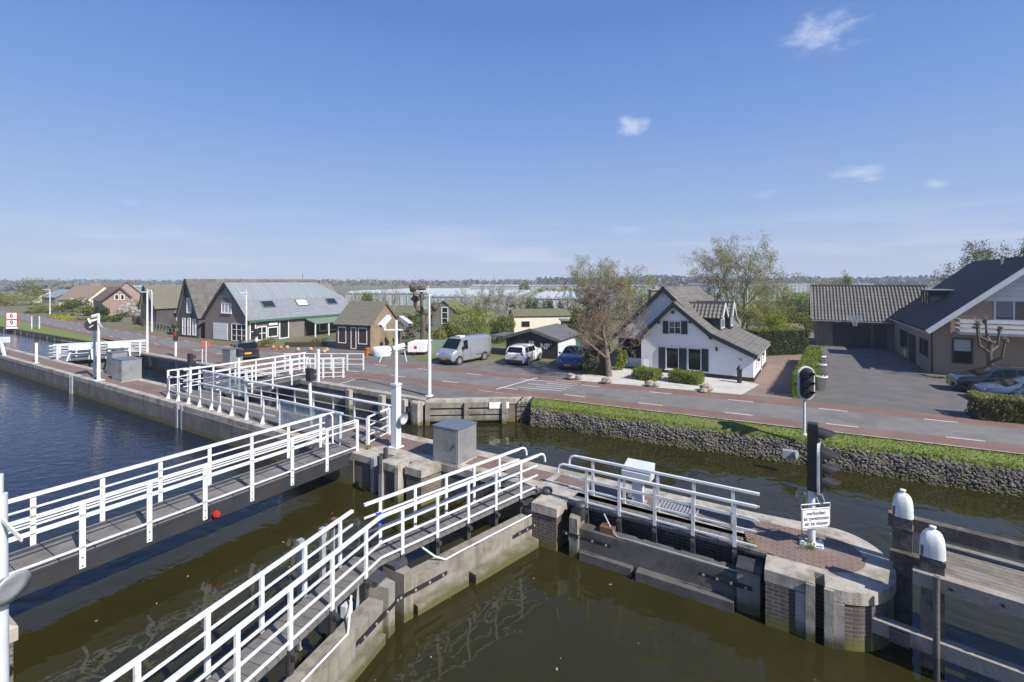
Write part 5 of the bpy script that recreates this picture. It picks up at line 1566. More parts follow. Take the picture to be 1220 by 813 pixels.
for (u, vb, vt, du, lab) in ((181, 395.5, 346, -6, 'grey street lamp with curved arm beside the black cottage'), (59.6, 376, 345, -8, 'grey street lamp with straight arm on the far road verge'), (1009, 391, 391, 0, None)):
    if lab is None: continue
    c = G(u, vb); zt = zof(vt, c.y); lp = thing('street_lamp', lab, 'street lamp', c, 'street lamps along the road')
    b = MB(); b.tube(c, c + Z * zt * .96, .11, .07, 10); b.build('pole', 'whitepole', lp)
    a = du * c.y / F; b = MB(); b.path([c + Z * zt * .95, c + Z * zt + Vector((a * .15, 0, 0)), c + Z * zt + Vector((a, 0, 0))], .06, 8); ar = b.build('arm', 'whitepole', lp)
    b = MB(); b.bar(c + Z * zt + Vector((a * .8, 0, 0)), c + Z * zt + Vector((a * 1.25, 0, 0)), .2, .12); b.build('lamp_head', 'galv', ar)

# mast with horn and round black shield on the left island
c = G(117.5, 453.5)
sm2 = thing('signal_mast', 'white mast with white horn and round black board on the left island', 'mast', c)
zt = zof(374, c.y)
b = MB(); b.tube(c + Z * .03, c + Z * zt * .55, .105, .095, 10); b.tube(c + Z * zt * .55, c + Z * zt, .075, .065, 10); b.build('pole', 'white', sm2)
b = MB(); b.box(c, .5, .5, .006, .035, E); b.build('foot_plate', 'white', sm2)
b = MB(); b.disc(c + Vector((-.30, -.12, zof(387, c.y))), (.75, -.65, 0), .36, .05, 20); b.obox(c + Vector((-.42, -.2, zof(394, c.y))), (.4, .05, 0), (0, .1, 0), (0, 0, .55)); b.build('shield', 'black', sm2)
b = MB(); p = c + Vector((-.42, -.15, zof(383, c.y)))
b.lathe([(.05, .5), (.07, .2), (.12, .08), (.23, 0), (.22, -.02), (0, .05)], (0, 0, 0), 16); rot = Vector((.8, .5, .3)).to_track_quat('Z', 'Y').to_matrix(); b.v = [tuple(rot @ Vector(v) + p) for v in b.v]
b.bar(c + Vector((-.4, 0, zof(377, c.y))), c + Vector((0, 0, zof(375, c.y))), .1, .16); b.build('horn', 'white', sm2)
b = MB()
for dx in (-.35, .45): b.bar(c + Vector((0, -.05, zof(384, c.y))), c + Vector((dx, -.25, zof(390, c.y))), .03, .05)
b.build('strut', 'white', sm2)
c = G(112.5, 450); b = MB(); b.tube(c, c + Z * zof(390, c.y), .07, n=10); solo(b, 'slim_post', 'white', 'slim white post just behind the horn mast on the left island', 'post', c)
c = G(43.3, 432.8); b = MB(); b.tube(c, c + Z * 1.5, .09, n=12); b.lathe([(.17, 0), (.17, .03), (.09, .05)], c, 12); solo(b, 'white_post', 'white', 'short white round post on the left island near the sign with numbers', 'post', c)

# black signal heads on white posts (seen from behind)
def back_signal(u, vb, vt, ub, wpx, hpx, label, hood=True):
    c = G(u, vb); Y = c.y; sg_ = thing('lock_signal', label, 'signal light', c, 'small black lock signals on white posts')
    zt, zb = zof(vt, Y), zof(vt + hpx, Y); w_ = wpx * Y / F; x = (ub - u) * Y / F
    b = MB(); b.tube(c, c + Vector((x, 0, zb)), .065, n=10); b.build('post', 'white', sg_)
    h = c + Vector((x, 0, 0))
    b = MB(); b.box(h, w_, .16, zb, zt, E); hd = b.build('head', 'black', sg_)
    for k in range(2):
        z_ = zb + (zt - zb) * (.27 + .46 * k)
        b = MB(); b.lathe([(.085, 0), (.09, .16), (.08, .17)], (0, 0, 0), 10); rot = Vector((.75, .66, -.1)).to_track_quat('Z', 'Y').to_matrix()
        b.v = [tuple(rot @ Vector(v) + h + Vector((.05, .06, z_))) for v in b.v]; b.build('hood', 'black', hd)
    return sg_


back_signal(227, 470, 421.5, 226.8, 7.2, 14, 'black two lamp signal on white post by the left end of the ramp')
back_signal(371, 511, 439, 369, 9, 15, 'black two lamp signal on tall white post in front of the ramp railing')
back_signal(285, 472, 416, 284.5, 5.5, 9, 'small black signal on the corner post of the channel bridge')
back_signal(305, 424, 392, 305, 6, 9, 'small black signal on a white post before the workshop window')
# red flashing light by the road
c = G(209.3, 425); rl_ = thing('warning_light', 'red warning light on a white post at the quay edge', 'warning light', c)
b = MB(); b.tube(c, c + Z * zof(404, c.y), .085, n=10); b.build('post', 'white', rl_)
b = MB(); b.box(c, .36, .2, zof(406, c.y), zof(395, c.y), E); hd = b.build('head', 'black', rl_)
b = MB(); b.box(c - Vector((0, .12, 0)), .34, .05, zof(400.5, c.y), zof(395.3, c.y), E); b.build('lens', 'red', hd)
# round sign on two posts
c = G(243.5, 433); rs_ = thing('round_sign', 'round red road sign on two white posts at the quay', 'road sign', c)
for du in (-2.6, 2.0):
    b = MB(); p = c + Vector((du * c.y / F, 0, 0)); b.tube(p, p + Z * zof(407, c.y), .035, n=8); b.build('post', 'white', rs_)
b = MB(); b.disc(c + Vector((.02, .09, zof(411, c.y))), (.75, -.66, 0), .31, .03, 24); b.build('disc', 'dullred', rs_)
# barrier-free little bollards by the road left

# traffic light on the verge (face to us) and the big one on the pier head
def obround(b, c, t, w_, h, th, nrm, n=10, m=0):
    r_ = w_ / 2; P_ = []
    for i in range(n + 1): a = math.pi * i / n; P_.append((r_ * math.cos(a), h / 2 - r_ + r_ * math.sin(a)))
    for i in range(n + 1): a = math.pi + math.pi * i / n; P_.append((r_ * math.cos(a), -h / 2 + r_ + r_ * math.sin(a)))
    k = len(P_); A = [c + t * x + Z * y for x, y in P_]; B_ = [p + nrm * th for p in A]
    b.add(A + B_, [tuple(range(k - 1, -1, -1)), tuple(range(k, 2 * k))] + [(i, (i + 1) % k, k + (i + 1) % k, k + i) for i in range(k)], m)


def hood(b, c, d_, r_, L, drop=.12, m=0):        # visor: half tube open below
    d_ = d_.normalized(); x = d_.cross(Z).normalized(); n = 12; V = []
    for k, (ll, dz) in enumerate(((0, 0), (L, -drop))):
        for i in range(n + 1):
            a = -.25 + (math.pi + .5) * i / n
            rr = r_ * (1 - .12 * k)
            V.append(c + d_ * ll * (1 if k == 0 else (.35 + .65 * max(0, math.sin(a)))) + x * rr * math.cos(a) + Z * (rr * math.sin(a) + dz))
    b.add(V, [(i, i + 1, n + 2 + i, n + 1 + i) for i in range(n)], m, True)


def traffic_light(c, facing, z0, z1, w_, label, lamps, pr, column=None, rim=True):
    facing = Vector(facing).normalized(); t = Vector((-facing.y, facing.x, 0))
    tl = thing('traffic_light', label, 'traffic light', c, 'lock traffic lights')
    b = MB(); b.tube(c + Z * .02, c + Z * (z0 + .15), pr, n=12); b.lathe([(pr * 1.9, .0), (pr * 1.9, .03), (pr, .06)], c, 12); b.build('pole', 'whitepole', tl)
    zm = (z0 + z1) / 2; o = c + facing * .12 + Z * zm
    b = MB(); obround(b, o, t, w_, z1 - z0, .05, facing); bd = b.build('backboard', 'white', tl)
    b = MB(); obround(b, o + facing * .05, t, w_ * .80, (z1 - z0) - w_ * .2, .05, facing); b.build('black_face', 'black', bd)
    if column:
        b = MB(); b.obox(c - t * .10 - facing * .08 + Z * column[0], t * .2, facing * .2, Z * (column[1] - column[0])); b.build('case', 'black', tl)
    for z_ in lamps:
        p = c + facing * (.22 if z_ < z1 else .14) + Z * z_
        lb_ = MB(); lb_.disc(p, facing, w_ * .29, .03, 16); ln_ = lb_.build('lamp', 'glass', tl)
        hb = MB(); hood(hb, p, facing, w_ * .31, w_ * .68, .05); hb.build('hood', 'black', ln_)
    return tl


c = G(958.2, 518)
traffic_light(c, (-.1, -.99, 0), 1.40, 2.72, .62, 'traffic light with white rimmed oval board on the grass verge', [1.72, 2.07, 2.42], .05)
c = G(967, 649)
TL = traffic_light(c, (.80, -.60, 0), 1.18, 2.40, .52, 'big black traffic light with four hooded lamps on the rounded pier head', [1.48, 1.79, 2.10, 2.55], .075, (1.25, 2.78))
b = MB(); b.box(c, .46, .40, .006, .05, E); [b.box(c + E * dx + N * dy, .06, .06, .05, .10, E) for dx in (-.17, .17) for dy in (-.14, .14)]; b.build('foot_plate', 'whitepole', TL)
b = MB(); b.path([c + Vector((.12, -.1, 1.3)), c + Vector((.2, -.14, 1.05)), c + Vector((.12, -.1, .95)), c + Vector((.05, -.05, 1.15))], .014, 6); b.build('cable', 'galv', TL)
sn = Vector((.15, -.99, 0)).normalized(); st_ = Vector((.99, .15, 0)).normalized()
sg2 = thing('swimming_sign', 'white sign forbidding swimming and fishing on the big traffic light pole', 'sign', c + sn * .1 + Z * .75)
o = c + sn * .11 + Z * zof(614, c.y)
b = MB(); b.obox(o - st_ * .36 - Z * .23, st_ * .72, sn * .025, Z * .45); b.build('board', 'signwhite', sg2)
b = MB()
for (x0, x1, y0, y1) in ((-.35, .35, -.215, -.205), (-.35, .35, .195, .205), (-.355, -.345, -.215, .205), (.345, .355, -.215, .205)): b.obox(o + sn * .025 + st_ * x0 + Z * y0, st_ * (x1 - x0), sn * .003, Z * (y1 - y0))
b.build('border', 'signink', sg2)
text_part('lettering', 'verboden\nte zwemmen\nen te vissen', .122, 'signink', sg2, o + sn * .027 - Z * .005, st_, Z, .002, spacing=.95)
b = MB(); b.path([o - st_ * .37 + Z * .23, o - st_ * .36 + Z * .31, o + st_ * .36 + Z * .31, o + st_ * .37 + Z * .23], .016, 6); b.build('hanger', 'galv', sg2)
# small signal case fixed on the bank below the verge light
c = G(942, 540, -.4); b = MB(); b.obox(c - Vector((.3, .0, .2)), (.45, -.2, 0), (.1, .2, 0), (0, 0, .3)); b.disc(c + Vector((.1, -.2, .0)), (.6, -.8, 0), .14, .05, 12)
solo(b, 'bank_lamp', 'galv', 'small grey lamp case fixed to the stone bank below the verge light', 'lamp', c)

# depth boards: 6 and 9
c = G(14, 392); sb = thing('number_sign', 'stacked red bordered white signs reading six and nine on the far bank', 'sign', c, None)
wpx = 11 * c.y / F; tn = Vector((.72, -.69, 0)).normalized(); tt_ = Vector((.95, .3, 0)).normalized(); nn_ = Vector((.3, -.95, 0)).normalized()
for k, (v0, v1, d_) in enumerate(((372.3, 380.6, '6'), (381, 389.5, '9'))):
    z1, z0 = zof(v0, c.y), zof(v1, c.y)
    b = MB(); b.obox(c - tt_ * wpx / 2 + Z * z0, tt_ * wpx, nn_ * .03, Z * (z1 - z0)); bd = b.build('board', 'signred', sb)
    b = MB(); b.obox(c - tt_ * wpx * .43 + nn_ * .03 + Z * (z0 + .06), tt_ * wpx * .86, nn_ * .004, Z * (z1 - z0 - .14)); b.build('field', 'signwhite', bd)
    text_part('lettering', d_, (z1 - z0) * .95, 'signink', sb, c + nn_ * .04 + Z * (z0 + z1) / 2, tt_, Z)
b = MB(); z1, z0 = zof(390, c.y), zof(392.5, c.y) - .05; b.obox(c - tt_ * wpx / 2 + Z * max(z0, .02), tt_ * wpx, nn_ * .03, Z * (z1 - max(z0, .02))); b.build('strip', 'signwhite', sb)
b = MB(); [b.tube(c + tt_ * x - nn_ * .05, c + tt_ * x - nn_ * .05 + Z * zof(374, c.y), .06, n=8) for x in (-.5, .5)]; b.build('posts', 'whitepole', sb)
c = G(41, 392); ib = thing('notice_board', 'blue grey notice board on posts beside the far canal bank', 'notice board', c)
z0, z1 = zof(387, c.y), zof(377, c.y); b = MB(); b.obox(c - Vector((.4, 0, -z0)), (.9, .25, 0), (.02, -.05, 0), (0, 0, z1 - z0)); b.build('board', 'cabtop', ib)
b = MB(); [b.tube(c + Vector((x, .05 + x * .3, 0)), c + Vector((x, .05 + x * .3, z1)), .07, n=8) for x in (-.3, .45)]; b.build('posts', 'whitepole', ib)
# white sign panel at the far left edge
c = G(4, 424); ls = thing('white_signal_box', 'white box on a slanted post at the left frame edge of the island', 'signal box', c)
b = MB(); b.obox(c + Vector((-.6, 0, 1.05)), (.85, 0, 0), (0, .3, 0), (0, 0, .45)); b.build('box', 'white', ls); b = MB(); b.bar(c + Vector((.1, 0, 0)), c + Vector((-.2, 0, 1.1)), .16, .16); b.build('post', 'white', ls)

# ---- the pole at the left edge with its dish speaker
c = Vector((-6.39, 5.95, 0))
bp = thing('near_mast', 'thick pale grey mast with round dish loudspeaker at the left edge', 'mast', c)
b = MB(); b.tube(c - Z * .0, c + Z * 3.35, .105, .085, 20); b.tube(c + Z * 3.35, c + Z * 3.6, .05, n=10); b.build('pole', 'whitepole', bp)
hz = zof(612, 6)
b = MB(); b.lathe([(.098, 2.02), (.10, 2.05), (.10, 2.02)], c, 14); b.build('clamp', 'black', bp)
b = MB(); b.bar(c + Z * hz, c + Vector((.55, -.25, hz - .17)), .02, .045); b.bar(c + Z * hz, c + Vector((.35, -.45, hz - .26)), .02, .045); b.build('strut', 'white', bp)
d_ = Vector((.95, -.16, -.24)).normalized(); p = c + Vector((.20, -.06, zof(693, 6.0)))
b = MB(); b.lathe([(.0, -.12), (.07, -.12), (.09, -.06), (.12, -.05), (.13, 0), (.20, .03), (.205, .045), (.12, .03), (0, .028)], (0, 0, 0), 24)
rot = d_.to_track_quat('Z', 'Y').to_matrix(); b.v = [tuple(rot @ Vector(v) + p) for v in b.v]; b.build('loudspeaker', 'galv', bp)
b = MB(); b.bar(c + Z * (p.z - .02), p - d_ * .1, .05, .05); b.bar(c + Z * (p.z - .2), p - d_ * .05 - Z * .1, .05, .04); b.build('speaker_bracket', 'galv', bp)
pr_ = thing('bank_pier', 'short brick pier with pale stone cap at the near left corner of the lock', 'pier', LK(-11.9, 2.2, -.3))
b = along(E); b.obox(LK(-12.45, 1.4, -3), E * .62, N * 1.15, Z * 2.72); b.build('brickwork', 'lockbrick', pr_)
b = MB(); b.obox(LK(-12.5, 1.36, -.28), E * .72, N * 1.24, Z * .24)
b.add([LK(-12.5, 1.36, -.04), LK(-11.78, 1.36, -.04), LK(-11.78, 2.6, -.04), LK(-12.5, 2.6, -.04), LK(-12.38, 1.5, .04), LK(-11.9, 1.5, .04), LK(-11.9, 2.45, .04), LK(-12.38, 2.45, .04)], [(4, 5, 6, 7), (0, 1, 5, 4), (1, 2, 6, 5), (2, 3, 7, 6), (3, 0, 4, 7)])
b.build('cap', 'stone', pr_)

# ------------------------------------------------------------------ timber guide jetty with white capped piles
jd = (G(1220, 719, .55) - G(1084, 678, .55)); jd.z = 0; jd.normalize(); jq = Vector((-jd.y, jd.x, 0))
jt = thing('timber_jetty', 'old grey timber guide jetty with plank deck at the right edge', 'jetty', LK(3, 12.2, .3))
pB = at(1111, 700, 8.95); pB.z = 0; pA = at(1075.5, 640, 10.05); pA.z = 0
b = along(jq); dk = pB + jd * .1
b.obox(pB - jd * .05 + jq * .05 + Z * .47, jd * 6, jq * 1.55, Z * .06); b.flat_t = tuple(jq); b.build('deck', 'wood', jt)
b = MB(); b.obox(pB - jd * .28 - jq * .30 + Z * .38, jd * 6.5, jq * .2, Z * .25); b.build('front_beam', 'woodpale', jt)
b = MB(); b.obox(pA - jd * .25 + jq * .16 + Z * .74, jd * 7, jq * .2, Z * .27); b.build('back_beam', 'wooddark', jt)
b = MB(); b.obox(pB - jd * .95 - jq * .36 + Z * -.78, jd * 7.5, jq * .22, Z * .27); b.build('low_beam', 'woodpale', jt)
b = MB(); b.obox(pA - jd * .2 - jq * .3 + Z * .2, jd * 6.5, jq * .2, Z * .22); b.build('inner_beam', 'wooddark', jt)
for x in (2.4, 4.6):
    for q_ in (-.1, 1.35):
        b = MB(); b.box(pB + jd * x + jq * q_, .26, .26, -3, .44, jd); b.build('pile', 'wooddark', jt)
for x in (.25, .9, 1.6, 2.3, 3.0, 3.7):
    b = MB(); b.disc(pB + jd * x - jq * .31 + Z * .5, jq, .03, .03, 8); b.build('bolt', 'steel', jt)


def capped(c, w_, zt, label, lean=0.0):
    dl = thing('mooring_pile', label, 'mooring pile', c, 'white capped timber piles')
    b = MB(); b.box(c - jd * w_ * .17 - jq * .01, w_ * .60, w_ * .90, -3, zt - .34, jd); b.box(c + jd * w_ * .30, w_ * .32, w_ * .84, -3, zt - .36, jd); b.build('pile', 'woodpile', dl)
    b = MB(); n = 14; r_ = w_ * .515
    prof = [(r_ * 1.02, -.31), (r_ * 1.0, -.25), (r_ * .99, -.12), (r_ * .92, -.02), (r_ * .78, .06), (r_ * .55, .12), (r_ * .28, .152), (.03, .16), (.028, .19), (.05, .195), (.055, .215), (.035, .228), (0, .23)]
    b.lathe(prof, Vector((c.x, c.y, zt - .23)) , 16); 
    V = []
    for v in b.v:                                # squared-off hood with an arched lower edge
        x, y, z = v; dv = Vector((x - c.x, y - c.y, 0)); a_, q_ = abs(dv.dot(jd)), abs(dv.dot(jq)); L = dv.length or 1
        k_ = min(L / max(a_, q_, 1e-6), 1.27)
        V.append((c.x + dv.x * k_, c.y + dv.y * k_, z + (.10 * (1 - abs(a_ - q_) / L) * 0 + .08 * (1 - min(a_, q_) / max(a_, q_, 1e-6)) if z < zt - .55 else 0)))
    b.v = V; b.build('cap', 'white', dl)
    b = MB(); b.box(c, w_ * 1.02, w_ * 1.0, .80, .88, jd); b.build('band', 'wooddark', dl)
    return dl


capped(pA, .34, zof(583, 10.05), 'white capped timber pile at the far side of the jetty near the pier head')
dB = capped(pB - jq * .02, .36, zof(626, 8.95), 'white capped timber pile at the near side of the jetty above the low beam')
b = MB(); b.tube(pB - jq * .42 + jd * .05 - Z * 1.4, pB - jq * .42 + jd * .05 + Z * .70, .05, n=12); b.build('iron_pipe', 'wooddark', dB)
b = MB(); b.obox(pB - jd * .62 - jq * .47 - Z * .76, jd * .3, jq * .1, Z * .23); b.build('worn_block', 'wooddark', dB)


# ------------------------------------------------------------------ vehicles
def car(kind, label, cat, c, hd, L, W, Ht, paint, van=False, sedan=False, plate='plate', suv=False):
    hd = Vector((hd[0], hd[1], 0)).normalized(); lt = Vector((-hd.y, hd.x, 0))
    ct = thing(kind, label, cat, Vector((c[0], c[1], 0)), 'cars parked along the road')
    O = Vector((c[0], c[1], 0))
    P_ = lambda x, y, z: O + hd * x + lt * y + Z * z
    h = Ht
    if van: xs = [-.5, -.495, -.40, -.2, 0, .12, .235, .37, .455, .49, .5]; belt = [.50, .56, .57, .57, .57, .56, .55, .54, .50, .40, .30]; top = [.90, .985, 1, 1, 1, 1, .985, .60, .53, .43, .32]
    elif sedan: xs = [-.5, -.49, -.40, -.26, -.10, .04, .2, .34, .45, .49, .5]; belt = [.55, .66, .70, .69, .68, .67, .66, .62, .55, .45, .36]; top = [.58, .70, .78, .95, 1, 1, .70, .66, .58, .48, .38]
    else: xs = [-.5, -.478, -.40, -.25, -.05, .08, .17, .31, .44, .485, .5]; belt = [.50, .61, .65, .66, .65, .645, .64, .62, .56, .46, .36]; top = [.60, .67, .965, 1, 1, .985, .86 if suv else .84, .66, .60, .50, .40]
    prof = []
    for x, bz_, tz in zip(xs, belt, top):
        X = x * L; e_ = abs(x) / .5; wb = W / 2 * (1 - .16 * max(0, (e_ - .78) / .22) ** 2)
        cab = tz - bz_ > .1
        lo = .14 * h if e_ < .97 else .22 * h
        wr = wb * (.80 if not van else .90) if cab else wb * .93
        prof.append([(wb * .9, lo), (wb * .985, .30 * h), (wb, .43 * h), (wb * .97, bz_ * h), (wr, (tz - .045) * h if cab else (tz - .01) * h), (wr * .82, tz * h), (0, tz * h + .012)])
    b = MB(); k = 7; V = []; n = len(xs)
    for i, x in enumerate(xs):
        for y, z in prof[i]: V.append(P_(x * L, y, z))
        for y, z in prof[i][:-1][::-1]: V.append(P_(x * L, -y, z))
    m = 13
    Fc = [(i * m + j, i * m + j + 1, (i + 1) * m + j + 1, (i + 1) * m + j) for i in range(n - 1) for j in range(m - 1)]
    Fc += [tuple(range(m)), tuple((n - 1) * m + j for j in range(m))[::-1]]
    b.add(V, Fc, 0, True); body = b.build('body', paint, ct)
    body.data.set_sharp_from_angle(angle=math.radians(38))
    b = MB(); b.obox(P_(-L * .46, -W * .44, .10 * h), hd * L * .92, lt * W * .88, Z * .12 * h); b.build('underbody', 'black', ct)
    # windows: inset copies of the cabin faces
    def inset(mb, q4, f, o_):
        c_ = sum(q4, Vector()) / 4; n_ = (q4[1] - q4[0]).cross(q4[3] - q4[0]).normalized()
        if n_.dot(c_ - (O + Z * h * .5)) < 0: n_ = -n_
        mb.add([c_ + (p - c_) * f + n_ * o_ for p in q4], [(0, 1, 2, 3)])
    if van: side = [(5, 6)]; ws_ = (6, 7); rear = None
    elif sedan: side = [(2, 3), (3, 4), (4, 5), (5, 6)]; ws_ = (5, 6); rear = (2, 3)
    else: side = [(2, 3), (3, 4), (4, 5), (5, 6)]; ws_ = (6, 7); rear = (1, 2)
    for s_ in (0, 1):
        b = MB()
        for i0, i1 in side:
            a, c_ = (3, 4) if s_ == 0 else (9, 8)
            q4 = [V[i0 * m + a], V[i1 * m + a], V[i1 * m + c_], V[i0 * m + c_]]
            if (not van) and i1 == 6 or (sedan and i0 == 2): q4 = [q4[0].lerp(q4[1], .02), q4[1], q4[2], q4[3]]
            inset(b, q4, .90, .008)
        b.build('side_window', 'carglass', ct)
    b = MB(); i0, i1 = ws_; q4 = [V[i0 * m + 5].lerp(V[i0 * m + 4], .4) + Z * .01, V[i1 * m + 4], V[i1 * m + 8], V[i0 * m + 7].lerp(V[i0 * m + 8], .4) + Z * .01]
    inset(b, q4, .92, .035); b.build('windscreen', 'carglass', ct)
    if rear:
        b = MB(); i0, i1 = rear; A_, B_ = (i0, i1) if prof[i0][5][1] < prof[i1][5][1] else (i1, i0)
        q4 = [V[A_ * m + 4], V[B_ * m + 5].lerp(V[B_ * m + 4], .4), V[B_ * m + 7].lerp(V[B_ * m + 8], .4), V[A_ * m + 8]]
        inset(b, q4, .90, .035); b.build('rear_window', 'carglass', ct)
    wr = (.205 if not suv else .235) * h if not van else .165 * h
    for x in (-.30 if not van else -.29, .31 if not van else .335):
        for s_ in (-1, 1):
            cc = P_(x * L, s_ * (W / 2 - .10), wr)
            ar = MB(); ar.disc(cc + lt * s_ * .055, lt, wr * 1.18, .11, 20); ar.build('wheel_arch', 'black', ct)
            wb_ = MB(); wb_.disc(cc + lt * s_ * .04, lt, wr, .16, 20); wo = wb_.build('wheel', 'tyre', ct)
            rb = MB(); rb.disc(cc + lt * s_ * .118, lt, wr * .66, .012, 14)
            ro = rb.build('rim', 'rim', wo)
            hb = MB()
            for q_ in range(5):
                a = q_ * 2 * math.pi / 5; hb.disc(cc + lt * s_ * .124 + hd * wr * .38 * math.cos(a) + Z * wr * .38 * math.sin(a), lt, wr * .13, .006, 8)
            hb.build('rim_opening', 'black', wo)
    for s_ in (-1, 1):
        b = MB(); zz = .47 * h if not van else .40 * h
        b.bar(P_(L * .447, s_ * W * .40, zz), P_(L * .488, s_ * W * .30, zz * .98), .09, .13 if not van else .2, up=Z); b.build('headlight', 'lamp', ct)
        b = MB(); zz = (.62 if not van else .5) * h
        b.obox(P_(-L * .492, s_ * W * .36 - .09, zz - .1), -hd * .03, lt * .18, Z * (.16 if not van else .3)); b.build('taillight', 'taillamp', ct)
        b = MB(); b.obox(P_(L * (.17 if not van else .25), s_ * W * .5, (.66 if not van else .58) * h), hd * .1, lt * s_ * .16, Z * (.12 if not van else .24)); b.build('mirror', paint if not van else 'black', ct)
        b = MB()
        for x in (-.12, .1) if not van else (.13,): b.obox(P_(L * x, s_ * (W / 2 * .985), .56 * h if not van else .50 * h), hd * .14, lt * s_ * .025, Z * .03)
        b.build('door_handle', 'black', ct)
        b = MB()
        for x in ((-.19, .0, .17) if not van else (.07, .24)): b.obox(P_(L * x, s_ * (W / 2 - .004), .24 * h), hd * .018, lt * s_ * .010, Z * .36 * h)
        b.build('door_seam', 'black', ct)
    b = MB(); b.obox(P_(L * .488, -W * .30, .26 * h), hd * .03, lt * W * .60, Z * .13 * h); b.build('grille', 'black', ct)
    b = MB(); b.obox(P_(L * .50, -W * .41, .16 * h), hd * .02, lt * W * .82, Z * .09 * h); b.build('bumper', 'black' if van or suv else paint, ct)
    for x, zz, sg_ in ((L * .517, .23 * h, 1), (-L * .508, .36 * h, -1)):
        b = MB(); b.obox(P_(x, -.23, zz), hd * .015 * sg_, lt * .46, Z * .11); b.build('number_plate', plate, ct)
    if not van:
        b = MB(); b.obox(P_(-L * .505, -W * .42, .17 * h), -hd * .015, lt * W * .84, Z * .14 * h); b.build('rear_bumper', 'black' if not sedan else paint, ct)
    return ct


vanT = car('delivery_van', 'silver panel van with yellow plate parked beyond the road', 'van', (-3.58, 36.2), (-.6, -.8), 4.45, 1.76, 1.86, 'silver', van=True)
hd = Vector((-.6, -.8, 0)); lt = Vector((.8, -.6, 0)); O = Vector((-3.58, 36.2, 0))
b = MB(); p = O + hd * (4.45 * .485) + Z * .86; t2 = lt * .09
b.add([p - t2, p - Z * .13, p + t2, p + Z * .13, p - t2 + hd * .03, p - Z * .13 + hd * .03, p + t2 + hd * .03, p + Z * .13 + hd * .03], [(4, 5, 6, 7), (0, 1, 5, 4), (1, 2, 6, 5), (2, 3, 7, 6), (3, 0, 4, 7)]); b.build('emblem', 'rim', vanT)
b = MB(); b.obox(O + hd * .2 - lt * .3 + Z * 1.88, hd * .5, lt * .5, Z * .10); b.build('roof_vent', 'white', vanT)
b = MB()
for s_ in (-1, 1): b.obox(O + hd * -.3 + lt * s_ * .885 + Z * .55, hd * -1.7, lt * s_ * .012, Z * .03)
b.build('rub_strip', 'black', vanT)
car('white_car', 'white hatchback parked in front of the black shed', 'car', (.93, 35.9), (.42, .907), 3.75, 1.62, 1.36, 'carwhite')
car('blue_car', 'blue sedan parked between the black shed and the dark hedge', 'car', (4.55, 34.4), (-.36, -.93), 4.3, 1.7, 1.36, 'carblue', sedan=True)
car('dark_car', 'dark blue estate car parked by the workshop behind a grey cabinet', 'car', (-21.3, 38.2), (-.57, .82), 3.9, 1.65, 1.35, 'carblack')
car('dark_suv', 'black off road car parked on the driveway behind a grey car', 'car', (26.5, 25.75), (-.9, .43), 4.4, 1.75, 1.46, 'carblack', suv=True)
car('grey_car', 'blue grey car parked on the driveway behind the clipped front hedge', 'car', (25.75, 23.6), (-.9, .43), 4.1, 1.62, 1.26, 'cargrey')
# caravan trailer
c = G(496, 424); tr = thing('trailer', 'small white trailer with red badge parked beside the silver van', 'trailer', c)
b = along((1, 0)); b.obox(c + Vector((-.72, .1, .28)), (1.4, 0, 0), (.3, 1.9, 0), (0, 0, .78)); b.build('body', 'bag', tr)
b = MB(); b.obox(c + Vector((-.2, .08, .55)), (.22, 0, 0), (0, .02, 0), (0, 0, .22)); b.build('badge', 'red', tr)
for x in (-.6, .55):
    b = MB(); b.disc(c + Vector((x, .7, .2)), (1, .15, 0), .2, .12, 14); b.build('wheel', 'tyre', tr)
b = MB(); b.bar(c + Vector((0, .1, .3)), c + Vector((-.1, -.5, .25)), .06, .06); b.build('drawbar', 'steel', tr)
b = MB(); c = G(524, 423); b.obox(c + Vector((-1.0, .8, .0)), (2.6, .2, 0), (.1, 1.2, 0), (0, 0, 1.0)); solo(b, 'green_container', 'greenroof', 'green covered crate behind the silver van', 'container', c)

# ------------------------------------------------------------------ trees, shrubs, hedges
def grow(rnd, p, d, L, r, lev, spec, tubes, tips, segs=4):
    kids = spec['kids'][lev]; wob = spec['wob']; upb = spec['up'][lev]
    n = segs if lev > 0 else spec.get('tseg', 6)
    pts = [(p, r)]
    q = p
    for i in range(n):
        d = (d + Vector((rnd.gauss(0, wob), rnd.gauss(0, wob), rnd.gauss(0, wob) + upb / n * 2))).normalized()
        q2 = q + d * L / n
        r2_ = r * (1 - (i + 1) / n * (1 - spec['taper']))
        tubes.append((q, q2, r * (1 - i / n * (1 - spec['taper'])), r2_, lev)); q = q2
        pts.append((q, r2_, d))
    if lev >= len(spec['kids']) - 1 or lev >= spec['leaf_lev']:
        for x in pts[1:]: tips.append(x[0])
    if lev < len(spec['kids']) - 1:
        for k in range(kids):
            f = spec['start'][lev] + (1 - spec['start'][lev]) * (k + rnd.random() * .8) / kids
            j = min(n - 1, int(f * n)); fr_ = f * n - j
            a, b_ = pts[j], pts[j + 1]
            base = a[0].lerp(b_[0], fr_); dd = b_[2]
            ang = rnd.uniform(*spec['ang']); az = rnd.uniform(0, 6.283) if lev else k * 2.4 + rnd.uniform(-.4, .4)
            x = dd.cross(Z if abs(dd.z) < .9 else Vector((1, 0, 0))).normalized(); y = dd.cross(x)
            nd = dd * math.cos(ang) + (x * math.cos(az) + y * math.sin(az)) * math.sin(ang)
            grow(rnd, base, nd.normalized(), L * spec['len'][lev] * rnd.uniform(.7, 1.15) * (1.05 - .35 * f), max(a[1] * spec['rad'], spec['rmin']), lev + 1, spec, tubes, tips, max(2, segs - 1))


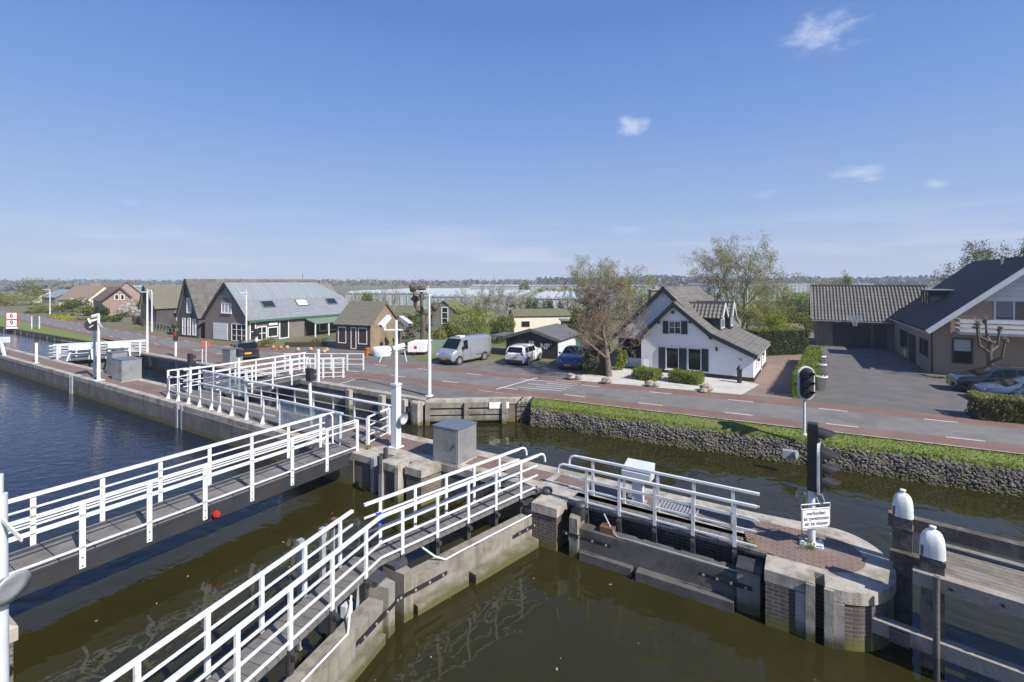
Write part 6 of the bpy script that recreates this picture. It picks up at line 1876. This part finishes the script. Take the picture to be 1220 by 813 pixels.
def leaves_mesh(b, P, size, rnd, jit=0.0, per=1, drop=0.0, m=0, asp=.7):
    n = len(P) * per
    C = np.repeat(np.array([tuple(p) for p in P], dtype=float), per, axis=0)
    C += rnd.normal(0, jit, C.shape); C[:, 2] -= np.abs(rnd.normal(0, drop, n)) if drop else 0
    u = rnd.normal(size=(n, 3)); u /= np.linalg.norm(u, axis=1)[:, None]
    w_ = rnd.normal(size=(n, 3)); v = np.cross(u, w_); v /= np.linalg.norm(v, axis=1)[:, None]
    s = size * rnd.uniform(.6, 1.3, n)[:, None]
    A = C - u * s; B_ = C + v * s * asp; D = C + u * s; E_ = C - v * s * asp
    V = np.stack([A, B_, D, E_], 1).reshape(-1, 3)
    b.add(V.tolist(), [(i * 4, i * 4 + 1, i * 4 + 2, i * 4 + 3) for i in range(n)], m)


SPEC = {
    'tree': dict(kids=[9, 6, 5, 0], wob=.10, up=[.2, .12, .05, 0], taper=.45, start=[.3, .3, .25, 0], ang=(.55, 1.0), len=[.55, .55, .5], rad=.55, rmin=.012, leaf_lev=2),
    'fine': dict(kids=[18, 9, 7, 5, 0], wob=.09, up=[.1, .14, .12, .1, .1], taper=.3, start=[.2, .2, .15, .2, 0], ang=(.65, 1.2), len=[.66, .52, .5, .5], rad=.42, rmin=.012, leaf_lev=3, tseg=8),
    'birch': dict(kids=[7, 7, 6, 4, 0], wob=.11, up=[.1, .15, -.15, -.5, -.3], taper=.4, start=[.3, .3, .3, .2, 0], ang=(.45, .95), len=[.72, .55, .5, .6], rad=.5, rmin=.011, leaf_lev=2),
    'upright': dict(kids=[9, 7, 5, 0], wob=.08, up=[.1, .5, .5, .2], taper=.35, start=[.15, .2, .2, 0], ang=(.3, .6), len=[.6, .5, .5], rad=.45, rmin=.012, leaf_lev=2),
    'blossom': dict(kids=[8, 7, 6, 4, 0], wob=.12, up=[.1, .2, .1, .1, 0], taper=.4, start=[.25, .25, .2, .2, 0], ang=(.6, 1.1), len=[.75, .55, .5, .5], rad=.5, rmin=.012, leaf_lev=3),
    'pine': dict(kids=[9, 7, 5, 0], wob=.14, up=[.1, .05, .02, 0], taper=.4, start=[.5, .4, .4, 0], ang=(.9, 1.35), len=[.55, .5, .45], rad=.5, rmin=.015, leaf_lev=2),
}


def tree(name, label, base, height, kind, trunk_r, bark, leaf, lsize, per, jit, seed, cat='tree', group=None, trunk_frac=.62, lean=(0, 0), stems=1, wide=1.0, drop=0.0):
    rnd = random.Random(seed); nr = np.random.default_rng(seed)
    t = thing(name, label, cat, base, group)
    spec = dict(SPEC[kind]); tubes, tips = [], []
    spec['len'] = [spec['len'][0] * wide] + spec['len'][1:]
    for s in range(stems):
        d = Vector((lean[0], lean[1], 1)) if stems == 1 else Vector((lean[0] + .55 * math.cos(s * 2.4 + seed), lean[1] + .55 * math.sin(s * 2.4 + seed), 1))
        grow(rnd, Vector(base) - Z * .05, d.normalized(), height * trunk_frac, trunk_r * (1 if stems == 1 else .75), 0, spec, tubes, tips)
    top = max(q.z for _, q, _, _, _ in tubes)
    k = height / top
    sc_ = lambda p: Vector(base) + (p - Vector(base)) * k
    b = MB()
    for p, q, r0, r1, lev in tubes:
        n = 8 if lev == 0 else 5 if lev == 1 else 3
        b.tube(sc_(p), sc_(q), r0, r1, n, caps=False)
    b.build('trunk', bark, t)
    if leaf:
        b = MB(); leaves_mesh(b, [sc_(p) for p in tips], lsize, nr, jit, per, drop); b.build('crown', leaf, t)
    return t


def base_at(u, Y): return Vector(((u - CX) * Y / F, Y, 0))


def bush(name, label, c, rx, ry, h, leaf, lsize, n, seed, cat='shrub', group=None, stems='bark', squash=1.0, lobes=7):
    nr = np.random.default_rng(seed); t = thing(name, label, cat, c, group); c = Vector(c)
    L = [(np.array([nr.uniform(-.68, .68), nr.uniform(-.68, .68), nr.uniform(.30, .74)]), nr.uniform(.36, .58)) for _ in range(lobes)]
    P = []
    for i in range(n):
        lc, lr = L[nr.integers(len(L))]
        d = nr.normal(size=3); d /= np.linalg.norm(d)
        p = lc + d * lr * nr.uniform(.55, 1.05) * np.array([1, 1, .75])
        if p[2] < .02: p[2] = nr.uniform(.02, .3)
        P.append((c.x + p[0] * rx, c.y + p[1] * ry, p[2] * h / 1.05))
    b = MB(); leaves_mesh(b, P, lsize, nr, 0.02); b.build('foliage', leaf, t)
    b = MB()
    for i in range(7):
        lc, lr = L[i % len(L)]
        q = Vector((c.x + lc[0] * rx, c.y + lc[1] * ry, lc[2] * h)); m_ = c.lerp(q, .5) + Vector((nr.uniform(-.1, .1), nr.uniform(-.1, .1), .1))
        b.tube(c + Vector((nr.uniform(-.08, .08), nr.uniform(-.08, .08), 0)), m_, .035, .025, 5, caps=False); b.tube(m_, q, .025, .01, 5, caps=False)
    b.build('stem', stems, t)
    return t


def hedge(label, p, dx, dy, h, leaf, core, lsize, dens, seed, group=None, topleaf=None):
    p, dx, dy = Vector((p[0], p[1], 0)), Vector((dx[0], dx[1], 0)), Vector((dy[0], dy[1], 0)); nr = np.random.default_rng(seed)
    t = thing('hedge', label, 'hedge', p + (dx + dy) / 2, group)
    b = MB(); i_ = .93
    b.obox(p + dx * (1 - i_) / 2 + dy * (1 - i_) / 2, dx * i_, dy * i_, Z * h * .95); b.build('core', core, t)
    P = []; Tp = []
    faces = [(p, dx, Z * h), (p + dy, dx, Z * h), (p, dy, Z * h), (p + dx, dy, Z * h), (p + Z * h, dx, dy)]
    for k, (o, a, c) in enumerate(faces):
        n = int(a.length * c.length * dens)
        nrm = a.cross(c).normalized()
        for _ in range(n):
            u_, v_ = nr.random(2)
            q = o + a * u_ + c * v_ + nrm * (nr.normal(0, .035) + .05 * math.sin(u_ * a.length * 3.1 + seed) * math.sin(v_ * 5) + .03 * math.sin(u_ * a.length * 9 + v_ * 7))
            (Tp if topleaf and k == 4 else P).append(q)
    b = MB(); leaves_mesh(b, P, lsize, nr, .01); b.build('foliage', leaf, t)
    if topleaf: b = MB(); leaves_mesh(b, Tp, lsize, nr, .01); b.build('top_growth', topleaf, t)
    return t


# the bare fine twigged street tree in front of the white house
tree('street_tree', 'bare reddish twigged tree in front of the white house', G(726, 448.5), zof(323, 31), 'fine', .21, 'barkred', 'leafbud', .028, 1, .05, 11, wide=1.0, trunk_frac=.8)
tree('birch_tree', 'large pale trunked birch with spring leaves behind the white house', base_at(884, 62), zof(273, 62), 'birch', .30, 'barkpale', 'leafolive', .065, 2, .22, 21, trunk_frac=.6, wide=1.15, drop=.2, stems=3)
tree('birch_tree', 'slimmer bare grey birch just left of the large leafy birch', base_at(846, 64), zof(296, 64), 'birch', .2, 'barkgrey', 'leafbud', .06, 1, .15, 23, trunk_frac=.6, wide=.7)
tree('birch_tree', 'broad drooping birch behind the bare street tree', base_at(698, 66), zof(303, 66), 'birch', .28, 'barkgrey', 'leafolive', .065, 2, .22, 24, trunk_frac=.5, wide=1.3, drop=.3, stems=2)
tree('birch_tree', 'thin yellowish birch beside the white house chimney', base_at(752, 70), zof(317, 70), 'upright', .16, 'barkpale', 'leafolive', .07, 2, .2, 25, trunk_frac=.7, wide=.7)
tree('birch_tree', 'small pale birch far behind the garage roof', base_at(1008, 110), zof(323, 110), 'upright', .16, 'barkgrey', 'leafolive', .12, 2, .3, 26, trunk_frac=.7)
tree('pine_tree', 'open crowned pine behind the black slate roof', base_at(1168, 52), zof(287, 52), 'pine', .25, 'bark', 'leafmid', .065, 7, .20, 31, trunk_frac=.62, wide=1.1)
tree('pine_tree', 'open crowned pine at the right edge behind the black slate roof', base_at(1226, 50), zof(286, 50), 'pine', .25, 'bark', 'leafmid', .065, 7, .20, 37, trunk_frac=.62, wide=1.0)
for i, (u, Y, vt, nm) in enumerate(((580, 70, 330, 'bare whitish blossom tree behind the green shrub'), (603, 64, 332, 'bare whitish blossom tree behind the cream mobile home'), (628, 78, 340, 'low whitish blossom tree before the greenhouse'), (556, 80, 336, 'far whitish blossom tree left of the blossom row'))):
    tree('blossom_tree', nm, base_at(u, Y), zof(vt + 6, Y) * .95, 'blossom', .14, 'barkgrey', 'blossom', .05, 1, .10, 41 + i, group='white blossom trees behind the car park', trunk_frac=.5)
tree('poplar_tree', 'bare upright tree behind the small yellow brick cottage', base_at(468, 75), zof(331, 75), 'upright', .14, 'barkgrey', None, .05, 1, .1, 51, trunk_frac=.75)
tree('poplar_tree', 'bare upright tree left of the pollarded plane', base_at(459, 80), zof(336, 80), 'upright', .12, 'barkgrey', None, .05, 1, .1, 52, trunk_frac=.75)
for i, (u, vt) in enumerate(((571, 329), (583, 327), (594, 331))):
    tree('poplar_tree', ('thin bare poplar top rising above the blossom, leftmost of three', 'thin bare poplar top rising above the blossom, middle of three', 'thin bare poplar top rising above the blossom, rightmost of three')[i], base_at(u, 92), zof(vt, 92), 'upright', .13, 'barkgrey', None, .05, 1, .1, 55 + i, trunk_frac=.8, wide=.7)


# pollards
def pollard(label, base, h, r, arms, seed, leaf=None, knob=.22):
    rnd = random.Random(seed); t = thing('pollard_tree', label, 'tree', base); b = MB(); base = Vector(base)
    q = base; pts = [base]
    for i in range(4): q = q + Vector((rnd.uniform(-.06, .06), rnd.uniform(-.06, .06), h * .6 / 4)); pts.append(q)
    for i in range(4): b.tube(pts[i], pts[i + 1], r * (1 - .08 * i), r * (1 - .08 * (i + 1)), 9, caps=False)
    heads = []
    for k in range(arms):
        a = k * 2.4 + rnd.uniform(-.4, .4); st_ = pts[rnd.choice((2, 3, 4))]; L = h * rnd.uniform(.22, .42)
        m_ = st_ + Vector((math.cos(a) * L * .45, math.sin(a) * L * .45, L * .3)); e_ = m_ + Vector((math.cos(a) * L * .12, math.sin(a) * L * .12, L * .8))
        b.tube(st_, m_, r * .55, r * .42, 7, caps=False); b.tube(m_, e_, r * .42, r * .36, 7, caps=False); heads.append(e_)
    for e_ in heads + [pts[-1]]:
        for _ in range(4): stone(b, e_ + Vector((rnd.uniform(-.1, .1), rnd.uniform(-.1, .1), rnd.uniform(-.12, .15))), knob * rnd.uniform(.6, 1), rnd)
    b.build('trunk', 'bark', t)
    b = MB()
    for e_ in heads:
        for _ in range(16): d = Vector((rnd.gauss(0, .5), rnd.gauss(0, .5), 1)).normalized(); b.tube(e_, e_ + d * rnd.uniform(.2, .55), .012, .006, 3, caps=False)
    b.build('twigs', 'barkred', t)
    if leaf: nr = np.random.default_rng(seed); b = MB(); leaves_mesh(b, [e + Z * .25 for e in heads], .05, nr, .28, 90); b.build('crown', leaf, t)
    return t


pollard('thick dark pollarded plane with knobby limbs beside the light mast', base_at(505, 44), zof(346, 44), .36, 7, 3, 'leafmid', .42)
pollard('small knobby pollard against the yellow brick gable', base_at(476, 41.5), zof(376, 41.5), .14, 4, 5, None, .2)
pollard('leaning stumpy pollard between the cottage and the trailer', base_at(489, 43), zof(388, 43), .16, 3, 6, None, .2)
pollard('pollarded tree with pale bark in front of the brown brick house', at(1182, 455, 28.5) * 1.0 - Z * at(1182, 455, 28.5).z, zof(377, 28.5), .17, 5, 8, None, .13)

# shrubs among the houses
SH = [(545, 416, 43, 30, 26, 'leafspring', 'low green shrub directly behind the van roof'), (600, 408, 48, 26, 34, 'leafspring', 'fresh green shrub right of the tall lime shrub'),
      (520, 414, 44, 26, 24, 'leafolive', 'olive scrub at the foot of the pollarded plane'), (470, 412, 46, 22, 26, 'leafmid', 'ivy green shrub at the corner of the yellow brick cottage'),
      (712, 414, 42, 34, 36, 'leafolive', 'olive shrub behind the dark hedge block'), (686, 402, 49, 26, 30, 'leafmid', 'green shrub against the low board shed'),
      (640, 366, 110, 60, 16, 'leafspring', 'band of spring shrubs before the nearest greenhouse'), (585, 368, 100, 50, 16, 'leafolive', 'band of olive shrubs under the blossom trees'),
      (925, 402, 58, 40, 30, 'leaflime', 'lime fresh shrub just behind the right hedge'), (960, 400, 58, 36, 26, 'leafspring', 'fresh shrub between the right hedge and garage corner'),
      (985, 352, 150, 40, 22, 'leafolive', 'olive shrubs behind the garage left end'), (93, 376, 105, 24, 22, 'leafspring', 'spring shrub before the white extension'),
      (50, 384, 92, 26, 14, 'leafmid', 'low green shrub at the far verge near the straight lamp'), (160, 384, 88, 20, 26, 'leafspring', 'spring shrub left of the slate house'),
      (75, 390, 84, 30, 10, 'leafspring', 'low green border on the far road verge'), (113, 392, 76, 30, 13, 'leafolive', 'low olive border along the far road'),
      (226, 404, 58, 14, 8, 'leafmid', 'small shrub at the foot of the dark gable house'), (562, 414, 46, 54, 56, 'leaflime', 'tall lime green shrub behind the silver van'), (533, 410, 48, 26, 28, 'leafspring', 'green shrub right of the pollarded plane'),
      (488, 404, 50, 30, 38, 'leafmid', 'dark green shrub behind the yellow brick gable'), (592, 405, 47, 26, 34, 'leafmid', 'green shrub between the lime shrub and the shed canopy'),
      (435, 382, 80, 32, 36, 'leafspring', 'round bright green tree behind the workshop roof'), (650, 378, 72, 24, 24, 'leafspring', 'green shrub behind the cream mobile home'),
      (634, 376, 74, 18, 22, 'leafmid', 'narrow green shrub left behind the cream mobile home'), (664, 380, 70, 18, 18, 'leafdark', 'dark shrub behind the mobile home roof'),
      (706, 400, 46, 36, 40, 'leafolive', 'olive shrub between the mobile home and the bare street tree'), (690, 392, 56, 28, 34, 'leafolive', 'pale olive shrub right of the mobile home'),
      (740, 437, 32.5, 15, 22, 'leaflime', 'lime green shrub beside the white house veranda'),
      (912, 392, 66, 60, 40, 'leafspring', 'wide fresh green shrub behind the right hedge'), (955, 388, 70, 50, 34, 'leafmid', 'green shrub before the far greenhouse near the garage'),
      (930, 370, 90, 40, 30, 'leafolive', 'olive green young willow behind the right hedge'), (890, 385, 60, 30, 24, 'leafolive', 'olive shrub at the foot of the large birch'),
      (968, 380, 85, 34, 32, 'leafspring', 'spring green shrub left of the garage roof'), (770, 350, 90, 40, 22, 'leafolive', 'yellow olive thicket left of the chimney'),
      (20, 381, 120, 50, 30, 'leafolive', 'olive thicket by the barn at the far left'), (38, 374, 125, 28, 42, 'leafspring', 'tall pointed green tree far down the road'),
      (86, 382, 95, 26, 24, 'leafmid', 'green shrub beside the road in front of the thatched house'), (106, 385, 85, 30, 20, 'leafspring', 'low green shrub left of the brown gable house'),
      (121, 388, 78, 18, 24, 'leafdark', 'dark shrub in front of the brown gable house'), (148, 386, 82, 34, 28, 'blossom', 'pale blossoming shrub right of the brown gable house'),
      (136, 392, 72, 26, 18, 'leafmid', 'low green shrub along the road before the blossom'), (200, 399, 62, 26, 12, 'leafmid', 'low garden shrub before the black cottage'),
      (60, 380, 100, 30, 16, 'leafspring', 'green shrubs beside the far street lamp'), (171, 390, 74, 18, 12, 'leafdark', 'dark low shrub at the slate house front'),
      (5, 372, 130, 20, 22, 'leafmid', 'green shrub at the far left horizon'), (740, 372, 75, 44, 34, 'leafolive', 'olive shrub thicket behind the street tree'),
      (455, 388, 70, 20, 20, 'leafmid', 'green shrub seen between the cottage roof and the trees'), (545, 378, 85, 40, 18, 'leafmid', 'low green shrub belt before the far greenhouse'),
      (610, 372, 100, 20, 14, 'leafspring', 'small green shrub before the nearest greenhouse wall'), (625, 350, 180, 16, 16, 'leafspring', 'round bright tree far off before the long greenhouse'),
      (905, 360, 120, 40, 24, 'leafolive', 'olive scrub before the greenhouse behind the birch'), (1000, 338, 260, 40, 8, 'leafmid', 'low far trees over the garage ridge')]
for i, (u, vb, Y, wpx, hpx, lf, lab) in enumerate(SH):
    w_ = wpx * Y / F / 2; h = hpx * Y / F; c = base_at(u, Y)
    zt = max(zof(vb - hpx, Y), .5)
    bush('shrub', lab, c, w_, w_ * .9, zt, lf, .028 + .0011 * Y, int(900 + 30 * wpx), 100 + i, 'shrub')

# hedges and box hedging
hedge('dark clipped hedge block behind the bare street tree', G(695, 446.5), (1.45, -.35), (.35, 1.1), 1.75, 'leafdark', 'leafdark', .045, 420, 1, topleaf='leafbrown')
hd0 = G(899 + 14, 431)
hedge('tall dark clipped hedge behind the white house', at(903, 425, 38.5) * 1 - Z * at(903, 425, 38.5).z, (4.9, 1.2), (-.3, 1.6), zof(394, 39), 'leafdark', 'leafdark', .055, 300, 2, topleaf='leafspring')
hedge('low bright green hedge beside the driveway with white pots', G(944.5, 474), Vector((.8, -.25, 0)), (G(962, 431) - G(944.5, 474)), 1.1, 'box', 'leafmid', .045, 420, 3)
hedge('clipped brown green hedge in front of the grey parked car', G(1166, 501), Vector((5.3, -2.2, 0)), Vector((.5, 1.05, 0)), .98, 'leafbrown', 'leafdark', .045, 480, 4, topleaf='leafolive')
for lab, u0, v0, u1, v1, sd_ in (('clipped box hedge in the gravel garden left of the other', 753, 452, 779, 455.5, 5), ('clipped box hedge in the gravel garden right of the other', 796, 455.5, 831, 460, 6)):
    a, c = G(u0, v0), G(u1, v1); d = (c - a); q = Vector((-d.y, d.x, 0)).normalized()
    hedge(lab, a, d, q * 1.3, .62, 'box', 'leafmid', .035, 650, sd_)
# flowering edge and low planters before the workshop
for lab, u, v, wpx, h in (('round evergreen bush in a planter left before the workshop', 317, 413.5, 21, .75), ('round evergreen bush in a planter right before the workshop', 375, 413.5, 26, .75)):
    c = G(u, v); w_ = wpx * c.y / F / 2; bush('planter_bush', lab, c, w_ * 1.1, w_, h + .25, 'leafspring', .05, 900, int(u), 'bush')
b = MB(); c = G(360, 414); b.obox(c + Vector((-1.6, .0, 0)), (3.6, .35, 0), (-.1, .5, 0), (0, 0, .42)); solo(b, 'planter', 'woodframe', 'long dark planter box before the workshop veranda', 'planter', c)
for i, (u, v, k) in enumerate(((317.8, 412.6, 't'), (325.7, 415, 'o'), (334.5, 415.2, 'o'), (342.2, 415, 't'), (355, 417.5, 't'), (370.2, 417, 't'), (386.4, 420, 't'), (389.5, 418, 't'))):
    c = G(u, v + 1.2); b = MB(); n_ = 12; s_ = .165
    b.lathe([(.0, .02), (s_ * .8, .03), (s_ * 1.05, s_ * .8), (s_ * 1.0, s_ * 1.3), (s_ * .6, s_ * 1.75), (s_ * .55, s_ * 2.0), (s_ * .4, s_ * 1.9), (0, s_ * 1.8)], c, n_)
    LB = ['pale glazed jar left of the orange ones', 'bright orange jar left of its orange neighbour', 'bright orange jar right of its orange neighbour', 'pale glazed jar just right of the orange ones', 'pale glazed jar in front of the long planter', 'pale glazed jar below the right round bush', 'pale large jar at the right end of the row', 'pale jar tucked behind the last jar of the row']
    solo(b, 'garden_jar', 'orange' if k == 'o' else 'terracotta', LB[i], 'jar', c, 'glazed jars before the workshop')
# big bag, crate
c = G(455, 424); b = MB(); V = []
rn_ = random.Random(4)
for z_, s_ in ((0, .92), (.35, 1.02), (.62, 1.0), (.72, .86)):
    for i in range(12):
        a = i * math.pi / 6; k = 1.25 / max(abs(math.cos(a)), abs(math.sin(a)))
        V.append(c + Vector((math.cos(a) * .62 * s_ * min(k, 1.3) * rn_.uniform(.95, 1.05), math.sin(a) * .45 * s_ * min(k, 1.3), z_ * rn_.uniform(.92, 1.05))))
b.add(V, [(j * 12 + i, j * 12 + (i + 1) % 12, (j + 1) * 12 + (i + 1) % 12, (j + 1) * 12 + i) for j in range(3) for i in range(12)] + [tuple(range(36, 48))], 0, True)
solo(b, 'bulk_bag', 'bag', 'filled white bulk bag beside the road in front of the cottage', 'bag', c)
c = G(437.8, 423.5); b = MB(); b.lathe([(.17, 0), (.2, .55), (.22, .58), (.2, .6), (0, .56)], c, 12); solo(b, 'orange_bin', 'orange', 'small orange bin left of the white bulk bag', 'bin', c)
c = G(647, 424); b = MB(); b.obox(c + Vector((-.2, .3, 0)), (.9, 0, 0), (0, .4, 0), (0, 0, .5)); b.obox(c + Vector((.6, .0, .28)), (1.2, -.1, 0), (0, .4, 0), (0, 0, .12)); b.obox(c + Vector((.7, .05, 0)), (.1, 0, 0), (0, .3, 0), (0, 0, .28)); b.obox(c + Vector((1.6, -.03, 0)), (.1, 0, 0), (0, .3, 0), (0, 0, .28))
solo(b, 'yellow_bench', 'yellow', 'yellow bench beside the white hatchback', 'bench', c)
c = G(652, 421); b = MB(); b.obox(c + Vector((-.5, .1, .95)), (1.0, 0, 0), (0, .3, 0), (0, 0, .12)); [b.bar(c + Vector((x, .2, 0)), c + Vector((x, .2, .95)), .06, .06) for x in (-.45, .45)]; solo(b, 'orange_shelf', 'orange', 'orange shelf below the white letters on the black shed', 'shelf', c)
# white pots by the driveway
for i, (u, v, s_, lab) in enumerate(((977.5, 465, .34, 'large white pot with low plants nearest the road on the driveway edge'), (978, 448.5, .32, 'white pot in the middle of the row along the driveway hedge'), (977.5, 437.5, .33, 'white pot with a small shrub farthest along the driveway hedge'))):
    c = G(u, v); pt = thing('plant_pot', lab, 'plant pot', c, 'white pots along the driveway')
    b = MB(); b.lathe([(0, .01), (s_ * .62, .01), (s_ * .95, .72), (s_ * 1.05, .72), (s_ * 1.05, .80), (s_ * .9, .80), (s_ * .85, .72), (0, .70)], c, 16); b.build('pot', 'potwhite', pt)
    nr = np.random.default_rng(60 + i); b = MB(); leaves_mesh(b, [c + Z * .84], .05, nr, .13 if i < 2 else .16, 120); b.build('plant', 'leafmid', pt)
# letter box pump before the facade
c = at(881, 455, 28.4); c.z = 0; b = MB(); b.lathe([(.14, 0), (.14, .75), (.17, .76), (.17, .84), (.12, .9), (.05, 1.02), (.02, 1.1), (0, 1.12)], c, 8); solo(b, 'garden_pump', 'black', 'black pillar shaped pump before the white house corner', 'pump', c)
# garden chairs
c = G(772, 444.5); gc = thing('garden_chair', 'small grey garden chair by the white house wall', 'chair', c)
b = MB(); b.obox(c + Vector((-.2, 0, .38)), (.4, 0, 0), (0, .4, 0), (0, 0, .04)); b.build('seat', 'galv', gc)
b = MB(); b.obox(c + Vector((-.2, .38, .42)), (.4, 0, 0), (0, .04, 0), (0, .08, .42)); b.build('backrest', 'galv', gc)
for x in (-.18, .18):
    for y in (.02, .36):
        b = MB(); b.bar(c + Vector((x, y, 0)), c + Vector((x, y, .38)), .04, .04); b.build('leg', 'galv', gc)
for i, (u, v, r_, lab) in enumerate(((680, 452.3, .34, 'pale angular boulder at the left tip of the gravel garden'), (688, 452.5, .27, 'pale boulder just right of the leftmost garden boulder'), (723, 457.5, .36, 'dark boulder below the bare street tree'), (774, 460.3, .30, 'brown boulder in front of the left box hedge'), (781, 461, .22, 'small brown boulder beside another before the left box hedge'), (842, 466.3, .36, 'brown boulder right of the right box hedge'), (838, 468, .22, 'small boulder leaning on the boulder right of the box hedge'), (915, 472, .2, None))):
    if not lab: continue
    b = MB(); c = G(u, v); stone(b, c + Z * r_ * .5, r_, random.Random(70 + i)); solo(b, 'boulder', 'boulder', lab, 'boulder', c, 'boulders in the gravel garden')
# pots by the brick house side wall
for i, (u, v, lab) in enumerate(((1078, 420, 'grey pot by the brick house side door'), (1086, 426, 'pale statue like pot beside the brick house side door'), (1093, 431, 'dark pot nearest the house corner'))):
    c = G(u, v) - fd * .3; b = MB(); b.lathe([(.14, 0), (.22, .5), (.24, .55), (.2, .55), (0, .5)], c, 12); solo(b, 'garden_pot', ('galv', 'potwhite', 'woodframe')[i], lab, 'pot', c)
# blossom border on far verge and roadside fence
for i, (u0, v0, u1, v1, lab) in enumerate(((158, 383, 172, 390, 'low brown wooden fence along the road before the slate house'), (176, 391, 207, 397.5, 'low pale wooden fence before the black cottage'))):
    a, c = G(u0, v0), G(u1, v1); fn = thing('garden_fence', lab, 'fence', a.lerp(c, .5), 'garden fences along the road'); n_ = 8
    for k in range(n_ + 1): b = MB(); p = a.lerp(c, k / n_); b.box(p, .12, .12, 0, .95); b.build('post', 'wood' if i else 'rust', fn)
    for z_ in (.35, .75): b = MB(); b.bar(a + Z * z_, c + Z * z_, .05, .16); b.build('rail', 'wood' if i else 'rust', fn)
b = MB(); nr = np.random.default_rng(90); P = [G(62, 378).lerp(G(82, 381.5), t) + Vector((0, nr.uniform(-1, 2), nr.uniform(.0, .35))) for t in nr.random(700)]; leaves_mesh(b, P, .12, nr, .1)
f_ = b.build('flower_border', 'leafyellow'); f_['kind'] = 'stuff'; f_['label'] = 'yellow flower strip along the far road verge'
# weeds at the pier sign and in paving cracks
for i, (s_, n_, h) in enumerate(((-.02, 12.95, .17), (.05, 12.68, .14), (-1.12, 12.1, .12), (-8.7, 12.1, .1), (-13.4, 11.9, .1))):
    nr = np.random.default_rng(200 + i); b = MB(); c = LK(s_, n_, .01); P = [c + Vector((nr.normal(0, .07), nr.normal(0, .07), abs(nr.normal(0, h * .6)))) for _ in range(120)]; leaves_mesh(b, P, .022, nr, .01)
    solo(b, 'weed', 'leafspring', ('taller tuft of weeds behind the swimming sign pole', 'tuft of weeds just left of the swimming sign foot', 'tuft of weeds at the edge of the open gate', 'tuft of weeds at the gate recess by the large cabinet', 'tuft of weeds by the foot bridge end')[i], 'weed', c, 'weeds in the lock paving')

# far tree belts, one mass on the horizon
b = MB(); nr = np.random.default_rng(300); P = []; 
def belt(u0, u1, v, Y, n, amp):
    for _ in range(n):
        u = nr.uniform(u0, u1); hmax = zof(v + amp * (math.sin(u * .11) + math.sin(u * .037 + 1) + .8 * math.sin(u * .31)), Y)
        P.append(Vector(((u - CX) * Y / F, Y + nr.uniform(-25, 25), max(.3, hmax * nr.random() ** .6))))
belt(640, 1260, 331.8, 620, 9000, .6)
belt(-60, 640, 334.6, 700, 5200, .35)
belt(1040, 1260, 331, 560, 1800, .9)
belt(750, 850, 330.3, 600, 1800, .5)
belt(-60, 140, 344, 320, 1200, 1.2)
leaves_mesh(b, P, 2.0, nr, .8)
w_ = b.build('woodland', leaf_mat('far_woodland', (.12, .125, .085), (.145, .14, .10), .1)); w_['kind'] = 'stuff'; w_['label'] = 'low woodland along the horizon'
b = MB(); P = []
def belt2(u0, u1, v, Y, n, amp, vb):
    for _ in range(n):
        u = nr.uniform(u0, u1); z1 = zof(v + amp * (math.sin(u * .23) + math.sin(u * .071 + 2)), Y)
        P.append(Vector(((u - CX) * Y / F, Y + nr.uniform(-8, 8), max(.1, z1 * nr.random() ** .7))))
belt2(640, 760, 344, 200, 900, 1, 0); belt2(480, 640, 347, 210, 900, 1, 0); belt2(830, 985, 349, 180, 900, 1.5, 0); belt2(900, 985, 372, 78, 1500, 3, 0)
belt2(-40, 130, 352, 170, 1000, 3, 0)
leaves_mesh(b, P, .55, nr, .3); s_ = b.build('scrub', 'leafolive'); s_['kind'] = 'stuff'; s_['label'] = 'field scrub between the greenhouses'

# thin spring haze over the polder
hz_ = MB(); hz_.obox((-3400, -250, -4.5), (6800, 0, 0), (0, 4700, 0), (0, 0, 44))
hm_ = bpy.data.materials.new('haze_air'); hm_.use_nodes = True; hn_ = hm_.node_tree.nodes; hn_.clear()
ho_ = hn_.new('ShaderNodeOutputMaterial'); hv_ = hn_.new('ShaderNodeVolumePrincipled')
hv_.inputs['Color'].default_value = (.80, .88, 1.0, 1); hv_.inputs['Density'].default_value = 0.00045; hv_.inputs['Anisotropy'].default_value = 0.0
hm_.node_tree.links.new(hv_.outputs[0], ho_.inputs['Volume'])
o_ = hz_.build('haze', hm_); o_['kind'] = 'stuff'; o_['label'] = 'thin pale haze over the fields'
